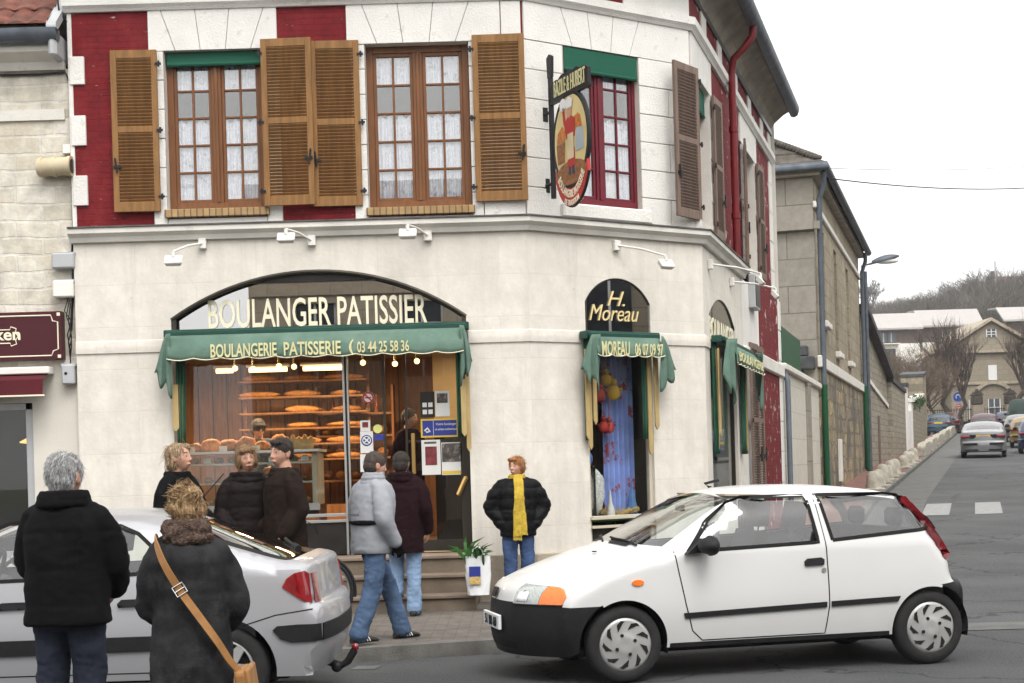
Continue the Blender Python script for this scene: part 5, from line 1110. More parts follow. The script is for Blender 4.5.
# grey stone house with hipped roof
fs, ls = fr_between(G0, G1)
t = thing('stone_house', 'tall grey stone house with downpipes and narrow windows along the side street', 'building', (fs.ox, fs.oy, 0), fs.a)
EV = 8.25; sb_ = 3.85
wins = [(1.6, 2.5, 4.9, 7.1), (5.2, 6.1, 4.4, 7.1), (9.3, 10.2, 4.4, 7.1)]
mb = MB(); mb.sheet(rect(0, ls, .3, EV), [rect(*w) for w in wins], wy(0), 0)
for w in wins: mb.band(rect(*w), pr, 0, .35)
mb.build('street_wall', 'ashlar_tan', parent=t)
mb = MB(); mb.add([(0, 0, .3), (0, 9, .3), (0, 9, EV), (0, 0, EV)], [(0, 1, 2, 3)])
mb.add([(ls, 0, .3), (ls, 9, .3), (ls, 9, EV), (ls, 0, EV)], [(0, 1, 2, 3)]); mb.add([(0, 9, .3), (ls, 9, .3), (ls, 9, EV), (0, 9, EV)], [(0, 1, 2, 3)])
M['ashlar_end'] = brickmat('grey_ashlar_end', (.30, .275, .235), (.265, .245, .21), (.16, .145, .12), 1.25, .62, .014, var=.18, bump=.4, axes='YZ', stain=(.20, .185, .16), stain_lo=.5, stain_hi=.75, stain_scale=.8)
mb.build('end_wall', 'ashlar_end', parent=t)
mb = MB(); mb.box(.05, ls-.1, -.025, .01, .3, sb_-.15); mb.build('eroded_base', 'ashlar_worn', parent=t)
for w in wins:
    mb = MB(); mb.box(w[0]-.12, w[1]+.12, -.14, .2, w[2]-.16, w[2]-.003); mb.build('window_sill', 'stone_trim', parent=t, bevel=.02)
    mb = MB(); mb.box(w[0], w[1], .28, .34, w[2], w[3]); fo = mb.build('window', 'dark_window', parent=t)
    mb = MB(); mb.box(w[0], w[0]+.06, .24, .28, w[2], w[3]); mb.box(w[1]-.06, w[1], .24, .28, w[2], w[3]); mb.box((w[0]+w[1])/2-.03, (w[0]+w[1])/2+.03, .24, .28, w[2], w[3]); mb.build('frame', 'brown_clad', parent=fo)
mb = MB(); mb.box(-.05, ls, -.10, .01, sb_-.15, sb_+.12, 0); mb.box(-.05, ls, -.07, .01, 7.35, 7.5, 0); mb.build('string_course', 'stone_trim', parent=t, bevel=.02)
mb = MB(); mb.box(-.14, .0, -.14, 8.9, 6.85, 7.03); mb.build('end_band', 'ashlar_end', parent=t)
mb = MB(); mb.box(-.28, .02, .05, 2.9, sb_-.2, sb_+.1); mb.box(-.22, .02, .3, 2.7, sb_-.34, sb_-.2); mb.box(-.25, .0, .2, 1.0, sb_+.1, sb_+.35); mb.build('stone_ledge', 'slate', parent=t, bevel=.03)
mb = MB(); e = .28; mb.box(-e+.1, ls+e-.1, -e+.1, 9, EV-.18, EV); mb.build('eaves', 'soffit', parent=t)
mb = MB(); rz = EV+.06; rg_ = 3.0
rows = 9
for k in range(rows):
    f0, f1 = k/rows, (k+1.12)/rows; o0, o1 = 4.95*f0, 4.95*f1; z0, z1 = rz+rg_*f0+.05, rz+rg_*f1
    P0 = [(-e+o0, -e+o0, z0), (ls+e-o0, -e+o0, z0), (ls+e-o0, 9+e-o0, z0), (-e+o0, 9+e-o0, z0)]; P1 = [(-e+o1, -e+o1, z1), (ls+e-o1, -e+o1, z1), (ls+e-o1, 9+e-o1, z1), (-e+o1, 9+e-o1, z1)]
    P2 = [(x, y, z-.06) for x, y, z in P0]
    mb.add(P0+P1+P2, [(i, (i+1) % 4, 4+(i+1) % 4, 4+i) for i in range(4)]+[(i, (i+1) % 4, 8+(i+1) % 4, 8+i) for i in range(4)])
mb.build('hipped_roof', 'old_tile', parent=t)
mb = MB(); 
for i in range(60): mb.ball((-e+.15+.083*i, -e+.15+.083*i, rz+.15+.0515*i), (.12, .12, .07), 8, 5)
mb.build('hip_tile', 'old_tile', parent=t)
mb = MB(); mb.tube([(-e-.04, 9, EV-.01), (-e-.04, -e-.04, EV-.01), (ls+e, -e-.04, EV-.01)], .10, 10); mb.build('gutter', 'zinc', parent=t, smooth=60)
for u, lo in ((.12, 0), (ls-.25, 1)):
    zg_ = ground_z(0, 34.3 if not lo else 48)+.1
    mb = MB(); mb.tube([(u-.2, -e+.02, EV-.1), (u-.1, -.25, EV-.35), (u, -.12, EV-.7), (u, -.12, 3.3 if not lo else 3.9)], .065, 10); p = mb.build('downpipe', 'pipe_blue', parent=t, smooth=50)
    mb = MB(); mb.tube([(u, -.12, 3.3 if not lo else 3.9), (u, -.12, zg_+.1), (u+.1, -.25, zg_)], .075, 10); mb.build('pipe_foot', 'pipe_green', parent=p, smooth=50)
mb = MB(); mb.box(4.6, 5.1, -.10, .0, 1.0, 2.1); mb.build('meter_box', 'stone_trim', parent=t, bevel=.015)
# street lamp on the house corner
pl = fs.pt(ls-.1, 0, .22)
lp = thing('street_lamp', 'grey street lamp on a long arm at the corner of the grey stone house', 'lamp', (pl.x, pl.y, 0))
h0 = at(862, 266, 48.3); h1 = at(897, 257, 48.3); L_ = lambda v: v-Vector((pl.x, pl.y, 0))
mb = MB(); mb.tube([(0, 0, 1.1), (0, 0, 7.6)], .06, 10); mb.build('pole', 'zinc', parent=lp, smooth=60)
mb = MB(); mb.tube([(0, 0, 7.0), L_(h0), L_(h0).lerp(L_(h1), .3)], .04, 8); mb.build('arm', 'zinc', parent=lp, smooth=60)
a, b = L_(at(872, 263, 48.3)), L_(at(899, 256, 48.3)); ax = (b-a)
mb = MB(); rings = []
for k in range(11):
    f = k/10; c = a.lerp(b, f); wv = .17*sin(pi*min(.97, f*.88+.10))**.6; hv = .15*sin(pi*min(.97, f*.85+.12))**.7
    rings.append([c+Vector((0, wv*cos(q), max(-.04, hv*sin(q)))) for q in [2*pi*i/16 for i in range(16)]])
mb.loft(rings); mb.build('lamp_head', 'zinc', parent=lp, smooth=60)
mb = MB(); mb.ball(a.lerp(b, .52)+Vector((0, 0, -.05)), (.42, .13, .10), 16, 8); mb.build('lens', 'plate_white', parent=lp, smooth=180)
# lean-to
fl, ll_ = fr_between(G1+Vector((.03, .08)), G2)
t = thing('outbuilding', 'low stone outbuilding with sloping dark roof edge up the street', 'building', (fl.ox, fl.oy, 0), fl.a)
mb = MB(); mb.prism([(0, .8), (ll_, 1.2), (ll_, 4.7), (0, 6.3)], pr, 0, 5); mb.build('wall', 'garden_stone', parent=t)
mb = MB(); mb.prism([(-.1, 6.38), (ll_+.2, 4.66), (ll_+.2, 4.86), (-.1, 6.58)], pr, -.28, 5.2); mb.build('roof', 'slate', parent=t)
mb = MB(); mb.prism([(0, 4.3), (ll_, 3.5), (ll_, 3.65), (0, 4.45)], pr, -.06, .01); mb.build('ledge', 'stone_trim', parent=t)
mb = MB(); mb.box(1.5, 2.4, -.02, .02, 1.0, 3.0); mb.box(5.5, 6.3, -.02, .02, 1.2, 3.1); mb.build('door', 'brown_clad', parent=t)
# walls further up
def wallseg(name, label, Y0, Y1, h0, h1, m, th=.35, cop=True, off=0, cat='wall'):
    p, q = street(Y0, off), street(Y1, off); f = Frame(p.x, p.y, atan2(q.y-p.y, q.x-p.x)); L = hypot(q.x-p.x, q.y-p.y)
    t = thing(name, label, cat, (p.x, p.y, 0), f.a)
    mb = MB(); mb.prism([(0, p.z-.2), (L, q.z-.2), (L, q.z+h1), (0, p.z+h0)], pr, 0, th); mb.build('wall', m, parent=t)
    if cop: mb = MB(); mb.prism([(-.05, p.z+h0+.002), (L+.05, q.z+h1+.002), (L+.05, q.z+h1+.16), (-.05, p.z+h0+.16)], pr, -.07, th+.07); mb.build('coping', 'slate' if h0 > 2.5 else 'stone_trim', parent=t)
    return t
wallseg('stone_wall', 'tall rubble stone garden wall just past the outbuilding', 58.3, 66.5, 3.1, 2.7, 'garden_stone')
wallseg('gate_pier', 'tall white gate pier', 66.9, 68.6, 3.0, 3.0, 'white_wall', .6, cat='pier'); wallseg('gate_pier', 'shorter white gate pier past the tall one', 71.0, 72.2, 2.3, 2.3, 'white_wall', .6, cat='pier')
wallseg('garden_gate', 'pale closed gate between the two white piers', 68.7, 70.9, 1.9, 1.9, 'white_paint', .08, False, cat='gate')
wallseg('stone_wall', 'low ivy topped stone wall beyond the white gate', 72.4, 83, 2.3, 2.6, 'garden_stone')
wallseg('stone_pier', 'tan stone corner pier at the end of the garden wall', 83.2, 86.5, 3.7, 3.9, 'ashlar_tan', 1.2, cat='pier')
# bollards
bp = None
for k, Y in enumerate((37.5, 39, 40.5, 42, 43.5, 45.2, 49.5, 51.3, 53.2, 55.2)):
    p = street(Y, .88); p.z += .12
    if bp is None:
        bp = thing('stone_bollard', '', 'bollard', p); mb = MB(); mb.lathe([(0, 0), (.20, 0), (.19, .12), (.17, .34), (.15, .42), (.09, .49), (0, .51)], (0, 0, 0), n=16); mb.build('post', 'bollard', parent=bp, smooth=60)
        mb = MB(); mb.box(-.24, .24, -.24, .24, -.02, .06); mb.build('base', 'bollard', parent=bp, bevel=.02); o = bp
    else: o = copy_tree(bp)
    o.location = p; o.rotation_euler.z = k*.7; o.scale = (1, 1, .85+.3*random.random())
    tag(o, 'squat round topped stone bollard, %s up the street from the zebra crossing' % ('first', 'second', 'third', 'fourth', 'fifth', 'sixth', 'seventh', 'eighth', 'ninth', 'tenth')[k], 'bollard', 'stone bollards along the street pavement')
for k, (Y, l) in enumerate(((60, 4.6), (66.5, 5), (74, 6), (83, 8), (94, 9))):
    p = street(Y, .95); q = street(Y+l, .95); f = atan2(q.y-p.y, q.x-p.x)
    mb = MB(); mb.prism([(0, 0), (l, l*.036), (l, l*.036+.5), (.2, .52), (0, .40)], pr, -.16, .16); tag(mb.build('kerb_block', 'bollard', loc=(p.x, p.y, p.z+.1), rotz=f, bevel=.04), ['long low stone kerb block after the bollards', 'second long stone kerb block going uphill', 'third long stone kerb block going uphill', 'fourth long stone kerb block near the parked blue car', 'last long stone kerb block near the round blue sign'][k], 'kerb block', 'stone kerb blocks')
# round blue sign
s0 = at(958, 397, 118)
t = thing('road_sign', 'round blue road sign with a white arrow on a thin pole', 'sign', (s0.x, s0.y, ground_z(0, 118)))
hz = s0.z-ground_z(0, 118)
mb = MB(); mb.tube([(0, .03, 0), (0, .03, hz+.3)], .04, 8); mb.build('pole', 'grey_box', parent=t)
mb = MB(); mb.tube([(0, 0, hz), (0, -.02, hz)], .38, 28); d_ = mb.build('disc', mat('sign_disc_blue', (.02, .09, .42), .4), parent=t)
mb = MB(); mb.tube([(.17*cos(a), -.03, hz+.17*sin(a)) for a in [x*.35 for x in range(12)]], .04, 6); mb.prism([(.05, hz+.12), (.28, hz+.1), (.18, hz-.1)], pr, -.035, -.022); mb.build('arrow', 'paper', parent=d_)
mb = MB(); mb.tube([(0, 0, hz-.75), (0, -.02, hz-.75)], .25, 24); d2 = mb.build('plate', 'paper', parent=t); mb = MB(); mb.tube([(.2*cos(a), -.03, hz-.75+.2*sin(a)) for a in [x*2*pi/20 for x in range(20)]], .04, 5, closed=True); mb.tube([(-.1, -.03, hz-.75), (.1, -.03, hz-.75)], .05, 5); mb.build('symbol', 'sign_red', parent=d2)
# pavilion at the head of the street
YH = 132.0; hz0 = ground_z(0, YH)
c0 = at(952, 420, YH).x; c1 = at(1034, 420, YH).x; hw = (c1-c0)/2; cx = (c0+c1)/2
t = thing('pavilion_house', 'tan stone pavilion with a pediment and arched doorway at the head of the street', 'building', (cx, YH, hz0))
zz = lambda y: at(993, y, YH).z-hz0
ze = zz(352); za = zz(321); zm = zz(383)
mb = MB(); mb.box(-hw, hw, 0, 9, -1, ze); mb.prism([(-hw-.3, ze), (hw+.3, ze), (0, za)], pr, 0, 9); mb.build('wall', 'house_stone', parent=t)
mb = MB(); mb.prism([(-hw-.5, ze-.05), (hw+.5, ze-.05), (hw+.5, ze+.2), (-hw-.5, ze+.2)], pr, -.35, .02); mb.prism([(-hw-.6, ze+.22), (0, za+.02), (0, za+.3), (-hw-.6, ze+.5)], pr, -.4, 9.2); mb.prism([(hw+.6, ze+.22), (0, za+.02), (0, za+.3), (hw+.6, ze+.5)], pr, -.4, 9.2); mb.box(-hw-.1, hw+.1, -.15, .02, zm-.1, zm+.12); mb.build('pediment_moulding', 'plinth', parent=t)
mb = MB(); wl = 5; mb.box(-hw-wl-4, -hw, 1.5, 8, -1, ze-1.6); mb.build('wing', 'house_stone', parent=t); mb = MB(); mb.box(hw, hw+wl, 1.5, 8, -1, ze-.6); mb.build('wing', 'house_stone', parent=t)
def hwin(x, w, z0, z1, m='grey_window', shut=True):
    mb = MB(); mb.box(x-w/2, x+w/2, -.04, .1, z0, z1); fo = mb.build('window', m, parent=t)
    mb = MB(); mb.box(x-.04, x+.04, -.07, -.04, z0, z1); mb.box(x-w/2, x-w/2+.08, -.07, -.04, z0, z1); mb.box(x+w/2-.08, x+w/2, -.07, -.04, z0, z1)
    for k in (1, 2): mb.box(x-w/2+.08, x+w/2-.08, -.065, -.045, z0+(z1-z0)*k/3-.03, z0+(z1-z0)*k/3+.03)
    mb.build('frame', 'white_paint', parent=fo)
X = lambda x: at(x, 400, YH).x-cx
hwin(X(993), .9, zz(337), zz(329))
mb = MB(); mb.box(X(989), X(997.5), -.06, .05, zz(380), zz(365)); mb.build('shutter', 'white_paint', parent=t)
hwin(X(974), .95, zz(420), zz(399)); hwin(X(994), 1.1, zz(424), zz(399)); hwin(X(1018), .95, zz(420), zz(399))
mb = MB(); r0, r1 = 1.75, 2.05
mb.prism([(X(993)+r1*cos(a), zz(404)+r1*sin(a)) for a in [pi*i/20 for i in range(21)]]+[(X(993)+r0*cos(a), zz(404)+r0*sin(a)) for a in [pi*i/20 for i in range(20, -1, -1)]], pr, -.25, .0); mb.box(X(993)-r1, X(993)-r0, -.25, 0, 0, zz(404)); mb.box(X(993)+r0, X(993)+r1, -.25, 0, 0, zz(404)); mb.build('door_arch', 'plinth', parent=t)
# railings before the pavilion
t = thing('iron_railing', 'black iron railing with stone piers in front of the pavilion', 'fence', (cx, 126, ground_z(0, 126)))
mb = MB()
for i in range(90): mb.box(-9+i*.2, -8.96+i*.2, 0, .03, 0, 1.7)
mb.box(-9, 9, -.01, .04, 1.5, 1.56); mb.box(-9, 9, -.01, .04, .1, .55); mb.build('bars', 'black_iron', parent=t)
for x in (977, 1010): mb = MB(); q = at(x, 400, 126).x-cx; mb.box(q-.45, q+.45, -.45, .45, 0, 1.9); mb.build('pier', 'house_stone', parent=t)
for k, x in enumerate((977, 1010)):
    p = at(x, 405, 126); mb = MB(); mb.box(-.42, .42, -.4, .4, 0, .8); mb.prism([(-.5, .8), (.5, .8), (.2, 1.15), (-.2, 1.15)], pr, -.4, .4); mb.prism([(-.15, 1.15), (.15, 1.15), (0, 1.4)], pr, -.2, .2); tag(mb.build('gate_lantern', 'bark', loc=(p.x, 126, ground_z(0, 126)+1.9), bevel=.1), ['dark lantern box on the pier by the round blue sign', 'dark lantern box on the pier by the green van'][k], 'lantern')
# pale modern houses on the slope
def modern(px0, px1, yt, ym, yb, Y, label):
    p0, p1 = at(px0, 345, Y), at(px1, 345, Y); w = p1.x-p0.x; zt, zm, zl = at(px0, yt, Y).z, at(px0, ym, Y).z, at(px0, yb, Y).z
    t = thing('terrace_house', label, 'house', (p0.x, Y, 0))
    zmid = zl+.66*(zm-zl)
    mb = MB(); mb.box(0, w, 0, 12, zl-3, zmid, 0); mb.box(.3, w-.2, .4, 12, zmid, zm, 1); mb.build('wall', ['white_wall', 'brown_clad'], parent=t)
    mb = MB(); mb.prism([(-.9, zm), (2.4, zt-.2), (6.2, zt), (6.2, zt+.25), (2.4, zt+.05), (-.9, zm+.25)], lambda a, b, d: (d, a, b), -.4, w+.3); mb.box(w-.05, w+.3, -.5, 6, zm, zm+.5); mb.build('roof', 'grey_roof', parent=t)
    for k, f in enumerate((.28, .42)):
        mb = MB(); mb.box(w*f, w*(f+.16), .3, .45, zmid+.25, zm-.35); fo = mb.build('window', 'grey_window', parent=t); mb = MB(); mb.box(w*(f+.07), w*(f+.09), .26, .3, zmid+.25, zm-.35); mb.build('frame', 'grey_box', parent=fo)
    for f in (.1, .36):
        mb = MB(); mb.box(w*f, w*(f+.2), -.06, .1, zl, zmid-.7); mb.build('window', 'dark_window', parent=t)
    mb = MB(); mb.box(w*.3, w*.62, -.9, 0, zmid-.1, zmid+.02); mb.build('balcony', 'white_wall', parent=t)
modern(864, 920, 313, 331, 371, 210, 'white house with pale mono pitch roof next to the street lamp'); modern(922, 981, 309, 328, 371, 214, 'white house with pale roof behind the bare trees in the middle'); modern(1005, 1075, 306, 322, 371, 212, 'white house with pale roof behind the pavilion')
# brick house on the hill
p = at(998, 296, 330); t = thing('hill_house', 'house with a big brown tiled roof high on the wooded hill', 'house', (p.x, 330, p.z-6)); k = 330/1500
mb = MB(); mb.box(0, 16, 0, 9, 0, 6.0+.8); mb.build('wall', 'plinth', parent=t)
mb = MB(); mb.prism([(-.8, 6.6), (4.5, 10.8), (9.8, 6.6)], lambda a, b, d: (d, a, b), -.6, 17); mb.build('roof', mat('brown_roof', (.14, .085, .075), .9, var=.2), parent=t); mb = MB(); mb.box(.1, 1.2, 3.6, 5, 9, 12); mb.build('chimney', 'brown_clad', parent=t)
for x in (3.5, 8.5):
    mb = MB(); mb.box(x, x+1.4, -.1, .1, 3.5, 5.6); mb.build('window', 'grey_window', parent=t)
    mb = MB(); mb.prism([(x-.3, 7.0), (x+1.7, 7.0), (x+.7, 8.6)], pr, -.2, 3); mb.build('dormer', 'plinth', parent=t)
# mast and wires
p = at(997, 330, 300); mb = MB(); mb.tube([(0, 0, 0), (0, 0, 14)], .18, 6)
tag(mb.build('lattice_mast', 'grey_box', loc=(p.x, 300, ground_z(0, 300))), 'thin grey mast on the slope behind the pavilion', 'mast')
def wire(label, p, q, sag, r=.016):
    pts = [p.lerp(q, i/24)-Vector((0, 0, sag*4*(i/24)*(1-i/24))) for i in range(25)]; return cable('overhead_wire', label, pts, r)
wire('dark overhead wire stretched above the street from the grey stone house', at(826, 178, 35), at(1120, 176, 52), .35); wire('fainter upper overhead wire above the street', at(824, 168, 40), at(1120, 154, 70), .3, .009)

# houses across the side street, seen only as reflections in the corner windows
for nm, lb, x, y, a_, L_2, hh in (('corner_house', 'brown stone corner house across the side street mirrored in the corner window', 15.5, 5.0, R(60), 14, 6.8), ('row_house', 'grey stone row house across the side street mirrored in the side window', 16.2, 19.0, R(72), 26, 9), ('row_house', 'second grey stone row house across the side street mirrored in the side window', 24.4, 44.2, R(72), 26, 9), ('row_house', 'third grey stone row house across the side street mirrored in the side window', 32.6, 69.4, R(72), 26, 14), ('row_house', 'fourth grey stone row house across the side street mirrored in the side window', 40.6, 94.4, R(72), 26, 17), ('row_house', 'fifth grey stone row house across the side street mirrored in the side window', 48.6, 119.4, R(72), 26, 19)):
    t = thing(nm, lb, 'building', (x, y, 0), a_); mb = MB(); mb.box(0, L_2, -8, 0, -.5, hh); mb.box(-.2, L_2+.2, -8.2, .2, hh, hh+.3); mb.build('wall', 'house_stone', parent=t)
    for i in range(int(L_2/3)):
        for z in (1.2, 4.6): mb = MB(); mb.box(.9+i*3, 2.0+i*3, -.01, .03, z, z+2); fo = mb.build('window', 'dark_window', parent=t); mb = MB(); mb.box(1.42+i*3, 1.48+i*3, .03, .06, z, z+2); mb.build('frame', 'white_paint', parent=fo)
# opposite side of the square, seen in the shop glass
OF = Frame(-8.1, -14.0, 0)
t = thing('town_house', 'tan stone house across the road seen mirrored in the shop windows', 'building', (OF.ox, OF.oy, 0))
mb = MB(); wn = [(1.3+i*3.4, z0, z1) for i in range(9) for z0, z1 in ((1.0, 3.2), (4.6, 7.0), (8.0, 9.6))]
mb.sheet(rect(0, 32, 0, 10.4), [rect(a, a+1.35, z0, z1) for a, z0, z1 in wn], lambda a, b: (a, 0, b)); mb.box(-.2, 32, -.0, .25, 10.4, 10.8); mb.box(0, 32, -8, -7.8, 0, 10.4); mb.box(-.1, 0, -8, 0, 0, 10.4); mb.box(0, 32, -8, 0, 10.38, 10.45); mb.box(0, 32, 0, .1, 7.25, 7.45); mb.build('wall', brickmat('lightened_stone', (.52, .44, .33), (.48, .40, .30), (.40, .34, .26), 1.0, .45, .02, var=.15), parent=t)  # stone colour lightened to make up for the shade on this front
for a, z0, z1 in wn:
    mb = MB(); mb.box(a, a+1.35, -.25, -.2, z0, z1); fo = mb.build('window', 'dark_window', parent=t); mb = MB(); mb.box(a, a+.07, -.2, -.14, z0, z1); mb.box(a+1.28, a+1.35, -.2, -.14, z0, z1); mb.box(a+.64, a+.71, -.2, -.14, z0, z1); mb.box(a, a+1.35, -.2, -.14, z0+(z1-z0)*.68, z0+(z1-z0)*.72); mb.build('frame', 'white_paint', parent=fo)
# ================================================================== VEHICLES
def resample(poly, step, closed=True):
    out = []; n = len(poly)
    for i in range(n if closed else n-1):
        a, b = Vector(poly[i]), Vector(poly[(i+1) % n]); k = max(1, int((b-a).length/step+.5))
        out += [tuple(a.lerp(b, j/k)) for j in range(k)]
    if not closed: out.append(tuple(poly[-1]))
    return out
def inside(p, poly):
    x, y = p; c = False; n = len(poly); j = n-1
    for i in range(n):
        xi, yi = poly[i]; xj, yj = poly[j]
        if (yi > y) != (yj > y) and x < (xj-xi)*(y-yi)/(yj-yi)+xi: c = not c
        j = i
    return c
def dist_pl(p, pl):
    best = 1e9; px, py = p
    for (ax, ay), (bx, by) in zip(pl, pl[1:]):
        dx, dy = bx-ax, by-ay; l = dx*dx+dy*dy
        t = 0 if l == 0 else max(0, min(1, ((px-ax)*dx+(py-ay)*dy)/l))
        d = hypot(px-ax-t*dx, py-ay-t*dy)
        if d < best: best = d
    return best
def smooth_curve(pts, sub=4):
    """Catmull-Rom through points of any dimension"""
    out = []; n = len(pts)
    for i in range(n-1):
        p0, p1, p2, p3 = pts[max(0, i-1)], pts[i], pts[i+1], pts[min(n-1, i+2)]
        for j in range(sub):
            t = j/sub
            out.append(tuple(.5*((2*b)+(-a+c)*t+(2*a-5*b+4*c-d)*t*t+(-a+3*b-3*c+d)*t**3) for a, b, c, d in zip(p0, p1, p2, p3)))
    out.append(tuple(pts[-1])); return out
class Body:
    """Car shell. x runs rearward from the front axle, y<0 is the flank with windows listed, z up."""
    def __init__(s, top, W, belt, tum, sill, arches, rnd=.05, expo=2.6, sub=4, tuck=.04, bulge=.015):
        s.top = smooth_curve(top, sub); s.W, s.belt, s.tum, s.sill, s.arches, s.rnd, s.expo, s.tuck, s.bulge = W, belt, tum, sill, arches, rnd, expo, tuck, bulge
        s.edge = [(x+bow, z-cr) for x, z, bow, cr in s.top]
    def half(s, x, z, off=0):
        w = s.W
        if z > s.belt: w -= (z-s.belt)*s.tum+(z-s.belt)**2*.18
        else:
            h = (s.belt-z)/max(.01, s.belt-s.sill); w += s.bulge*sin(pi*min(1, h))-s.tuck*max(0, h-.45)**2*3
        d = dist_pl((x, z), s.edge)
        if d < s.rnd: w -= s.rnd*(1-sqrt(max(0, 1-(1-d/s.rnd)**2)))
        return w+off
    def outline(s, step):
        o = resample(s.edge, step, False); x1, z1 = s.edge[-1]; x0, z0 = s.edge[0]
        bot = [(x1, s.sill)] if z1 > s.sill+.01 else []
        for xc, zc, r in sorted(s.arches, reverse=True):
            a0 = asin(max(-1, min(1, (s.sill-zc)/r)))
            k = max(8, int(pi*r/step)); bot += [(xc+r*cos(a0+(pi-2*a0)*i/k), zc+r*sin(a0+(pi-2*a0)*i/k)) for i in range(k+1)]
        if z0 > s.sill+.01: bot.append((x0, s.sill))
        return o+bot
    def sheet(s, outer, holes, step, off=0, mf=None, mirror=(1, -1), mb=None, cuts=()):
        mb = mb or MB(); loops = [resample(outer, step)]+[resample(h, step) for h in holes]
        pts = []; edges = []
        for l in loops:
            o = len(pts); pts += l; edges += [(o+i, o+(i+1) % len(l)) for i in range(len(l))]
        xs = [p[0] for p in loops[0]]; zs = [p[1] for p in loops[0]]
        x = min(xs)+step*.5; allseg = [l+[l[0]] for l in loops]
        while x < max(xs):
            z = min(zs)+step*.5
            while z < max(zs):
                if inside((x, z), loops[0]) and not any(inside((x, z), h) for h in loops[1:]) and min(dist_pl((x, z), l) for l in allseg) > step*.35: pts.append((x, z))
                z += step
            x += step
        for c_ in cuts:
            l = resample(c_, step, False); o = len(pts); pts += l; edges += [(o+i, o+i+1) for i in range(len(l)-1)]
        r = delaunay_2d_cdt([Vector(p) for p in pts], edges, [], 0, 1e-5)
        vs, fs = r[0], r[2]; keep = []
        for f in fs:
            c = sum((vs[i] for i in f), Vector((0, 0)))/len(f)
            if inside(c, loops[0]) and not any(inside(c, h) for h in loops[1:]): keep.append((f, mf(c.x, c.y) if mf else 0))
        for sg in mirror:
            o = len(mb.v); mb.v += [(v.x, -sg*s.half(v.x, v.y, off), v.y) for v in vs]
            for f, m in keep: mb.f.append(tuple(i+o for i in f)); mb.m.append(m)
        return mb
    def patch(s, poly, off=.006, step=.05, mirror=(1, -1), m=0, mb=None):
        """a slightly proud panel with a skirt back to the shell"""
        mb = mb or MB(); s.sheet(poly, [], step, off, (lambda x, z: m), mirror, mb); l = resample(poly, step)
        for sg in mirror:
            vs = [(x, -sg*s.half(x, z, off), z) for x, z in l]+[(x, -sg*s.half(x, z, -.01), z) for x, z in l]; n = len(l)
            mb.add(vs, [(i, (i+1) % n, n+(i+1) % n, n+i) for i in range(n)], m)
        return mb
    def wrap(s, zs, y0, y1, rear, off=.008, ny=10, sides=(1, -1), mb=None, m=0, lo=None, hi=None):
        """panel that follows the nose (or tail) between heights zs and cross positions y0..y1 (0 centre, 1 flank)"""
        mb = mb or MB(); k = max(range(len(s.top)), key=lambda i: s.top[i][1]); T = s.top[k:] if rear else s.top[:k][::-1]
        def at_z(z):
            for a, b in zip(T, T[1:]):
                if b[1] <= z <= a[1]: t = (a[1]-z)/max(1e-6, a[1]-b[1]); return [p+(q-p)*t for p, q in zip(a, b)]
            return T[-1]
        sg_x = 1 if rear else -1
        for sg in sides:
            n = len(zs); vs = []
            for layer in (off, -.015):
                for z in zs:
                    x, zz, bow, cr = at_z(z)
                    for q in range(ny+1):
                        f = q/ny; yn = y0+(y1-y0)*f; a = abs(yn)**s.expo; w = s.half(x+bow, z-cr)
                        zz_ = z
                        if lo: zz_ = max(z, lo(f)); 
                        if hi: zz_ = min(zz_, hi(f))
                        x2, _, b2, _ = at_z(zz_)
                        vs.append((x2+b2*a+sg_x*layer*.8, -sg*(yn*s.half(x2+b2, zz_)+layer*a*.8), zz_))
            c = ny+1; N_ = n*c; fs = [(i*c+j, i*c+j+1, (i+1)*c+j+1, (i+1)*c+j) for i in range(n-1) for j in range(ny)]
            rim = [j for j in range(c)]+[i*c+ny for i in range(1, n)]+[(n-1)*c+j for j in range(ny-1, -1, -1)]+[i*c for i in range(n-2, 0, -1)]
            fs += [(rim[i], rim[(i+1) % len(rim)], N_+rim[(i+1) % len(rim)], N_+rim[i]) for i in range(len(rim))]
            mb.add(vs, fs, m)
        return mb
    def line(s, pts, w, off=.0015, mirror=(1, -1), mb=None, m=0, step=.04):
        mb = mb or MB(); l = resample(pts, step, False)
        nr = []
        for i in range(len(l)):
            a, b = l[max(0, i-1)], l[min(len(l)-1, i+1)]; dx, dz = b[0]-a[0], b[1]-a[1]; L = hypot(dx, dz) or 1; nr.append((-dz/L*w/2, dx/L*w/2))
        for sg in mirror:
            vs = []
            for (x, z), (a, b) in zip(l, nr): vs += [(x+a, -sg*s.half(x+a, z+b, off), z+b), (x-a, -sg*s.half(x-a, z-b, off), z-b)]
            mb.add(vs, [(2*i, 2*i+1, 2*i+3, 2*i+2) for i in range(len(l)-1)], m)
        return mb
    def strip(s, ny, cls, off=0):
        """the skin across the car; cls(i, x, yn, z) -> name of the sheet the cell belongs to"""
        rows = []
        tops = s.top
        for (x, z, bow, cr) in tops:
            w = s.half(x+bow, z-cr, off); row = []
            for j in range(ny+1):
                yn = -1+2*j/ny; yn = sin(yn*pi/2)*.35+yn*.65; a = abs(yn)**s.expo
                row.append((x+bow*a, yn*w, z-cr*a, yn))
            rows.append(row)
        out = {}
        for i in range(len(rows)-1):
            for j in range(ny):
                q = [rows[i][j], rows[i][j+1], rows[i+1][j+1], rows[i+1][j]]
                c = cls(i, sum(p[0] for p in q)/4, sum(p[3] for p in q)/4, sum(p[2] for p in q)/4)
                nm, m = c if isinstance(c, tuple) else (c, 0)
                out.setdefault(nm, MB()).add([p[:3] for p in q], [(0, 1, 2, 3)], m)
        return out
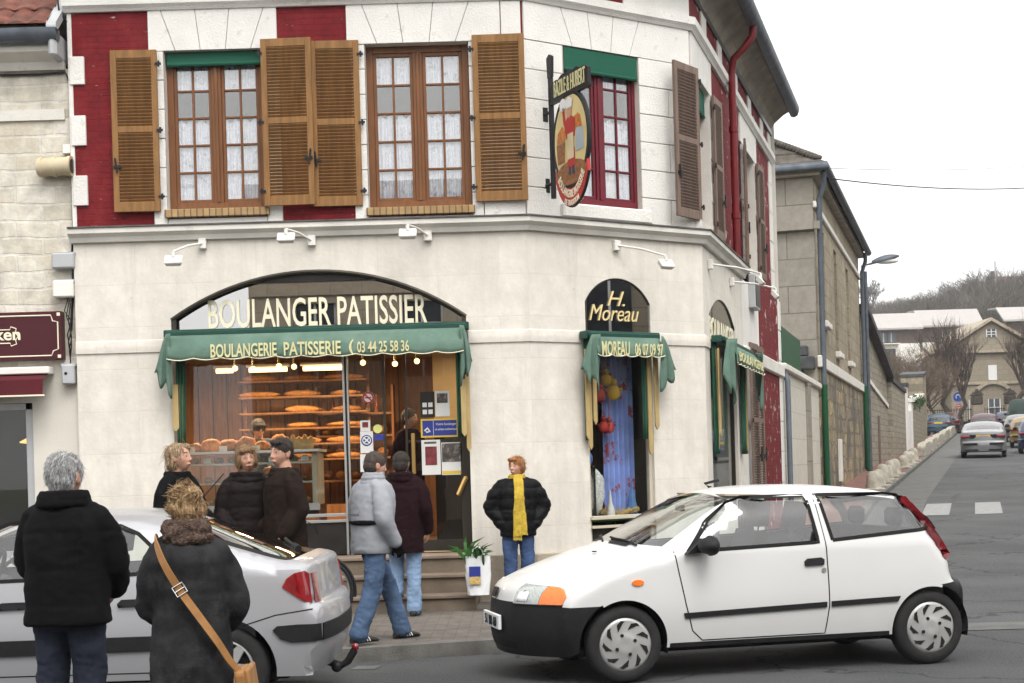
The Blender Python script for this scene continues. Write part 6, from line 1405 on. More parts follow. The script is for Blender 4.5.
def weld(o, d=.0004):
    bm = bmesh.new(); bm.from_mesh(o.data); bmesh.ops.remove_doubles(bm, verts=bm.verts, dist=d); bmesh.ops.recalc_face_normals(bm, faces=bm.faces); bm.to_mesh(o.data); bm.free()
    o.data.polygons.foreach_set('use_smooth', [True]*len(o.data.polygons)); o.data.set_sharp_from_angle(angle=R(38)); return o
def wheel(par, x, y, r, side, kind='cover', w=.165):
    """side -1 means the outer face looks to -y"""
    t = MB(); rr = r*.70; n = 44
    t.lathe([(rr, -w/2), (rr+.01, -w/2-.006), (r-.03, -w/2-.004), (r-.008, -w/2+.018), (r, -w/2+.04), (r, w/2-.04), (r-.008, w/2-.018), (r-.03, w/2+.004), (rr, w/2), (rr, -w/2)], (0, 0, 0), 'y', n)
    o = t.build('wheel', 'rubber', parent=par, loc=(x, y, r), smooth=50)
    h = MB(); s = side; f = lambda rad, d: (rad, s*(w/2+d))
    if kind == 'cover':
        h.lathe([f(rr+.003, -.012), f(rr-.012, .004), f(rr*.86, .008), f(rr*.5, .002), f(rr*.36, .012), f(rr*.22, .014), f(.0, .010)], (0, 0, 0), 'y', n, 0)
        for k in range(9):
            a = 2*pi*k/9; pts = []
            for q, (ra, da) in enumerate(((.56, .0), (.80, .10), (.90, .34), (.86, .50), (.80, .40), (.66, .22))): pts.append((rr*ra*cos(a+da*s), rr*ra*sin(a+da*s)))
            h.prism(pts, lambda p, q, d: (p, s*(w/2+d), q), .0, .0105, 1)
        for k in range(4): h.tube([(.075*cos(k*pi/2+.4), s*(w/2+.008), .075*sin(k*pi/2+.4)), (.075*cos(k*pi/2+.4), s*(w/2+.019), .075*sin(k*pi/2+.4))], .013, 8, 1)
    else:
        h.lathe([f(rr+.003, -.012), f(rr-.012, .004), f(rr*.92, .002), f(rr*.88, -.03)], (0, 0, 0), 'y', n, 0); h.lathe([f(rr*.9, -.045), f(0, -.05)], (0, 0, 0), 'y', n, 1)
        for k in range(7):
            a = 2*pi*k/7; c, d = cos(a), sin(a); pts = [(.05, -.05), (rr*.92, -.028), (rr*.92, .028), (.05, .05)]
            h.prism([(p*c-q*d, p*d+q*c) for p, q in pts], lambda p, q, e: (p, s*(w/2+e), q), -.04, .004, 0)
        h.lathe([f(.075, -.03), f(.07, .01), f(0, .016)], (0, 0, 0), 'y', 20, 0)
    h.build('hubcap', ['hubcap', 'seam'], parent=o, smooth=40, bevel=.0)
    return o
def arch_wells(par, arches, W, sill, x0, x1, depth=.30, floor_z=None):
    mb = MB()
    for xc, zc, r in arches:
        for sg in (-1, 1):
            k = 20; r2 = r-.004; vs = []
            for i in range(k+1):
                a = -.25+(pi+.5)*i/k; vs += [(xc+r2*cos(a), sg*(W-.03), zc+r2*sin(a)), (xc+r2*cos(a), sg*(W-depth), zc+r2*sin(a))]
            mb.add(vs, [(2*i, 2*i+1, 2*i+3, 2*i+2) for i in range(k)]); mb.add([vs[2*i+1] for i in range(k+1)], [tuple(range(k+1))])
    mb.box(x0+.1, x1-.25, -(W-.16), W-.16, sill-.02, sill+.03); return mb.build('underbody', 'seam', parent=par)
def seat(par, x, y, z, rear=False, wid=.5):
    s = MB(); s.box(x-.25, x+.22, y-wid/2, y+wid/2, z, z+.16)
    s.prism([(x+.18, z+.1), (x+.32, z+.1), (x+.47, z+.62), (x+.38, z+.64)], lambda a, b, d: (a, d, b), y-wid/2+.02, y+wid/2-.02)
    o = s.build('seat', 'seat_cloth', parent=par, bevel=.04, seg=2)
    if not rear:
        h = MB(); h.prism([(x+.42, z+.66), (x+.52, z+.66), (x+.55, z+.86), (x+.47, z+.88)], lambda a, b, d: (a, d, b), y-.13, y+.13); h.tube([(x+.45, y-.06, z+.6), (x+.47, y-.06, z+.68)], .008, 6); h.tube([(x+.45, y+.06, z+.6), (x+.47, y+.06, z+.68)], .008, 6); h.build('headrest', 'seat_cloth', parent=o, bevel=.035, seg=2)
    return o
def cabin(par, x0, x1, W, z0, z1, dash_x, sw_x, sw_y):
    mb = MB(); w = W-.07
    mb.add([(x0, -w, z0), (x1, -w, z0), (x1, w, z0), (x0, w, z0), (x0, -w, z1), (x1, -w, z1), (x1, w, z1), (x0, w, z1)], [(0, 1, 2, 3), (0, 1, 5, 4), (3, 2, 6, 7), (1, 2, 6, 5), (0, 3, 7, 4)])
    o = mb.build('cabin_lining', 'cabin', parent=par)
    d = MB(); d.prism([(dash_x-.35, z1-.10), (dash_x-.30, z1-.03), (dash_x+.05, z1-.01), (dash_x+.20, z1-.06), (dash_x+.16, z1-.30), (dash_x-.3, z1-.35)], lambda a, b, e: (a, e, b), -w+.10, w-.10); d.build('dashboard', 'cabin', parent=par, bevel=.02)
    c = Vector((sw_x, sw_y, z1+.03)); rot = Matrix.Rotation(R(-65), 3, 'Y'); s = MB(); s.tube([c+rot@Vector((.18*cos(a), .18*sin(a), 0)) for a in [2*pi*i/24 for i in range(24)]], .016, 8, closed=True); s.tube([c+rot@Vector((-.17, 0, 0)), c+rot@Vector((.17, 0, 0))], .02, 6); s.tube([c, c+Vector((-.25, 0, -.12))], .03, 6); s.build('steering_wheel', 'plastic', parent=par, smooth=60)

def sides(fn, name, mats, par, smooth=None, welded=False):
    for sg in (1, -1):
        o = fn((sg,)).build(name, mats, parent=par, smooth=smooth)
        if welded: weld(o)
def multi(b, polys, off, step, m): 
    mb = MB()
    for p in polys: b.patch(p, off, step, m, mb=mb)
    return mb
# ---------------------------------------------------------------- white hatchback
fx, fy, ca = .794, 10.95, R(13.17)
def car_white():
    a = ca; ox, oy = fx-.80*sin(a), fy+.80*cos(a)
    t = thing('parked_car', 'white three door hatchback with black bumpers parked at the corner', 'car', (ox, oy, 0), a)
    top = [(-.76, .20, .34, 0), (-.80, .34, .34, 0), (-.80, .50, .34, 0), (-.785, .60, .34, 0), (-.74, .70, .36, .0), (-.60, .775, .34, .01), (-.35, .865, .26, .02), (-.08, .945, .27, .02), (.04, .985, .30, .03),
           (.30, 1.115, .24, .04), (.60, 1.265, .16, .05), (.80, 1.345, .10, .06), (1.05, 1.395, .04, .065), (1.40, 1.41, 0, .07), (1.85, 1.395, -.03, .07), (2.28, 1.345, -.06, .06), (2.42, 1.29, -.09, .05), (2.58, 1.10, -.13, .03), (2.75, .90, -.18, .015), (2.83, .80, -.20, .0), (2.86, .66, -.20, 0), (2.93, .61, -.19, 0), (2.955, .50, -.19, 0), (2.94, .30, -.19, 0), (2.90, .22, -.19, 0)]
    arches = [(0, .285, .345), (2.45, .285, .335)]
    B_ = Body(top, .80, .93, .27, .24, arches, rnd=.09, sub=4)
    w1 = [(.50, .945), (1.545, .975), (1.50, 1.325), (.98, 1.33), (.86, 1.29), (.70, 1.17)]
    w2 = [(1.66, .985), (2.52, 1.045), (2.47, 1.12), (2.26, 1.305), (2.15, 1.32), (1.60, 1.328)]
    bump = lambda x, z: 1 if ((x < -.15 and z < .575) or (x > 2.48 and z < .61+.125*(x-2.52))) else (1 if z < .275 else 0)
    st = .03
    side = B_.sheet(B_.outline(st), [w1, w2], st, 0, bump, cuts=([(-.455, .575), (-.195, .575)], [(2.535, .612), (2.66, .628)]))
    nt = len(B_.top); sub = 4
    def cls(i, x, yn, z):
        k = i/sub
        if 8.2 <= k < 11.2 and abs(yn) < .93: return 'windscreen'
        if 16.2 <= k < 18.3 and abs(yn) < .86: return 'rear_window'
        if k < 3 or k >= 20: return ('body', 1)
        return ('body', 0)
    sh = B_.strip(24, cls)
    side.add(sh['body'].v, sh['body'].f); side.m[-len(sh['body'].m):] = sh['body'].m
    weld(side.build('body', ['car_white', 'plastic'], parent=t))
    for nm in ('windscreen', 'rear_window'): weld(sh[nm].build(nm, 'glass_car', parent=t))
    sides(lambda g: B_.sheet(w1, [], .08, -.006, None, g), 'door_window', 'glass_car', t, welded=True); sides(lambda g: B_.sheet(w2, [], .08, -.006, None, g), 'quarter_window', 'glass_car', t, welded=True)
    for w in (w1, w2): sides(lambda g: B_.line(w+[w[0]], .028, .002, g), 'window_rubber', 'seam', t, welded=True)
    for ln, lw_ in (([(.395, .95), (.42, .80), (.47, .55), (.52, .36), (.60, .285), (1.58, .285), (1.61, .5), (1.60, .97)], .009), ([(1.56, 1.335), (1.60, .97)], .007)): sides(lambda g: B_.line(ln, lw_, .0015, g), 'panel_gap', 'seam', t, welded=True)
    sides(lambda g: B_.sheet(B_.outline(.09), [w1, w2], .09, -.022, None, g), 'inner_lining', 'cabin', t, welded=True)
    for pl_ in ([(.46, .455), (1.585, .485), (1.585, .525), (.45, .495)], [(1.625, .487), (2.17, .50), (2.19, .54), (1.625, .527)]): sides(lambda g: B_.patch(pl_, .014, mirror=g), 'side_moulding', 'plastic', t)
    for xc, zc, r, q0, q1 in ((0, .285, .345, -.12, 2.1), (2.45, .285, .335, 1.28, pi+.12)): sides(lambda g: B_.line([(xc+(r-.008)*cos(q), zc+(r-.008)*sin(q)) for q in [q0+(q1-q0)*i/24 for i in range(25)]], .022, .004, g), 'wheel_arch_lip', 'car_white', t, welded=True)
    hi_ = lambda f: .735-.03*f
    sides(lambda g: B_.wrap([.588, .62, .65, .68, .71, .735], .50, .80, False, sides=g, hi=lambda f: .735-.012*f), 'headlight', 'lamp_clear', t, 60)
    sides(lambda g: B_.wrap([.610, .63, .65, .67, .69], .55, .68, False, sides=g, off=.014, hi=lambda f: .69-.02*(2*f-1)**2), 'headlight_bowl', 'chrome', t, 60)
    sides(lambda g: B_.wrap([.582, .588, .592], .49, 1.0, False, sides=g, off=.011, ny=16), 'lamp_surround', 'seam', t, 60)
    sides(lambda g: B_.wrap([.588, .61, .63, .65, .67, .69, .71, .725], .805, .998, False, sides=g, hi=lambda f: .722-.035*f**2-.05*max(0, f-.75)*3), 'indicator', 'lamp_orange', t, 60)
    sides(lambda g: B_.patch([(.10+.045*cos(q), .735+.022*sin(q)) for q in [2*pi*i/16 for i in range(16)]], .012, .03, g), 'side_repeater', 'lamp_orange', t, 40)
    sides(lambda g: B_.patch([(2.31, 1.30), (2.38, 1.24), (2.47, 1.12), (2.55, .99), (2.61, .88), (2.635, .845), (2.60, .80), (2.565, .83), (2.55, .92), (2.48, 1.03), (2.40, 1.15), (2.25, 1.305)], .010, .04, g, mb=B_.wrap([.80+.045*q for q in range(12)], .88, .995, True, sides=g, off=.012)), 'tail_light', 'lamp_red', t, 50)
    sides(lambda g: B_.patch([(1.42, .80), (1.57, .805), (1.575, .845), (1.55, .86), (1.44, .855), (1.415, .835)], .016, .03, g), 'door_handle', 'plastic', t, 50)
    sides(lambda g: B_.patch([(1.57+.018*cos(q), .765+.018*sin(q)) for q in [2*pi*i/12 for i in range(12)]], .008, .02, g), 'door_lock', 'chrome', t)
    for sg in (-1, 1):
        m_ = MB(); y = sg*.80; m_.ball((.62, sg*.93, .99), (.085, .115, .075), 20, 14, fn=lambda d, q: Vector((min(q.x, .045), q.y, q.z*(1-.15*(q.x < 0))))); m_.prism([(.47, .93), (.62, .94), (.66, 1.0), (.60, 1.04)], lambda p, q, d: (p, d, q), y-sg*.04, y+sg*.06)
        m_.build('wing_mirror', 'plastic', parent=t, smooth=60)
    for x in (0, 2.45):
        for sg in (-1, 1): wheel(t, x, sg*.71, .285, sg)
    arch_wells(t, arches, .80, .22, -.5, 2.7); cabin(t, .42, 2.6, .80, .30, .93, .55, .80, -.36)
    seat(t, 1.05, -.36, .40); seat(t, 1.05, .36, .40); seat(t, 1.95, 0, .42, True, 1.2)
    rh = MB()
    for y in (-.33, .33): rh.box(2.37, 2.44, y-.12, y+.12, 1.05, 1.2)
    rh.build('rear_headrest', 'seat_cloth', parent=t, bevel=.03)
    rl = MB(); rl.prism([(.9, 1.355), (2.25, 1.31), (2.25, 1.30), (.9, 1.34)], lambda p, q, d: (p, d, q), -.55, .55); rl.build('roof_lining', 'plinth', parent=t)
    mr = MB(); mr.box(.72, .74, -.10, .10, 1.22, 1.27); mr.build('rear_view_mirror', 'plastic', parent=t, bevel=.01)
    for y in (-.52, -.02): wp = MB(); wp.tube([(.08+.3*abs(q/.76)**2.6+dx, q, z_2-.03*abs(q/.76)**2.6) for q, dx, z_2 in ((y, 0, 1.005), (y+.16, .03, 1.03), (y+.32, .04, 1.035), (y+.46, .05, 1.04))], .009, 6); wp.build('wiper', 'plastic', parent=t)
    cw = MB(); cw.add([(.07+.25*abs(y/.75)**2.6-.0, y, .998-.03*abs(y/.75)**2.6) for y in [-.44+.055*i for i in range(17)]]+[(.13+.25*abs(y/.75)**2.6, y, 1.028-.03*abs(y/.75)**2.6) for y in [-.44+.055*i for i in range(17)]], [(i, i+1, 18+i, 17+i) for i in range(16)]); cw.build('scuttle', 'plastic', parent=t)
    lo = MB(); lo.box(.98, 1.0, .0, .02, 1.40, 1.41); lo.tube([(1.0, .05, 1.40), (.96, .05, 1.43), (1.08, .05, 1.455)], .011, 6); lo.build('aerial', 'plastic', parent=t)
    pt = MB(); pt.box(-.83, -.805, -.26, .26, .385, .495); po = pt.build('number_plate', 'plate_white', parent=t, bevel=.004)
    for s_, y0, w_ in (('51 BB 60', .20, .40),):
        l = text(s_, w=w_, h=.075, depth=.004, bold=.005); xf(l, lambda v: Vector((-.834+v.y, y0-v.x, .402+v.z))); l.build('plate_number', 'ink', parent=po)
    B_.wrap([.25, .28, .31], 0, .55, False, off=.004).build('grille', 'seam', parent=t); lg = MB(); lg.prism([(-.05, .62), (.05, .62), (.06, .69), (-.06, .69)], lambda p, q, d: (-.80+(q-.62)*.45+d, p, q), -.012, .0); lg.build('bonnet_badge', 'ink', parent=t)
    nz_ = MB(); nz_.box(-.1, -.07, -.35, -.32, .945, .953); nz_.build('washer_jet', 'plastic', parent=t)
    return t
car_white()

# ---------------------------------------------------------------- silver car by the kerb
def car_silver(detail=True):
    # front axle at x=-2.54 of the rear one; flank at Y=10
    ox, oy = -1.965-2.54, 10.0+.85
    t = thing('parked_car', 'silver five door saloon with dark waist moulding and tow hook behind two people', 'car', (ox, oy, 0), 0)
    top = [(-.80, .24, .34, 0), (-.84, .40, .34, 0), (-.82, .58, .34, 0), (-.74, .70, .32, 0), (-.40, .82, .26, .02), (.0, .91, .24, .02), (.28, .97, .26, .03), (.62, 1.16, .2, .04), (1.0, 1.33, .1, .06), (1.35, 1.385, .03, .065), (1.80, 1.39, 0, .07), (2.08, 1.36, -.03, .07), (2.30, 1.295, -.06, .07), (2.62, 1.175, -.05, .055), (2.95, 1.06, -.05, .035), (3.06, 1.04, -.05, .02), (3.16, 1.005, -.05, .01), (3.18, .93, -.05, 0), (3.20, .80, -.05, 0), (3.21, .745, -.06, 0), (3.255, .705, -.06, 0), (3.275, .56, -.07, 0), (3.255, .40, -.07, 0), (3.20, .27, -.07, 0)]
    arches = [(0, .30, .355), (2.54, .30, .355)]
    B_ = Body(top, .845, .95, .28, .25, arches, rnd=.075, sub=4)
    w1 = [(.52, .93), (1.30, .945), (1.30, 1.33), (1.10, 1.32), (.92, 1.245)]
    w2 = [(1.40, .945), (1.98, .965), (2.08, 1.03), (2.12, 1.10), (1.98, 1.23), (1.85, 1.285), (1.40, 1.31)]
    st = .05
    side = B_.sheet(B_.outline(st), [w1, w2], st, 0, lambda x, z: 0)
    def cls(i, x, yn, z):
        k = i/4
        if 6.2 <= k < 8.8 and abs(yn) < .93: return 'windscreen'
        if 12.0 <= k < 14.6 and abs(yn) < .84: return 'rear_window'
        if 12.0 <= k < 14.6 and abs(yn) < .93: return ('body', 1)
        return ('body', 0)
    sh = B_.strip(24, cls); side.add(sh['body'].v, sh['body'].f); side.m[-len(sh['body'].m):] = sh['body'].m
    weld(side.build('body', ['car_silver', 'seam'], parent=t))
    for nm in ('windscreen', 'rear_window'): weld(sh[nm].build(nm, 'glass_car' if nm != 'rear_window' else 'glass_car', parent=t))
    for nm, w in (('door_window', w1), ('rear_door_window', w2)):
        sides(lambda g: B_.sheet(w, [], .1, -.006, None, g), nm, 'glass_car', t, welded=True); sides(lambda g: B_.line(w+[w[0]], .026, .002, g), 'window_rubber', 'seam', t, welded=True)
    for ln in ([(1.35, 1.325), (1.35, .30)], [(.40, .92), (.44, .6), (.55, .30), (2.12, .30), (2.14, .55), (2.22, .72), (2.26, 1.0), (2.2, 1.14)], [(2.68, .60), (2.90, .665), (3.15, .70)]): sides(lambda g: B_.line(ln, .008, .0015, g), 'panel_gap', 'seam', t, welded=True)
    sides(lambda g: B_.sheet(B_.outline(.1), [w1, w2], .1, -.022, None, g), 'inner_lining', 'cabin', t, welded=True)
    for pl_ in ([(.50, .43), (1.33, .44), (1.33, .545), (.48, .54)], [(1.37, .44), (2.12, .45), (2.13, .55), (1.37, .545)]): sides(lambda g: B_.patch(pl_, .016, mirror=g), 'side_moulding', 'plastic', t)
    bm_ = B_.wrap([.485, .52, .56, .60], -1.0, 1.0, True, .014, 24, (1,)); B_.patch([(2.88, .565), (2.93, .505), (3.0, .48), (3.20, .485), (3.20, .60), (3.05, .60), (2.91, .592)], .014, .04, mb=bm_); bm_.build('bumper_moulding', 'plastic', parent=t, smooth=50)
    sides(lambda g: B_.patch([(2.95, .85), (3.02, .80), (3.10, .75), (3.145, .74), (3.125, .935), (3.10, .955), (3.03, .94), (2.98, .905)], .010, .035, g, mb=B_.wrap([.74, .79, .84, .89, .935], .84, .995, True, sides=g, off=.010)), 'tail_light', 'lamp_red', t, 50)
    for x in (1.06, 1.86): sides(lambda g: B_.patch([(x, .745), (x+.21, .75), (x+.225, .775), (x+.20, .80), (x+.02, .798), (x-.01, .77)], .018, .03, g), 'door_handle', 'plastic', t, 50)
    sides(lambda g: B_.patch([(1.24+.016*cos(q), .70+.016*sin(q)) for q in [2*pi*i/12 for i in range(12)]], .008, .02, g), 'door_lock', 'chrome', t)
    for x in (0, 2.54):
        for sg in (-1, 1): wheel(t, x, sg*.745, .30, sg, 'alloy', .18)
    arch_wells(t, arches, .845, .24, -.5, 3.2); cabin(t, .1, 2.75, .845, .30, .935, .45, .85, -.38)
    for y in (-.38, .38): seat(t, 1.1, y, .40)
    seat(t, 1.95, 0, .42, True, 1.3)
    for y in (-.38, .38): h = MB(); h.ball((2.30, y, 1.04), (.06, .14, .10), 14, 9); h.build('rear_headrest', 'seat_cloth', parent=t, smooth=180)
    p = MB(); p.box(2.4, 2.85, -.7, .7, .96, .975); p.build('parcel_shelf', 'cabin', parent=t)
    ae = MB(); ae.tube([(2.16, 0, 1.33), (2.20, 0, 1.385)], .022, 8); ae.tube([(2.19, 0, 1.37), (2.42, 0, 1.62)], .005, 6); ae.build('aerial', 'plastic', parent=t)
    th = MB(); th.tube([(3.1, -.1, .27), (3.24, -.1, .22), (3.29, -.1, .25), (3.34, -.1, .33)], .028, 10); th.ball((3.21, -.1, .215), .042, 12, 8); th.build('tow_hook', 'black_iron', parent=t, smooth=60)
    tc_ = MB(); tc_.ball((3.345, -.1, .35), (.026, .026, .03), 12, 8); tc_.build('tow_hook_cap', 'lamp_red', parent=t, smooth=180)
    for sg in (-1, 1): mi = MB(); mi.ball((.62, sg*.96, 1.0), (.08, .11, .07), 14, 9); mi.build('wing_mirror', 'car_silver', parent=t, smooth=60)
    wp = MB(); wp.tube([(2.93, -.02, 1.075), (2.82, .25, 1.12), (2.79, .42, 1.12)], .012, 6); wp.tube([(2.95, -.05, 1.06), (2.91, 0, 1.08)], .03, 8); wp.build('rear_wiper', 'plastic', parent=t)
    for sg in (-1, 1):
        h = MB(); h.ball((-.60, sg*.64, .66), (.14, .13, .08), 14, 9); h.build('headlight', 'lamp_clear', parent=t, smooth=180)
    return t
car_silver()

# ---------------------------------------------------------------- cars up the street (simple shells, rear lamps and plates)
def far_car(label, Y, off, paint, kind='saloon', yaw=None, plate='plate_yellow', facing=1, group=None, band=None, x=None, scale=1.0):
    p = street(Y, 0); q = street(Y+5, 0); ang = atan2(q.y-p.y, q.x-p.x) if yaw is None else yaw
    X0 = p.x+off if x is None else x
    t = thing('parked_car' if group else 'moving_car', label, 'car', (X0, Y, ground_z(0, Y)+.01), ang+(pi if facing > 0 else 0), group)
    t.scale = (scale,)*3; t.rotation_euler.y = .036*(1 if facing > 0 else -1)
    if kind == 'saloon': top = [(-.85, .25, .3, 0), (-.88, .5, .3, 0), (-.75, .70, .3, 0), (0, .86, .2, .02), (.35, .95, .2, .03), (1.0, 1.36, .08, .06), (1.5, 1.42, 0, .07), (2.1, 1.40, 0, .07), (2.75, 1.13, -.06, .04), (3.2, 1.06, -.08, .02), (3.30, .98, -.10, 0), (3.33, .70, -.12, 0), (3.40, .62, -.12, 0), (3.38, .28, -.12, 0)]; kg = (7.1, 8.0); W = .86
    elif kind == 'hatch': top = [(-.80, .25, .3, 0), (-.82, .5, .3, 0), (-.72, .68, .3, 0), (-.1, .90, .2, .02), (.2, 1.0, .2, .03), (.8, 1.40, .08, .06), (1.3, 1.46, 0, .07), (2.3, 1.42, -.02, .07), (2.8, 1.02, -.08, .03), (2.86, .95, -.1, .01), (2.90, .85, -.10, 0), (2.92, .64, -.12, 0), (3.0, .58, -.12, 0), (2.98, .28, -.12, 0)]; kg = (7.1, 8.0); W = .82
    else: top = [(-.85, .3, .2, 0), (-.88, .6, .2, 0), (-.75, .95, .2, 0), (-.3, 1.15, .15, .02), (.0, 1.25, .12, .03), (.6, 1.95, .06, .05), (1.0, 2.2, 0, .06), (2.5, 2.3, 0, .06), (4.0, 2.28, -.02, .06), (4.25, 2.2, -.05, .02), (4.32, 1.6, -.05, 0), (4.36, 1.0, -.05, 0), (4.40, .6, -.05, 0), (4.40, .35, -.05, 0)]; kg = (9.3, 10.0); W = .97
    L = top[-1][0]; wb = {'saloon': 2.6, 'hatch': 2.45, 'van': 3.1}[kind]; belt = {'saloon': .95, 'hatch': .98, 'van': 1.3}[kind]
    arches = [(0, .31, .36), (wb, .31, .36)]; b = Body(top, W, belt, .26 if kind != 'van' else .06, .27, arches, rnd=.09, sub=2)
    if kind == 'saloon': ws = [[(.62, .97), (1.35, .98), (1.35, 1.32), (1.08, 1.29)], [(1.45, .98), (2.45, 1.02), (2.1, 1.30), (1.45, 1.33)]]
    elif kind == 'hatch': ws = [[(.45, 1.0), (1.3, 1.02), (1.3, 1.36), (.85, 1.34)], [(1.4, 1.02), (2.45, 1.05), (2.2, 1.34), (1.4, 1.36)]]
    else: ws = [[(.35, 1.32), (1.1, 1.32), (1.1, 1.9), (.7, 1.88)]]
    sd = b.sheet(b.outline(.12), ws, .14)
    sk = b.strip(12, lambda i, x, yn, z: 'glass' if abs(yn) < .84 and (4.1 <= i/2 < 5.0 or (kg[0] <= i/2 < kg[1] and kind != 'van')) else 'body')
    sd.add(sk['body'].v, sk['body'].f); weld(sd.build('body', paint, parent=t), .002)
    g = sk['glass']; 
    for w in ws: b.sheet(w, [], .2, -.01, mb=g)
    weld(g.build('window', 'glass_car', parent=t)); mb = MB(); mb.box(.2, L-.5, -W+.12, W-.12, .35, belt-.06); 
    for y in (-.36, .36): mb.box(1.35, 1.5, y-.22, y+.22, belt-.1, belt+.22)
    mb.build('cabin_lining', 'cabin', parent=t)
    for x_ in (0, wb):
        for sg in (-1, 1): wheel(t, x_, sg*(W-.09), .31, sg, 'cover')
    arch_wells(t, arches, W, .25, -.5, L-.3)
    ht = .86 if kind != 'van' else 1.1; xr = L-.075 if kind != 'van' else L-.03
    for sg in (-1, 1):
        mb = MB(); mb.box(xr-.16, xr+.0, min(sg*(W-.40), sg*(W-.02)), max(sg*(W-.40), sg*(W-.02)), ht-.05, ht+.05); mb.build('tail_light', 'lamp_red', parent=t, bevel=.03)
        mb = MB(); mb.ball((-.62, sg*(W-.2), .66), (.16, .14, .09), 12, 8); mb.build('headlight', 'lamp_clear', parent=t, smooth=180)
        mb = MB(); mb.ball((.62, sg*(W+.10), belt+.06), (.07, .11, .07), 10, 7); mb.build('wing_mirror', 'plastic', parent=t, smooth=180)
    mb = MB(); mb.box(xr-.05, xr+.005, -.27, .27, ht-.055, ht+.06); mb.build('number_plate', plate, parent=t)
    mb = MB(); mb.box(L-.03, L+.012, -W+.1, W-.1, .52, .60); mb.box(L-.05, L+.0, -W+.15, W-.15, .30, .36); mb.build('bumper_moulding', 'plastic', parent=t)
    if kind == 'saloon': mb = MB(); mb.box(xr-.03, xr+.003, -W+.35, W-.35, ht-.07, ht+.07); mb.build('rear_panel', 'plastic', parent=t)
    return t
M['car_far'] = mat('silver_beige_paint', (.20, .205, .21), .35, metal=.3, var=.03, coat=.7); M['car_blue'] = mat('blue_paint', (.035, .075, .11), .35, var=.03, coat=.7); M['car_maroon'] = mat('maroon_paint', (.06, .015, .015), .35, var=.03, coat=.7); M['car_green'] = mat('dark_green_paint', (.01, .035, .025), .4, var=.03, coat=.6); M['car_gold'] = mat('gold_paint', (.22, .15, .05), .35, var=.03, coat=.7); M['car_navy'] = mat('navy_paint', (.03, .045, .09), .35, var=.03, coat=.7)
YS = 59.0
xs = at(984, 450, YS)
sv = far_car('silver saloon seen from behind in the middle of the street', YS, 0, 'car_far', 'saloon', x=xs.x+1.0, facing=1)
sv.location = (xs.x-.3, YS+.0, sv.location.z)
def put_back(o, px, Y, rear):
    """park a car so that its tail stands at bearing px and depth Y"""
    a = o.rotation_euler.z; q = at(px, 450, Y); o.location.x = q.x-cos(a)*rear; o.location.y = Y-sin(a)*rear; o.location.z = ground_z(0, o.location.y)+.01
put_back(sv, 983.5, YS, 3.4)
for lb, px, Y, pa, kd, rear in (('maroon and white estate ahead of the silver saloon', 985, 92, 'car_maroon', 'hatch', 3.0), ('teal blue hatchback parked on the pavement beyond the stone pier', 939, 100, 'car_blue', 'hatch', 3.0), ('dark red hatchback parked next to the teal blue one', 948.5, 108, 'car_maroon', 'hatch', 3.0), ('pale silver car parked in front of the green van', 1021, 80, 'car_far', 'hatch', 3.0), ('gold hatchback between the pale silver and navy parked cars', 1029, 70, 'car_gold', 'hatch', 3.0), ('navy car parked closest to the zebra crossing at the street edge', 1040, 62, 'car_navy', 'hatch', 3.0), ('dark blue car parked beyond the green van near the pavilion railing', 1008, 104, 'car_navy', 'hatch', 3.0)):
    o = far_car(lb, Y, 0, pa, kd, facing=1, group=None if 'ahead' in lb else 'cars parked up the street', x=0); put_back(o, px, Y, rear)
    if 'ahead' not in lb: o.name = 'parked_car'
o = far_car('dark green van parked among the cars on the uphill street', 92, 0, 'car_green', 'van', facing=1, group='cars parked up the street', x=0); put_back(o, 1025, 92, 4.4); o.name = 'parked_van'; o['category'] = 'van'

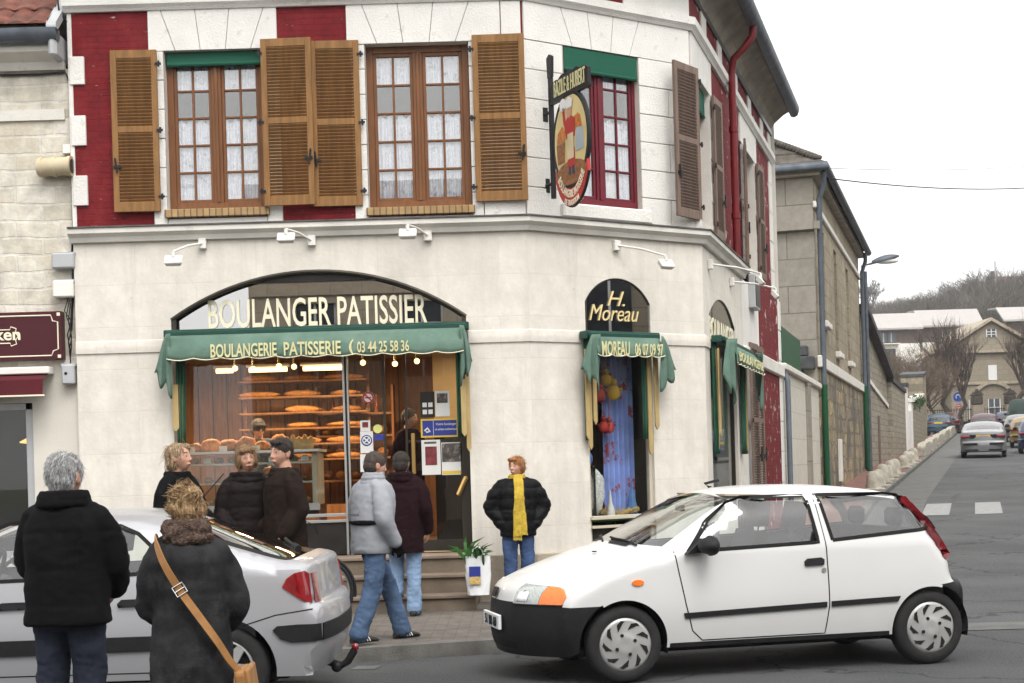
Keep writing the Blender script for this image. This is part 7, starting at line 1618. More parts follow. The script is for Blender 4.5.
# ---------------------------------------------------------------- bicycle behind the silver car
def bike():
    bx = at(318, 580, 14.5)
    t = thing('bicycle', 'dark bicycle standing on the pavement behind the silver saloon', 'bicycle', (bx.x, 14.5, .12), R(4))
    for x in (0, -1.04):
        w = MB(); w.tube([(x+.325*cos(a), 0, .34+.325*sin(a)) for a in [2*pi*i/40 for i in range(40)]], .02, 8, closed=True); wo = w.build('wheel', 'rubber', parent=t, smooth=180)
        r = MB(); r.tube([(x+.30*cos(a), 0, .34+.30*sin(a)) for a in [2*pi*i/40 for i in range(40)]], .010, 6, closed=True)
        for i in range(18):
            a = 2*pi*i/18; r.tube([(x, (-1)**i*.02, .34), (x+.30*cos(a), 0, .34+.30*sin(a))], .0022, 4)
        r.tube([(x, -.04, .34), (x, .04, .34)], .02, 8); r.build('rim', 'alu', parent=wo)
        m = MB(); m.tube([(x+.355*cos(a), 0, .34+.355*sin(a)) for a in [R(-10)+R(190)*i/24 for i in range(25)]], .016, 6); m.build('mudguard', 'black_iron', parent=t)
    f = MB(); f.tube([(0, .0, .34), (-.06, 0, .62), (-.16, 0, .92)], .017, 8); f.tube([(-.12, 0, .80), (-.60, 0, .42), (-.72, 0, .86)], .018, 8); f.tube([(-.13, 0, .84), (-.70, 0, .78)], .016, 8); f.tube([(-.60, 0, .42), (-1.04, 0, .34), (-.70, 0, .78)], .012, 8); f.build('frame', 'black_iron', parent=t, smooth=60)
    h = MB(); h.tube([(-.16, 0, .92), (-.15, 0, 1.02)], .014, 8); h.tube([(-.28, -.27, 1.03), (-.14, -.24, 1.06), (-.11, 0, 1.02), (-.14, .24, 1.06), (-.28, .27, 1.03)], .013, 8); h.tube([(-.13, -.2, 1.05), (-.02, -.22, 1.0), (.02, -.1, .9)], .005, 5); h.build('handlebar', 'black_iron', parent=t, smooth=60)
    s = MB(); s.ball((-.76, 0, .97), (.14, .075, .045), 14, 8); s.tube([(-.72, 0, .84), (-.74, 0, .95)], .013, 6); s.build('saddle', 'black_iron', parent=t, smooth=60)
    p = MB(); p.tube([(-.60, -.06, .42), (-.60, .06, .42)], .09, 16); p.tube([(-.60, -.08, .42), (-.48, -.09, .30)], .012, 6); p.box(-.53, -.43, -.19, -.09, .285, .31); p.build('crank', 'zinc', parent=t)
bike()
# ================================================================== PEOPLE
def remesh(mb, vox, it=2, fn=None):
    me = mb.mesh('tmp', ['skin']); o = bpy.data.objects.new('tmp', me); COL.objects.link(o)
    r = o.modifiers.new('r', 'REMESH'); r.mode = 'VOXEL'; r.voxel_size = vox
    if it: s = o.modifiers.new('s', 'SMOOTH'); s.iterations = it; s.factor = .5
    out = bpy.data.meshes.new_from_object(o.evaluated_get(bpy.context.evaluated_depsgraph_get()))
    bpy.data.objects.remove(o); bpy.data.meshes.remove(me)
    if fn:
        co = [v.co.copy() for v in out.vertices]; nr = [v.normal.copy() for v in out.vertices]
        for v, c, n in zip(out.vertices, co, nr): v.co = c+n*fn(c)
    out.polygons.foreach_set('use_smooth', [True]*len(out.polygons)); out.update()
    return out
def part_from(me, name, m, parent, **k):
    me.name = name; me.materials.clear()
    for q in (m if isinstance(m, list) else [m]): me.materials.append(M[q])
    return put(name, me, parent, **k)
def headmesh(mtx, s=1.0, female=False):
    """head about its centre; face looks to -y"""
    mb = MB()
    def sh(d, q):
        x, y, z = d
        r = Vector((.074*x, .094*y, .112*z))
        if z < 0:
            k = -z; r.x *= 1-.30*k**1.6; r.y *= 1-.10*k
            if y > 0: r.y *= 1-.45*k**1.2
        if y < -.3 and z < .55: r.y *= .965
        if y < 0:
            f = -y
            for sx in (-1, 1): r.y += .016*f*exp(-((r.x-sx*.031)**2+(r.z-.008)**2)/.00022)          # eye sockets
            r.y -= .006*f*exp(-((r.z-.032)**2)/.0002)*exp(-(r.x/.05)**4)                           # brow
            for sx in (-1, 1): r.y -= .006*f*exp(-((r.x-sx*.042)**2+(r.z+.025)**2)/.0005)          # cheek
            r.y -= .017*f*exp(-(r.x**2/.0010+(r.z+.062)**2/.0007))                                # mouth
            r.y -= .030*f*exp(-(r.x**2/.0011+(r.z+.102)**2/.0008))                                 # chin
        return r*s
    mb.ball((0, 0, 0), 1, 40, 30, fn=sh)
    mb.v = [tuple(v) for v in mb.v]
    n = [(0, -.088, .022, .008), (0, -.095, -.004, .0095), (0, -.103, -.022, .0105), (.009, -.094, -.027, .008), (-.009, -.094, -.027, .008)]
    mb.chain([Vector(a[:3])*s for a in n[:3]], [a[3]*s for a in n[:3]], 10)
    for a in n[3:]: mb.ball(Vector(a[:3])*s, a[3]*s, 10, 6)
    for sx in (-1, 1):
        mb.ball(Vector((sx*.076, .008, -.004))*s, (.010*s, .020*s, .033*s), 12, 8); mb.ball(Vector((sx*.079, .016, .006))*s, (.009*s, .016*s, .022*s), 10, 7)
        mb.ball(Vector((sx*.031, -.0705, .008))*s, .0125*s, 12, 8)
    mb.chain([Vector((-.022, -.083, -.060))*s, Vector((0, -.092, -.058))*s, Vector((.022, -.083, -.060))*s], [.005*s, .008*s, .005*s], 8)
    mb.v = [tuple(mtx@Vector(v)) for v in mb.v]
    return mb
def face_mats(me, inv, s):
    idx = []
    for p in me.polygons:
        c = (inv@p.center)/s; m = 0
        if c.y < -.06:
            for sx in (-1, 1):
                x, z = c.x-sx*.031, c.z-.008
                if (x/.0125)**2+(z/.0052)**2 < 1: m = 2 if (x/.0062)**2+(z/.0055)**2 < 1 else 1
                x, z = c.x-sx*.032, c.z-.034-.004*cos(x*60)
                if abs(x) < .018 and abs(z) < .0042: m = 4
            if (c.x/.022)**2+((c.z+.060)/.0062)**2 < 1 and c.y < -.07: m = 3
        idx.append(m)
    me.polygons.foreach_set('material_index', idx)
def handmesh(mb, w, d, n, s=1.0, curl=.5, side=1):
    """palm and five unequal bent fingers; w wrist, d pointing direction, n palm normal"""
    d = Vector(d).normalized(); n = Vector(n); n = (n-d*n.dot(d)).normalized(); a = d.cross(n)*side
    w = Vector(w); P = lambda u, v, t: w+(d*u+a*v+n*t)*s
    mb.chain([P(0, 0, 0), P(.03, .0, 0)], [.024*s, .026*s], 10)
    for v in (-.026, -.009, .009, .026): mb.chain([P(.02, v*.6, 0), P(.085, v, 0)], [.017*s, .0135*s], 10)
    for v, l in ((-.028, .062), (-.009, .076), (.010, .080), (.028, .072)):
        p = P(.085, v, 0); u = 1.0; pts = [p]; ang = 0
        for k, f in enumerate((.45, .32, .23)):
            ang += curl*(.55+.35*k); p = p+(d*cos(ang)+n*sin(ang))*l*f*s; pts.append(p)
        mb.chain(pts, [.0105*s, .0098*s, .009*s, .008*s], 10)
    mb.chain([P(.025, .026, .004), P(.055, .048, .014), P(.080, .056, .026), P(.10, .054, .034)], [.015*s, .0125*s, .011*s, .0095*s], 10)
def ring(cx, cy, z, rx, ry, n=36, sq=2.3, tilt=0):
    return [Vector((cx+rx*copysign(abs(cos(a))**(2/sq), cos(a)), cy+ry*copysign(abs(sin(a))**(2/sq), sin(a)), z+tilt*sin(a))) for a in [2*pi*i/n for i in range(n)]]
def folds(amp=.006, f=9, zs=.5, seed=0, quilt=0, qh=.09, fine=.002):
    off = Vector((seed*7.1, seed*3.3, 0))
    def fn(c):
        q = Vector((c.x*f, c.y*f, c.z*f*zs))+off; v = amp*noise.noise(q)+fine*noise.noise(c*f*5+off)+amp*.7*(.28-abs(noise.noise(Vector((c.x*f*1.3, c.y*f*1.3, c.z*f*2.3))+off*2)))
        if quilt: v += quilt*(abs(sin(pi*(c.z+.012*noise.noise(c*5+off))/qh))**.55-.7)
        return v
    return fn
def person(label, pos, yaw, H, J=None, head=(0, 0, 0), coat=None, arms=None, sleeves=None, legs='jeans', legw=1.0, shoes='shoe', body_s=1.0, hands=True, group=None, legmat=None, female=False, head_c=(0, -.015), lean=(0, 0), coatmat='c_black', fold=None, hem_open=False, collar=None, skirt=None, trfold=None, gloves=None):
    """J overrides joints (metres, H=1.7 figure facing -y, left hand at +x)"""
    k = H/1.7
    t = thing('person', label, 'person', pos, yaw, group)
    D = dict(hipL=(.09, 0, .90), kneeL=(.10, -.02, .49), ankL=(.10, .02, .09), hipR=(-.09, 0, .90), kneeR=(-.10, -.02, .49), ankR=(-.10, .02, .09), shL=(.185, 0, 1.395), shR=(-.185, 0, 1.395), elL=(.25, .04, 1.12), elR=(-.25, .04, 1.12), wrL=(.24, -.07, .88), wrR=(-.24, -.07, .88))
    D.update(J or {}); D = {a: Vector(b)*k for a, b in D.items() if a != 'stripes'}
    lx, ly = lean
    hc = Vector((head_c[0]+lx, head_c[1]+ly, 1.585))*k; hs = k*1.02
    mtx = Matrix.Translation(hc)@Matrix.Rotation(head[0], 4, 'Z')@Matrix.Rotation(head[1], 4, 'X')@Matrix.Rotation(head[2], 4, 'Y')
    mb = headmesh(mtx, hs)
    neck = Vector((lx*.9, .02+ly*.9, 1.43))*k
    mb.chain([neck, hc+Vector((0, .015, -.06))*k], [.058*k, .054*k], 16)
    mb.loft([ring(lx*f, ly*f, z*k, rx*k, ry*k) for z, rx, ry, f in ((.86, .13, .09, 0), (.95, .155, .105, 0), (1.05, .13, .09, .2), (1.2, .15, .10, .5), (1.33, .165, .10, .8), (1.41, .12, .075, .9), (1.45, .06, .055, .9))])
    for s in 'LR':
        q0 = D['sh'+s]; mb.chain([Vector((q0.x*.55, q0.y, q0.z-.01*k)), Vector((q0.x*.86, q0.y, q0.z-.045*k)), D['el'+s], D['wr'+s]], [.040*k, .040*k, .036*k, .026*k]); mb.chain([D['hip'+s], D['knee'+s], D['ank'+s]], [.078*k, .052*k, .038*k])
        a = D['ank'+s]; mb.chain([a, a+Vector((0, -.05, -.045))*k], [.034*k, .022*k])
        d = (D['wr'+s]-D['el'+s]); inw = Vector((-1 if s == 'L' else 1, -.2, 0)); handmesh(mb, D['wr'+s], d, inw, k*.95, .45, 1 if s == 'L' else -1)
    me = remesh(mb, .0075*k, 1); bo = part_from(me, 'body', ['skin', 'eye_white', 'eye_dark', 'lips', 'h_short'], t); face_mats(me, mtx.inverted(), hs)
    # trousers
    if legmat:
        mb = MB(); lw = legw
        mb.loft([ring(0, 0, z*k, rx*k, ry*k) for z, rx, ry in ((.80, .12, .10), (.86, .165, .12), (.95, .168, .12), (1.03, .15, .105))])
        for s in 'LR':
            h, kn, an = D['hip'+s], D['knee'+s], D['ank'+s]; mb.chain([h, h.lerp(kn, .5), kn, kn.lerp(an, .55), an+(an-kn)*.02], [.096*k*lw, .088*k*lw, .078*k*lw, .074*k*lw, .078*k*lw], 16)
        fn0 = trfold or folds(.012, 9, 1.1, 3, fine=.004)
        part_from(remesh(mb, .010, 1, fn0), 'trousers', legmat, t)
    for s in 'LR':
        a = D['ank'+s]; kn = D['knee'+s]; fwd = Vector((0, -1, 0)); an_d = (J or {}).get('foot'+s)
        if an_d: fwd = Vector(an_d)
        sd = Vector((fwd.y, -fwd.x, 0)).normalized(); mb = MB(); base = a+Vector((0, 0, -.09*k)) if fwd.z == 0 else a
        up = Vector((0, 0, 1)); rg2 = []
        for f, w_, h_ in ((-.085, .030, .05), (-.06, .042, .075), (.0, .042, .088), (.06, .046, .066), (.12, .048, .050), (.165, .040, .040), (.19, .02, .026)):
            c = a+(fwd*f)*k+up*(-.09)*k; rg2.append([c+(sd*w_*cos(q)+up*max(0, h_*(.5+.5*sin(q)))*1.0)*k for q in [2*pi*i/16 for i in range(16)]])
        mb.loft(rg2, 0); so = mb.build('shoe', shoes, parent=t, smooth=60)
        if (J or {}).get('stripes'):
            st_ = MB()
            for f in (.035, .06, .085):
                for sg in (-1, 1): c = a+fwd*f*k+up*(-.09)*k; st_.tube([c+(sd*sg*.047+up*.018)*k, c+(sd*sg*.043-fwd*.012+up*.045)*k, c+(sd*sg*.022-fwd*.025+up*.068)*k], .0055*k, 5)
            st_.build('stripe', 'white_paint', parent=so)
    # coat
    if coat:
        mb = MB(); mb.loft([ring(lx*max(0, (z-.9)/.55)+(c[3] if len(c) > 3 else 0), ly*max(0, (z-.9)/.55)+(c[4] if len(c) > 4 else 0), z*k, c[1]*k, c[2]*k) for c in coat for z in (c[0],)])
        ar = sleeves or (.075, .068, .060)
        for s in 'LR':
            sh_ = D['sh'+s]; mb.chain([Vector((sh_.x*.62, sh_.y, sh_.z+.012)), Vector((sh_.x*.92, sh_.y, sh_.z-.028*k)), sh_.lerp(D['el'+s], .45), D['el'+s], D['wr'+s].lerp(D['el'+s], .06)], [.062*k, ar[0]*.84*k, (ar[0]+ar[1])*.5*k, ar[1]*k, ar[2]*k], 16)
        co = part_from(remesh(mb, .011, 2, fold or folds()), 'coat', coatmat, t)
        if collar:
            mb = MB()
            for z, r_, tb in collar[1]: mb.tube([Vector((lx*.9+r_*1.05*cos(a), ly*.9+.01+r_*.95*sin(a), z))*k for a in [2*pi*i/28 for i in range(28)]], tb*k, 10, closed=True)
            part_from(remesh(mb, .009, 1, collar[2]), 'collar', collar[0], t)
    if gloves:
        for s in gloves:
            mb = MB(); d = (D['wr'+s]-D['el'+s]); handmesh(mb, D['wr'+s], d, Vector((-1 if s == 'L' else 1, -.2, 0)), k*1.08, .5, 1 if s == 'L' else -1); mb.capsule(D['wr'+s]-d*.25, D['wr'+s], .042*k, .036*k); part_from(remesh(mb, .007, 1), 'glove', 'c_black', t)
    t['hs'] = hs
    return t, mtx, hs, D, k
def hair(t, mtx, s, blobs, m, strands=0, flow=None, amp=.006, seed=0, slen=.06, vox=.006, wild=.03, srad=.0009, f=(38, 9)):
    """blobs: (centre, radii) in head space; combed surface plus loose strands"""
    mb = MB()
    for c, r in blobs: mb.ball(Vector(c)*s, tuple(q*s for q in r), 24, 16)
    inv_f = lambda c: amp*(noise.noise(Vector((atan2(c.y, c.x)*f[0]/6.28*3, c.z*f[1], seed)))+.5*noise.noise(Vector((atan2(c.y, c.x)*f[0], c.z*f[1]*2, seed+5))))
    me = remesh(mb, vox, 1, inv_f)
    rg3 = random.Random(seed); pts = [(v.co.copy(), v.normal.copy()) for v in me.vertices]
    st = MB()
    for i in range(strands):
        p, n = rg3.choice(pts)
        tn = (Vector((0, .15, -1)) if flow is None else Vector(flow(p/s))); tn = (tn-n*tn.dot(n)); tn = tn.normalized() if tn.length > 1e-3 else Vector((1, 0, 0))
        tn = (tn+Vector((rg3.uniform(-.5, .5), rg3.uniform(-.5, .5), rg3.uniform(-.4, .5)))*.6).normalized(); L = slen*rg3.uniform(.5, 1.3)*s; out_ = rg3.uniform(.0, .55)
        q = [p-n*.004, p+tn*L*.35+n*L*(.10+.25*out_), p+tn*L*.7+n*L*(.12+.35*out_), p+tn*L+n*L*(.02+.35*out_)]
        r0 = srad*rg3.uniform(.6, 1.6)*s; st.tube(q, [r0*1.6, r0*1.8, r0*1.2, r0*.2], 5)
    me.transform(mtx); o = part_from(me, 'hair', m, t)
    if strands:
        st.v = [tuple(mtx@Vector(v)) for v in st.v]; ms = st.mesh('s', [m], smooth=180)
        bm = bmesh.new(); bm.from_mesh(me); bm.from_mesh(ms); bm.to_mesh(me); bm.free()
    return o
SHORT = [((0, .012, .030), (.084, .098, .098)), ((0, .040, -.01), (.078, .070, .075))]
def feet(px, py, Y, z=0): q = at(px, py, Y); return (q.x, Y, z)

# 1 grey haired man seen from behind
t, mt, hs, D, k = person('grey haired man in a thick black coat and navy trousers seen from behind', feet(68, 600, 7.9), R(180-8), 1.735, J=dict(elL=(.232, -.07, 1.14), wrL=(.16, -.21, 1.0), elR=(-.232, -.07, 1.14), wrR=(-.16, -.21, 1.0), shL=(.175, 0, 1.395), shR=(-.175, 0, 1.395)), head=(R(-8), 0, 0),
    coat=[(.83, .215, .165), (.84, .222, .172), (1.05, .212, .168), (1.2, .215, .168), (1.33, .215, .155), (1.40, .18, .13), (1.46, .105, .095), (1.475, .07, .07)], sleeves=(.092, .082, .068), coatmat='c_black', legmat='trousers_navy', legw=1.02, fold=folds(.012, 7, .9, 1, quilt=.006, qh=.19), collar=('c_black', [(1.45, .115, .026), (1.48, .112, .022), (1.505, .108, .016)], folds(.006, 9)))
hair(t, mt, hs, [((0, .014, .034), (.079, .095, .092)), ((0, .042, .0), (.071, .062, .070))], 'h_grey', 2200, lambda p: (.35*p.x*8, .5, -1), .004, 1, .038, wild=.04, srad=.0007)
# 2 woman in charcoal coat with tan bag strap
t, mt, hs, D, k = person('woman in a charcoal velvet coat with tan shoulder strap seen from behind', feet(190, 600, 7.0), R(180+4), 1.545, J=dict(elL=(.225, -.03, 1.10), wrL=(.15, -.20, 1.0), elR=(-.23, -.05, 1.10), wrR=(-.15, -.20, .98), shL=(.168, 0, 1.385), shR=(-.168, 0, 1.385)), head=(R(-12), R(6), 0),
    coat=[(.20, .215, .185), (.45, .215, .18), (.75, .212, .175), (.92, .205, .165), (1.08, .185, .15), (1.22, .19, .15), (1.33, .20, .145), (1.40, .165, .115), (1.45, .095, .085), (1.47, .07, .07)], sleeves=(.080, .072, .064), coatmat='c_grey', legmat='trousers_dark', fold=folds(.013, 6, .45, 2), female=True,
    collar=('c_fur', [(1.45, .092, .036), (1.49, .088, .036), (1.52, .084, .028)], folds(.016, 30, 1, 3, fine=.008)))
wp = t
hair(t, mt, hs, [((0, .010, .028), (.080, .095, .088)), ((.0, .025, .072), (.077, .080, .056)), ((-.034, .045, .075), (.048, .052, .050)), ((.030, .03, .092), (.050, .052, .044)), ((0, .055, .03), (.064, .048, .056)), ((-.03, .066, .0), (.034, .034, .05)), ((.032, .062, .01), (.036, .036, .05)), ((0, .045, -.045), (.044, .036, .050))], 'h_blond', 800, lambda p: (p.x*4+.9*sin(p.z*26+p.x*14), .25, .35*sin(p.x*30+1)-.12), .011, 2, .045, f=(13, 16), srad=.0010, wild=.06)
# tan bag over her shoulder: top-level thing carried on the coat
def shoulder_bag(par, k):
    M0 = Matrix.Translation(par.location)@Matrix.Rotation(par.rotation_euler.z, 4, 'Z'); 
    bag = thing('shoulder_bag', 'tan leather bag on a buckled strap worn by the woman in charcoal', 'bag', M0@Vector((-.30*k, .02, .80*k)), par.rotation_euler.z)
    L = lambda x, y, z: Vector((x*k+.30*k, y*k-.02, z*k-.80*k))
    # figure faces -y, its back is +y; strap from her left shoulder down across the back
    base = [(.155, -.10, 1.38), (.15, -.03, 1.455), (.135, .09, 1.435), (.09, .165, 1.33), (.02, .178, 1.20), (-.07, .195, 1.06), (-.15, .185, .93), (-.20, .15, .83), (-.245, .10, .76)]
    p3 = [L(*q) for q in smooth_curve(base, 6)]; mb = MB(); w = .019*k; vs = []
    for i, p in enumerate(p3):
        tn = (p3[min(i+1, len(p3)-1)]-p3[max(0, i-1)]).normalized(); c = Vector((0, .15*k-.0, .3)); n = Vector((p.x-L(0, 0, 1).x, p.y+.02, 0)); n = (n-tn*n.dot(tn)).normalized(); s_ = tn.cross(n)
        for a, b in ((-1, 0), (1, 0), (1, .006), (-1, .006)): vs.append(p+s_*w*a+n*(b+.012))
    m = len(p3); mb.add(vs, [(4*i+j, 4*i+(j+1) % 4, 4*i+4+(j+1) % 4, 4*i+4+j) for i in range(m-1) for j in range(4)]); st = mb.build('strap', 'leather_tan', parent=bag, smooth=40)
    i = int(m*.50); p = p3[i]; tn = (p3[i+1]-p3[i-1]).normalized(); n = Vector((0, 1, 0)); s_ = tn.cross(n).normalized(); mb = MB(); mb.tube([p+n*.022+s_*a*.026+tn*b*.024 for a, b in ((-1, -1), (1, -1), (1, 1), (-1, 1))], .0035, 6, closed=True); mb.tube([p+n*.022-s_*.024, p+n*.022+s_*.024], .003, 6); mb.build('buckle', 'chrome', parent=st)
    mb = MB(); q = L(-.275, .02, .66); mb.obox(q, (.075*k, .30*k, .24*k), Matrix.Rotation(R(6), 3, 'Y')); b_ = mb.build('pouch', 'leather_tan', parent=bag, bevel=.025, seg=3)
    mb = MB(); mb.obox(q+Vector((-.028*k, 0, .06*k)), (.03*k, .31*k, .14*k), Matrix.Rotation(R(8), 3, 'Y')); mb.build('flap', 'leather_tan', parent=bag, bevel=.012, seg=2)
shoulder_bag(wp, k)
# 3 blonde woman in profile
BOB = lambda h=.15: [((0, .018, .030), (.088, .100, .092)), ((0, .035, -.03), (.088, .080, h*.72)), ((0, -.055, .078), (.072, .040, .036))]
t, mt, hs, D, k = person('woman with streaked blond bob in a dark coat standing in profile by the shop wall', feet(181, 560, 13.0, .12), R(68), 1.77, J=dict(elL=(.24, -.05, 1.12), wrL=(.12, -.22, 1.06), elR=(-.24, .02, 1.12), wrR=(-.2, -.16, .98)), head=(R(4), R(-4), 0),
    coat=[(.55, .21, .17), (.8, .21, .165), (1.05, .19, .145), (1.22, .20, .145), (1.33, .20, .14), (1.40, .16, .11), (1.46, .085, .085)], sleeves=(.075, .068, .06), coatmat='c_black', legmat='trousers_dark', collar=('c_black', [(1.42, .095, .03), (1.45, .092, .026)], folds()), gloves=['L'])
hair(t, mt, hs, [((0, .022, .032), (.090, .100, .092)), ((0, .045, -.025), (.086, .074, .105)), ((.03, -.040, .080), (.058, .045, .036))], 'h_streak', 260, lambda p: (0, .5, -1), .008, 3, .07)
# 4 smiling woman in puffer jacket
t, mt, hs, D, k = person('smiling woman with light brown fringe in a dark quilted hooded jacket', feet(249, 560, 13.1, .12), R(16), 1.745, J=dict(elL=(.222, .01, 1.12), wrL=(.17, -.14, .98), elR=(-.222, .01, 1.12), wrR=(-.17, -.14, .98), shL=(.165, 0, 1.385), shR=(-.165, 0, 1.385)), head=(R(6), R(0), R(-6)),
    coat=[(.72, .185, .145), (.9, .185, .148), (1.05, .172, .14), (1.22, .185, .14), (1.33, .185, .135), (1.40, .15, .11), (1.455, .085, .085)], sleeves=(.074, .068, .058), coatmat='c_darkbrown', legmat='trousers_dark', fold=folds(.010, 9, .6, 4, quilt=.006, qh=.11), collar=('c_darkbrown', [(1.405, .112, .034), (1.44, .108, .030), (1.455, .118, .022)], folds(.01, 14)))
hair(t, mt, hs, [((0, .018, .032), (.086, .098, .090)), ((0, .042, -.02), (.086, .070, .092)), ((0, -.062, .070), (.070, .036, .030)), ((.064, -.012, -.01), (.026, .05, .07)), ((-.064, -.012, -.01), (.026, .05, .07))], 'h_brown', 220, lambda p: (0, .1, -1), .007, 4, .06)
# 5 man in brown coat
t, mt, hs, D, k = person('dark haired man in a long brown coat turning his head beside the smiling woman', feet(286, 560, 12.95, .12), R(-62), 1.785, J=dict(elL=(.24, .05, 1.12), wrL=(.21, -.08, .92), elR=(-.25, .0, 1.12), wrR=(-.18, -.16, .98)), head=(R(22), R(3), R(4)),
    coat=[(.45, .215, .175), (.7, .215, .175), (.92, .21, .17), (1.08, .20, .16), (1.22, .215, .16), (1.33, .215, .15), (1.40, .175, .12), (1.46, .09, .09)], sleeves=(.085, .078, .068), coatmat='c_brown', legmat='trousers_dark', fold=folds(.012, 7, .6, 5), collar=('c_brown', [(1.41, .108, .030), (1.445, .104, .024)], folds()))
hair(t, mt, hs, [((0, .014, .036), (.083, .097, .092)), ((0, .045, .0), (.076, .066, .07)), ((0, -.05, .090), (.062, .042, .026))], 'h_dark', 120, None, .005, 5, .035)
# 6 man walking in the pale grey jacket
t, mt, hs, D, k = person('man in a pale grey jacket and blue jeans walking with black gloves', feet(373, 600, 13.0, .12), R(127), 1.645, J=dict(hipL=(.085, 0, .90), hipR=(-.085, 0, .90), kneeL=(.11, -.22, .52), ankL=(.10, -.36, .095), kneeR=(-.10, .06, .49), ankR=(-.11, .22, .115), footL=(0, -1, 0), footR=(0, -1, 0), stripes=1, elL=(.27, -.02, 1.12), wrL=(.24, -.12, .90), elR=(-.265, .03, 1.12), wrR=(-.245, -.10, .90)), head=(R(-8), R(10), 0), lean=(0, -.05),
    coat=[(.80, .20, .165, 0, 0), (.84, .215, .175), (.98, .22, .175), (1.10, .225, .175), (1.22, .23, .175), (1.33, .225, .16), (1.41, .18, .13), (1.47, .09, .09)], sleeves=(.092, .084, .062), coatmat='c_light', legmat='jeans', legw=1.08, fold=folds(.010, 6, .7, 6), collar=('c_light', [(1.43, .092, .03), (1.475, .085, .028), (1.51, .08, .02)], folds(.006, 9)), gloves=['L', 'R'])
hair(t, mt, hs, SHORT, 'h_short', 60, None, .004, 6, .02)
mb = MB(); rr_ = []
for z in (1.055, 1.075, 1.10): rr_.append([Vector((v.x, v.y, v.z)) for v in ring(-.0, -.012, z*k, .240*k, .193*k, 40)])
mb.loft(rr_, caps=False); part_from(remesh(MB().loft([ring(0, -.012, z*k, .238*k, .192*k) for z in (1.065, 1.098)]), .009, 1, folds(.010, 6, .7, 6)), 'jacket_band', 'c_black', t)
l = text('ADVENTURE', w=.15, h=.022, depth=.004, bold=.01); 
def onback(v):
    a = R(90)-(v.x-.075)/.2; return Vector((.245*k*cos(a), .198*k*sin(a)-.012, 1.14*k+v.z))
xf(l, onback); l.build('jacket_lettering', 'ink', parent=t)
# 7 person in maroon coat on the steps
t, mt, hs, D, k = person('person in a dark maroon hooded coat and pale jeans going towards the shop door', feet(404, 560, 15.35, .12), R(172), 1.67, J=dict(kneeL=(.10, -.10, .53), ankL=(.10, -.06, .26)), head=(R(-6), R(6), 0),
    coat=[(.66, .21, .165), (.85, .21, .165), (1.05, .20, .155), (1.22, .21, .155), (1.33, .205, .145), (1.41, .165, .12), (1.47, .09, .09)], sleeves=(.082, .074, .062), coatmat='c_maroon', legmat='jeans_pale', fold=folds(.012, 7, .6, 7), collar=('c_maroon', [(1.42, .10, .04), (1.46, .095, .04)], folds(.01, 12)))
hair(t, mt, hs, [((0, .014, .032), (.088, .100, .096)), ((0, .045, -.02), (.082, .068, .085))], 'h_dark', 60, None, .005, 7, .03)
# 8 woman with the yellow scarf
t, mt, hs, D, k = person('ginger haired woman in a black puffer jacket with a long yellow scarf', feet(519, 560, 16.05, .12), R(8), 1.60, J=dict(elL=(.30, .04, 1.13), wrL=(.185, -.045, .94), elR=(-.30, .04, 1.13), wrR=(-.185, -.045, .94)), head=(R(-42), 0, 0),
    coat=[(.80, .20, .155), (.87, .215, .165), (1.0, .215, .165), (1.12, .215, .165), (1.24, .22, .165), (1.34, .215, .15), (1.41, .165, .12), (1.46, .09, .09)], sleeves=(.098, .094, .075), coatmat='c_puffer', legmat='jeans_dark', legw=1.0, fold=folds(.008, 9, .6, 8, quilt=.013, qh=.115), collar=('c_scarf', [(1.435, .078, .026), (1.475, .072, .028)], folds(.007, 22)))
hair(t, mt, hs, [((0, .014, .032), (.086, .100, .092)), ((0, .048, -.01), (.080, .064, .080)), ((-.01, -.062, .080), (.062, .036, .026)), ((.06, .0, .0), (.028, .04, .05)), ((-.06, .0, .0), (.028, .04, .05))], 'h_ginger', 160, None, .006, 8, .045)
mb = MB()
for sx, zl, xo in ((-.5, .80, -.035), (.5, .86, .025)):
    rings = []
    for i in range(15):
        f = i/14; z = 1.475-(1.475-zl)*f; y = -.115-.075*min(1, f*3)+(.012 if sx > 0 else 0); w = .036+.016*f; x = xo*(.6+.5*f)+.004*sin(f*9)
        rings.append([Vector((x+w*cos(a), y+.012*sin(a)+.006*sin(a*3+f*8), z))*k for a in [2*pi*j/20 for j in range(20)]])
    mb.loft(rings)
    for j in range(9): x = xo*1.1-.048+j*.012; mb.tube([Vector((x, -.185, zl+.02))*k, Vector((x+.003, -.187, zl-.05))*k], .004*k, 5)
part_from(remesh(mb, .007, 0, folds(.004, 25)), 'scarf', 'c_scarf', t)
# 9 shop assistant inside
q = at(256, 420, 18.6)
t, mt, hs, D, k = person('dark haired shop assistant in blue bending over the counter inside', (q.x, 18.75, FLOOR-.05), R(10), 1.66, J=dict(elL=(.25, -.12, 1.14), wrL=(.14, -.34, 1.08), elR=(-.25, -.12, 1.14), wrR=(-.14, -.34, 1.08)), head=(R(20), R(26), 0), lean=(0, -.10), head_c=(0, -.05),
    coat=[(.75, .17, .12), (.9, .175, .125), (1.05, .16, .115), (1.22, .175, .12), (1.33, .175, .12), (1.40, .14, .10), (1.45, .08, .08)], sleeves=(.062, .055, .05), coatmat='apron_blue', legmat='trousers_dark')
hair(t, mt, hs, [((0, .012, .030), (.090, .104, .098)), ((0, .045, -.02), (.086, .07, .09)), ((0, -.06, .07), (.07, .04, .03))], 'h_dark', 120, None, .006, 9, .04)
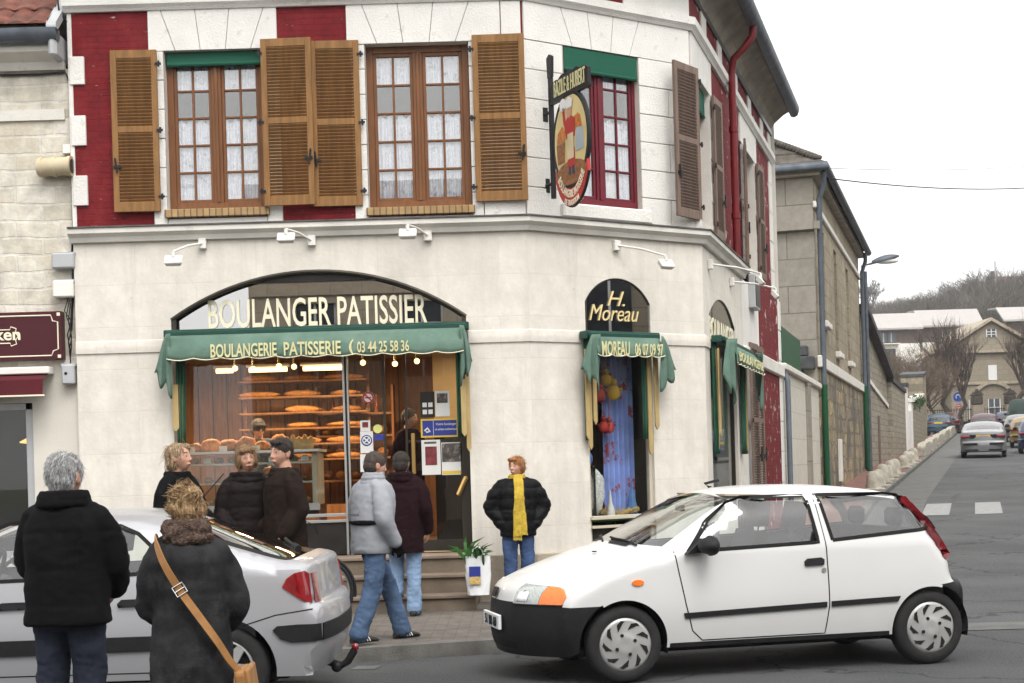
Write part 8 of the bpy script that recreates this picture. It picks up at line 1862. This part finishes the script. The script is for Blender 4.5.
# 10 customer just inside the door
q = at(409, 440, 17.9)
t, mt, hs, D, k = person('customer in dark red coat standing just inside the shop door', (q.x, 18.0, FLOOR), R(60), 1.66, J=dict(elL=(.25, -.08, 1.14), wrL=(.14, -.26, 1.1)), coat=[(.6, .2, .15), (.9, .2, .15), (1.05, .19, .145), (1.22, .20, .145), (1.33, .20, .14), (1.40, .16, .11), (1.46, .085, .085)], coatmat='c_maroon', legmat='trousers_dark')
hair(t, mt, hs, SHORT, 'h_dark', 100, None, .005, 10, .03)

# shopping bag with leeks on the step
q = at(479, 596, 15.62)
bgs = .88
bg = thing('shopping_bag', 'white plastic shopping bag with leek greens on the bakery step', 'bag', (q.x, 15.58, .295)); bg.scale = (bgs,)*3
mb = MB(); rings = []
for i in range(9):
    f = i/8; z = .46*f; w = .125+.015*sin(f*3)+.02*f; d = .075*(1-.4*f)+.01; rings.append([Vector((w*copysign(abs(cos(a))**.7, cos(a)), d*copysign(abs(sin(a))**.7, sin(a)), z+.01*noise.noise(Vector((cos(a)*2, sin(a)*2, i)))*(1 if i else 0)))*1.0+Vector((.012*noise.noise(Vector((a*2, i*.7, 1))), .018*noise.noise(Vector((a*3, i*.8, 5))), 0)) for a in [2*pi*j/40 for j in range(40)]])
mb.loft(rings, caps=False); mb.add(rings[0], [tuple(range(40))]); mb.build('bag', 'plate_white', parent=bg, smooth=50)
mb = MB(); mb.box(-.105, .03, -.100, -.094, .13, .34, 0); mb.box(-.105, .03, -.1025, -.1005, .13, .22, 1); mb.build('printed_picture', ['blue_sign', 'straw'], parent=bg)
for s in (-1, 1): mb = MB(); mb.tube([(-.07, s*.05, .44), (-.05, s*.05, .54), (0, s*.04, .57), (.05, s*.05, .53), (.07, s*.05, .44)], .008, 6); mb.build('handle', 'plate_white', parent=bg, smooth=60)
rg4 = random.Random(4)
for k in range(4):
    x = -.09+k*.05; mb = MB(); mb.tube([(0, 0, 0), (-.02, 0, .25), (-.04-.01*k, .0, .40)], [.02, .018, .012], 8, 0)
    for j in range(9):
        a = rg4.uniform(-1, 1); L = rg4.uniform(.15, .28) if k else rg4.uniform(.22, .36); b0_ = Vector((-.03, 0, .34)); d = Vector((a*.8-(.25 if k == 0 else 0), rg4.uniform(-.5, .3), 1)).normalized(); side = Vector((d.z, 0, -d.x))*.014; e1 = b0_+d*L*.6; e2 = b0_+d*L+Vector((a*.08, -.03, -.06))
        mb.add([b0_-side, b0_+side, e1+side*1.2, e1-side*1.2, e2], [(0, 1, 2, 3), (3, 2, 4)], 1)
    tag(mb.build('leek', ['leaf', 'leek'], loc=(q.x+x, 15.58, .31), rotz=k*.5), ['leek standing tallest and leaning out of the white shopping bag', 'leek with drooping green leaves second in the shopping bag', 'bushy leek in the shopping bag beside the bag handle', 'leek nearest the woman with the yellow scarf'][k], 'leek', 'leeks in the shopping bag')
# ================================================================== TREES AND HILL
def branches(mb, p, d, L, r, depth, rg, m=0, up=.25, spread=.55, nmin=3, nmax=5, tw=.012):
    n = 4; pts = [p]; q = p.copy(); dd = d.copy()
    for i in range(n):
        dd = (dd+Vector((rg.uniform(-1, 1), rg.uniform(-1, 1), rg.uniform(-.4, .8)*up*2))*.16).normalized(); q = q+dd*L/n; pts.append(q.copy())
    mb.tube(pts, [r*(1-.45*i/n) for i in range(n+1)], 6 if r > .05 else 4 if r > .02 else 3, m, caps=False)
    if depth == 0: return
    for k in range(rg.randint(nmin, nmax)):
        f = rg.uniform(.35, 1.0); b = pts[0].lerp(pts[-1], f) if False else pts[min(n, max(1, round(f*n)))]
        nd = (dd+Vector((rg.uniform(-1, 1), rg.uniform(-1, 1), rg.uniform(-.3, 1)*up*2))*spread*1.6).normalized()
        branches(mb, b, nd, L*rg.uniform(.55, .8), max(tw, r*.5), depth-1, rg, m, up, spread, nmin, nmax, tw)
def bare_tree(label, x, Y, H, r, seed, name='bare_tree', depth=4, spread=.5, z=None, mt='twig', up=.35, lim=5, group=None, tw=.014):
    rg = random.Random(seed); gz = ground_z(0, Y) if z is None else z
    t = thing(name, label, 'tree', (x, Y, gz-.2), 0, group)
    mb = MB(); tr = [Vector((rg.uniform(-.1, .1)*i, rg.uniform(-.1, .1)*i, H*.34*i/4)) for i in range(5)]; mb.tube(tr, [r*(1.25 if i == 0 else 1-.08*i) for i in range(5)], 10, 0); mb.build('trunk', 'bark', parent=t, smooth=60)
    mb = MB()
    for k in range(lim):
        a = 2*pi*k/lim+rg.uniform(-.4, .4); d = Vector((cos(a)*spread, sin(a)*spread, 1)).normalized(); branches(mb, tr[-1]-Vector((0, 0, .15*k/lim*H*.34)), d, H*.26, r*.45, depth, rg, 0, up, spread, 3, 4, tw)
    mb.build('crown', mt, parent=t); return t
p = at(948, 430, 112); bare_tree('tall bare pollarded tree standing just above the round blue road sign', p.x, 112, 9.2, .24, 3, spread=.30, up=1.0, lim=9, depth=4, tw=.008)
p = at(962, 430, 116); bare_tree('bare branching tree between the blue road sign and the pavilion window', p.x, 116, 8.4, .22, 8, spread=.30, up=1.0, lim=9, depth=4, tw=.008)
p = at(1021, 430, 112); bare_tree('bare tree reaching over the green van', p.x, 112, 9.2, .24, 5, spread=.32, up=1.0, lim=9, depth=4, tw=.008)
p = at(1045, 430, 116); bare_tree('bare tree past the green van at the edge of the pavilion', p.x, 116, 8.6, .24, 15, spread=.32, up=1.0, lim=8, depth=4, tw=.008)
for k, (x, Y, H) in enumerate(((888, 105, 8.0), (904, 112, 8.2), (921, 108, 7.4), (934, 104, 6.2), (912, 100, 6.0))):
    p = at(x, 420, Y); bare_tree(['brownish bare shrub tree rising behind the outbuilding roof', 'brownish bare shrub tree in front of the white houses', 'dense bare shrub tree behind the white gate piers', 'low twiggy bush beside the stone corner pier', 'small rounded twiggy bush behind the garden wall'][k], p.x, Y, H, .12, 20+k, 'bare_shrub', 4, .9, mt='shrub', up=.3, lim=9, group='bare shrubs behind the garden walls', tw=.009)
# ivy and tufts on the garden wall
mb = MB(); rg = random.Random(11)
for k in range(900):
    Y = rg.uniform(72.6, 82); q = street(Y, rg.uniform(-.15, .1)); q.z += 2.35+rg.uniform(-.5, .35)*rg.random(); a = Vector((rg.uniform(-1, 1), rg.uniform(-1, 1), rg.uniform(-.5, 1)))*.12; b = Vector((rg.uniform(-1, 1), rg.uniform(-1, 1), rg.uniform(-1, 1)))*.10
    mb.add([q, q+a, q+a*.5+b], [(0, 1, 2)])
tag(mb.build('ivy', 'leaf'), 'dark ivy spilling over the low stone wall beyond the gate', 'ivy', kind='stuff')
# the wooded hillside: one mass of bare crowns and evergreens
mb = MB(); rg = random.Random(21)
def crown_clump(x, Y, gz, H, w, m, n):
    c = Vector((x, Y, gz))
    mb.tube([c, c+Vector((0, 0, H*.5))], [.16, .08], 4, 0, caps=False)
    for i in range(n):
        a = rg.uniform(0, 2*pi); e = rg.uniform(-.2, 1); rr = rg.uniform(.25, 1.0)**.6
        b = c+Vector((cos(a)*w*rr*.75, sin(a)*w*rr*.75, H*(.50+.42*e*rr*.9)))
        o = c+Vector((0, 0, H*.38)); d = (b-o); d.normalize(); L = rg.uniform(.7, 1.9)*(H/9); s = d.cross(Vector((0, 1, 0))).normalized()*(.035 if m == 1 else .16)*rg.uniform(.6, 1.4)
        if m == 1:
            d = (d+Vector((rg.uniform(-.9, .9), rg.uniform(-.9, .9), rg.uniform(-.4, .6)))).normalized(); mb.add([b-s, b+s, b+d*L], [(0, 1, 2)], 1)
        else:
            q = Vector((rg.uniform(-1, 1), rg.uniform(-1, 1), rg.uniform(-1, 1)))*.55*(H/9); q2 = Vector((rg.uniform(-1, 1), rg.uniform(-1, 1), rg.uniform(-1, 1)))*.55*(H/9); mb.add([b, b+q, b+q2], [(0, 1, 2)], 2)
for k in range(430):
    Y = rg.uniform(228, 375); px = rg.uniform(850, 1075); x = at(px, 300, Y).x; gz = ground_z(0, Y)-.5+noise.noise(Vector((x*.01, Y*.01, 3)))*3
    ev = rg.random() < .6; H = (rg.uniform(5, 8.5) if ev else rg.uniform(7, 11.5))*max(.5, min(1.3, .62+.5*(px-855)/110))
    crown_clump(x, Y, gz, H, H*rg.uniform(.36, .5), 2 if ev else 1, 260 if ev else 420)
tag(mb.build('hillside_wood', ['bark', 'twig_far', 'wood_far']), 'bare grey brown winter wood covering the hillside above the white houses', 'wood', kind='stuff')
p = at(975, 300, 300); bare_tree('large round crowned bare tree on the hilltop beside the brown roofed house', p.x, 300, 14.5, .45, 33, depth=4, spread=.75, up=.3, lim=7, z=ground_z(0, 300), mt='twig_far', tw=.03)
p = at(871, 300, 330); bare_tree('thin bare tree on the hilltop above the white house by the street lamp', p.x, 330, 11, .3, 35, depth=4, spread=.6, up=.3, lim=6, z=ground_z(0, 330), mt='twig_far', tw=.035)

# the damp winter air
hz_ = bpy.data.materials.new('winter_haze'); hz_.use_nodes = True; N = hz_.node_tree.nodes; N.remove(N['Principled BSDF']); pv = N.new('ShaderNodeVolumePrincipled'); pv.inputs['Color'].default_value = (.93, .95, 1, 1); pv.inputs['Density'].default_value = .0004; hz_.node_tree.links.new(pv.outputs[0], N['Material Output'].inputs['Volume'])
mb = MB(); mb.box(-320, 520, -320, 470, -2, 75); M['haze'] = hz_; tag(mb.build('haze', 'haze'), kind='stuff')
# ================================================================== LIGHT, SKY, CAMERA
w = bpy.data.worlds.new('World'); sc.world = w; w.use_nodes = True
N = w.node_tree.nodes; L = w.node_tree.links; bg_ = N['Background']
SUN_EL, SUN_AZ = R(55), R(160)
sky = N.new('ShaderNodeTexSky'); sky.sky_type = 'NISHITA'; sky.sun_disc = False; sky.sun_elevation = SUN_EL; sky.sun_rotation = SUN_AZ; sky.air_density = 1.6; sky.dust_density = 6; sky.ozone_density = 1
hs_ = N.new('ShaderNodeHueSaturation'); hs_.inputs['Saturation'].default_value = .12; hs_.inputs['Value'].default_value = 1.0
mxw = N.new('ShaderNodeMixRGB'); mxw.inputs['Fac'].default_value = .55; mxw.inputs[2].default_value = (9.5, 9.4, 9.25, 1)
L.new(sky.outputs[0], hs_.inputs['Color']); L.new(hs_.outputs[0], mxw.inputs[1]); L.new(mxw.outputs[0], bg_.inputs['Color']); bg_.inputs['Strength'].default_value = .15
sun = bpy.data.lights.new('sun', 'SUN'); sun.energy = 1.0; sun.angle = R(28); sun.color = (1, .97, .92); so = bpy.data.objects.new('sun', sun); COL.objects.link(so)
sd = Vector((sin(SUN_AZ)*cos(SUN_EL), cos(SUN_AZ)*cos(SUN_EL), sin(SUN_EL))); so.rotation_euler = (-sd).to_track_quat('-Z', 'Y').to_euler()
cam = bpy.data.cameras.new('camera'); co = bpy.data.objects.new('camera', cam); COL.objects.link(co); sc.camera = co
cam.sensor_width = 36; cam.sensor_fit = 'HORIZONTAL'; cam.lens = FOC/1024*36; cam.shift_y = (PPY-341.5)/1024; cam.clip_end = 4000; cam.clip_start = .1
co.location = (0, 0, EYE); co.rotation_euler = (Matrix.Rotation(R(90), 3, 'X')@Matrix.Rotation(-ROLL, 3, 'Z')).to_euler()
sc.view_settings.view_transform = 'Standard'; sc.view_settings.look = 'None'; sc.view_settings.gamma = 1; sc.view_settings.exposure = .72; sc.view_settings.use_curve_mapping = False
sc.render.engine = 'CYCLES'; sc.cycles.use_denoising = True; sc.cycles.max_bounces = 8; sc.cycles.transparent_max_bounces = 16; sc.cycles.glossy_bounces = 3; sc.cycles.diffuse_bounces = 3; sc.cycles.caustics_reflective = False; sc.cycles.caustics_refractive = False; sc.cycles.sample_clamp_indirect = 4
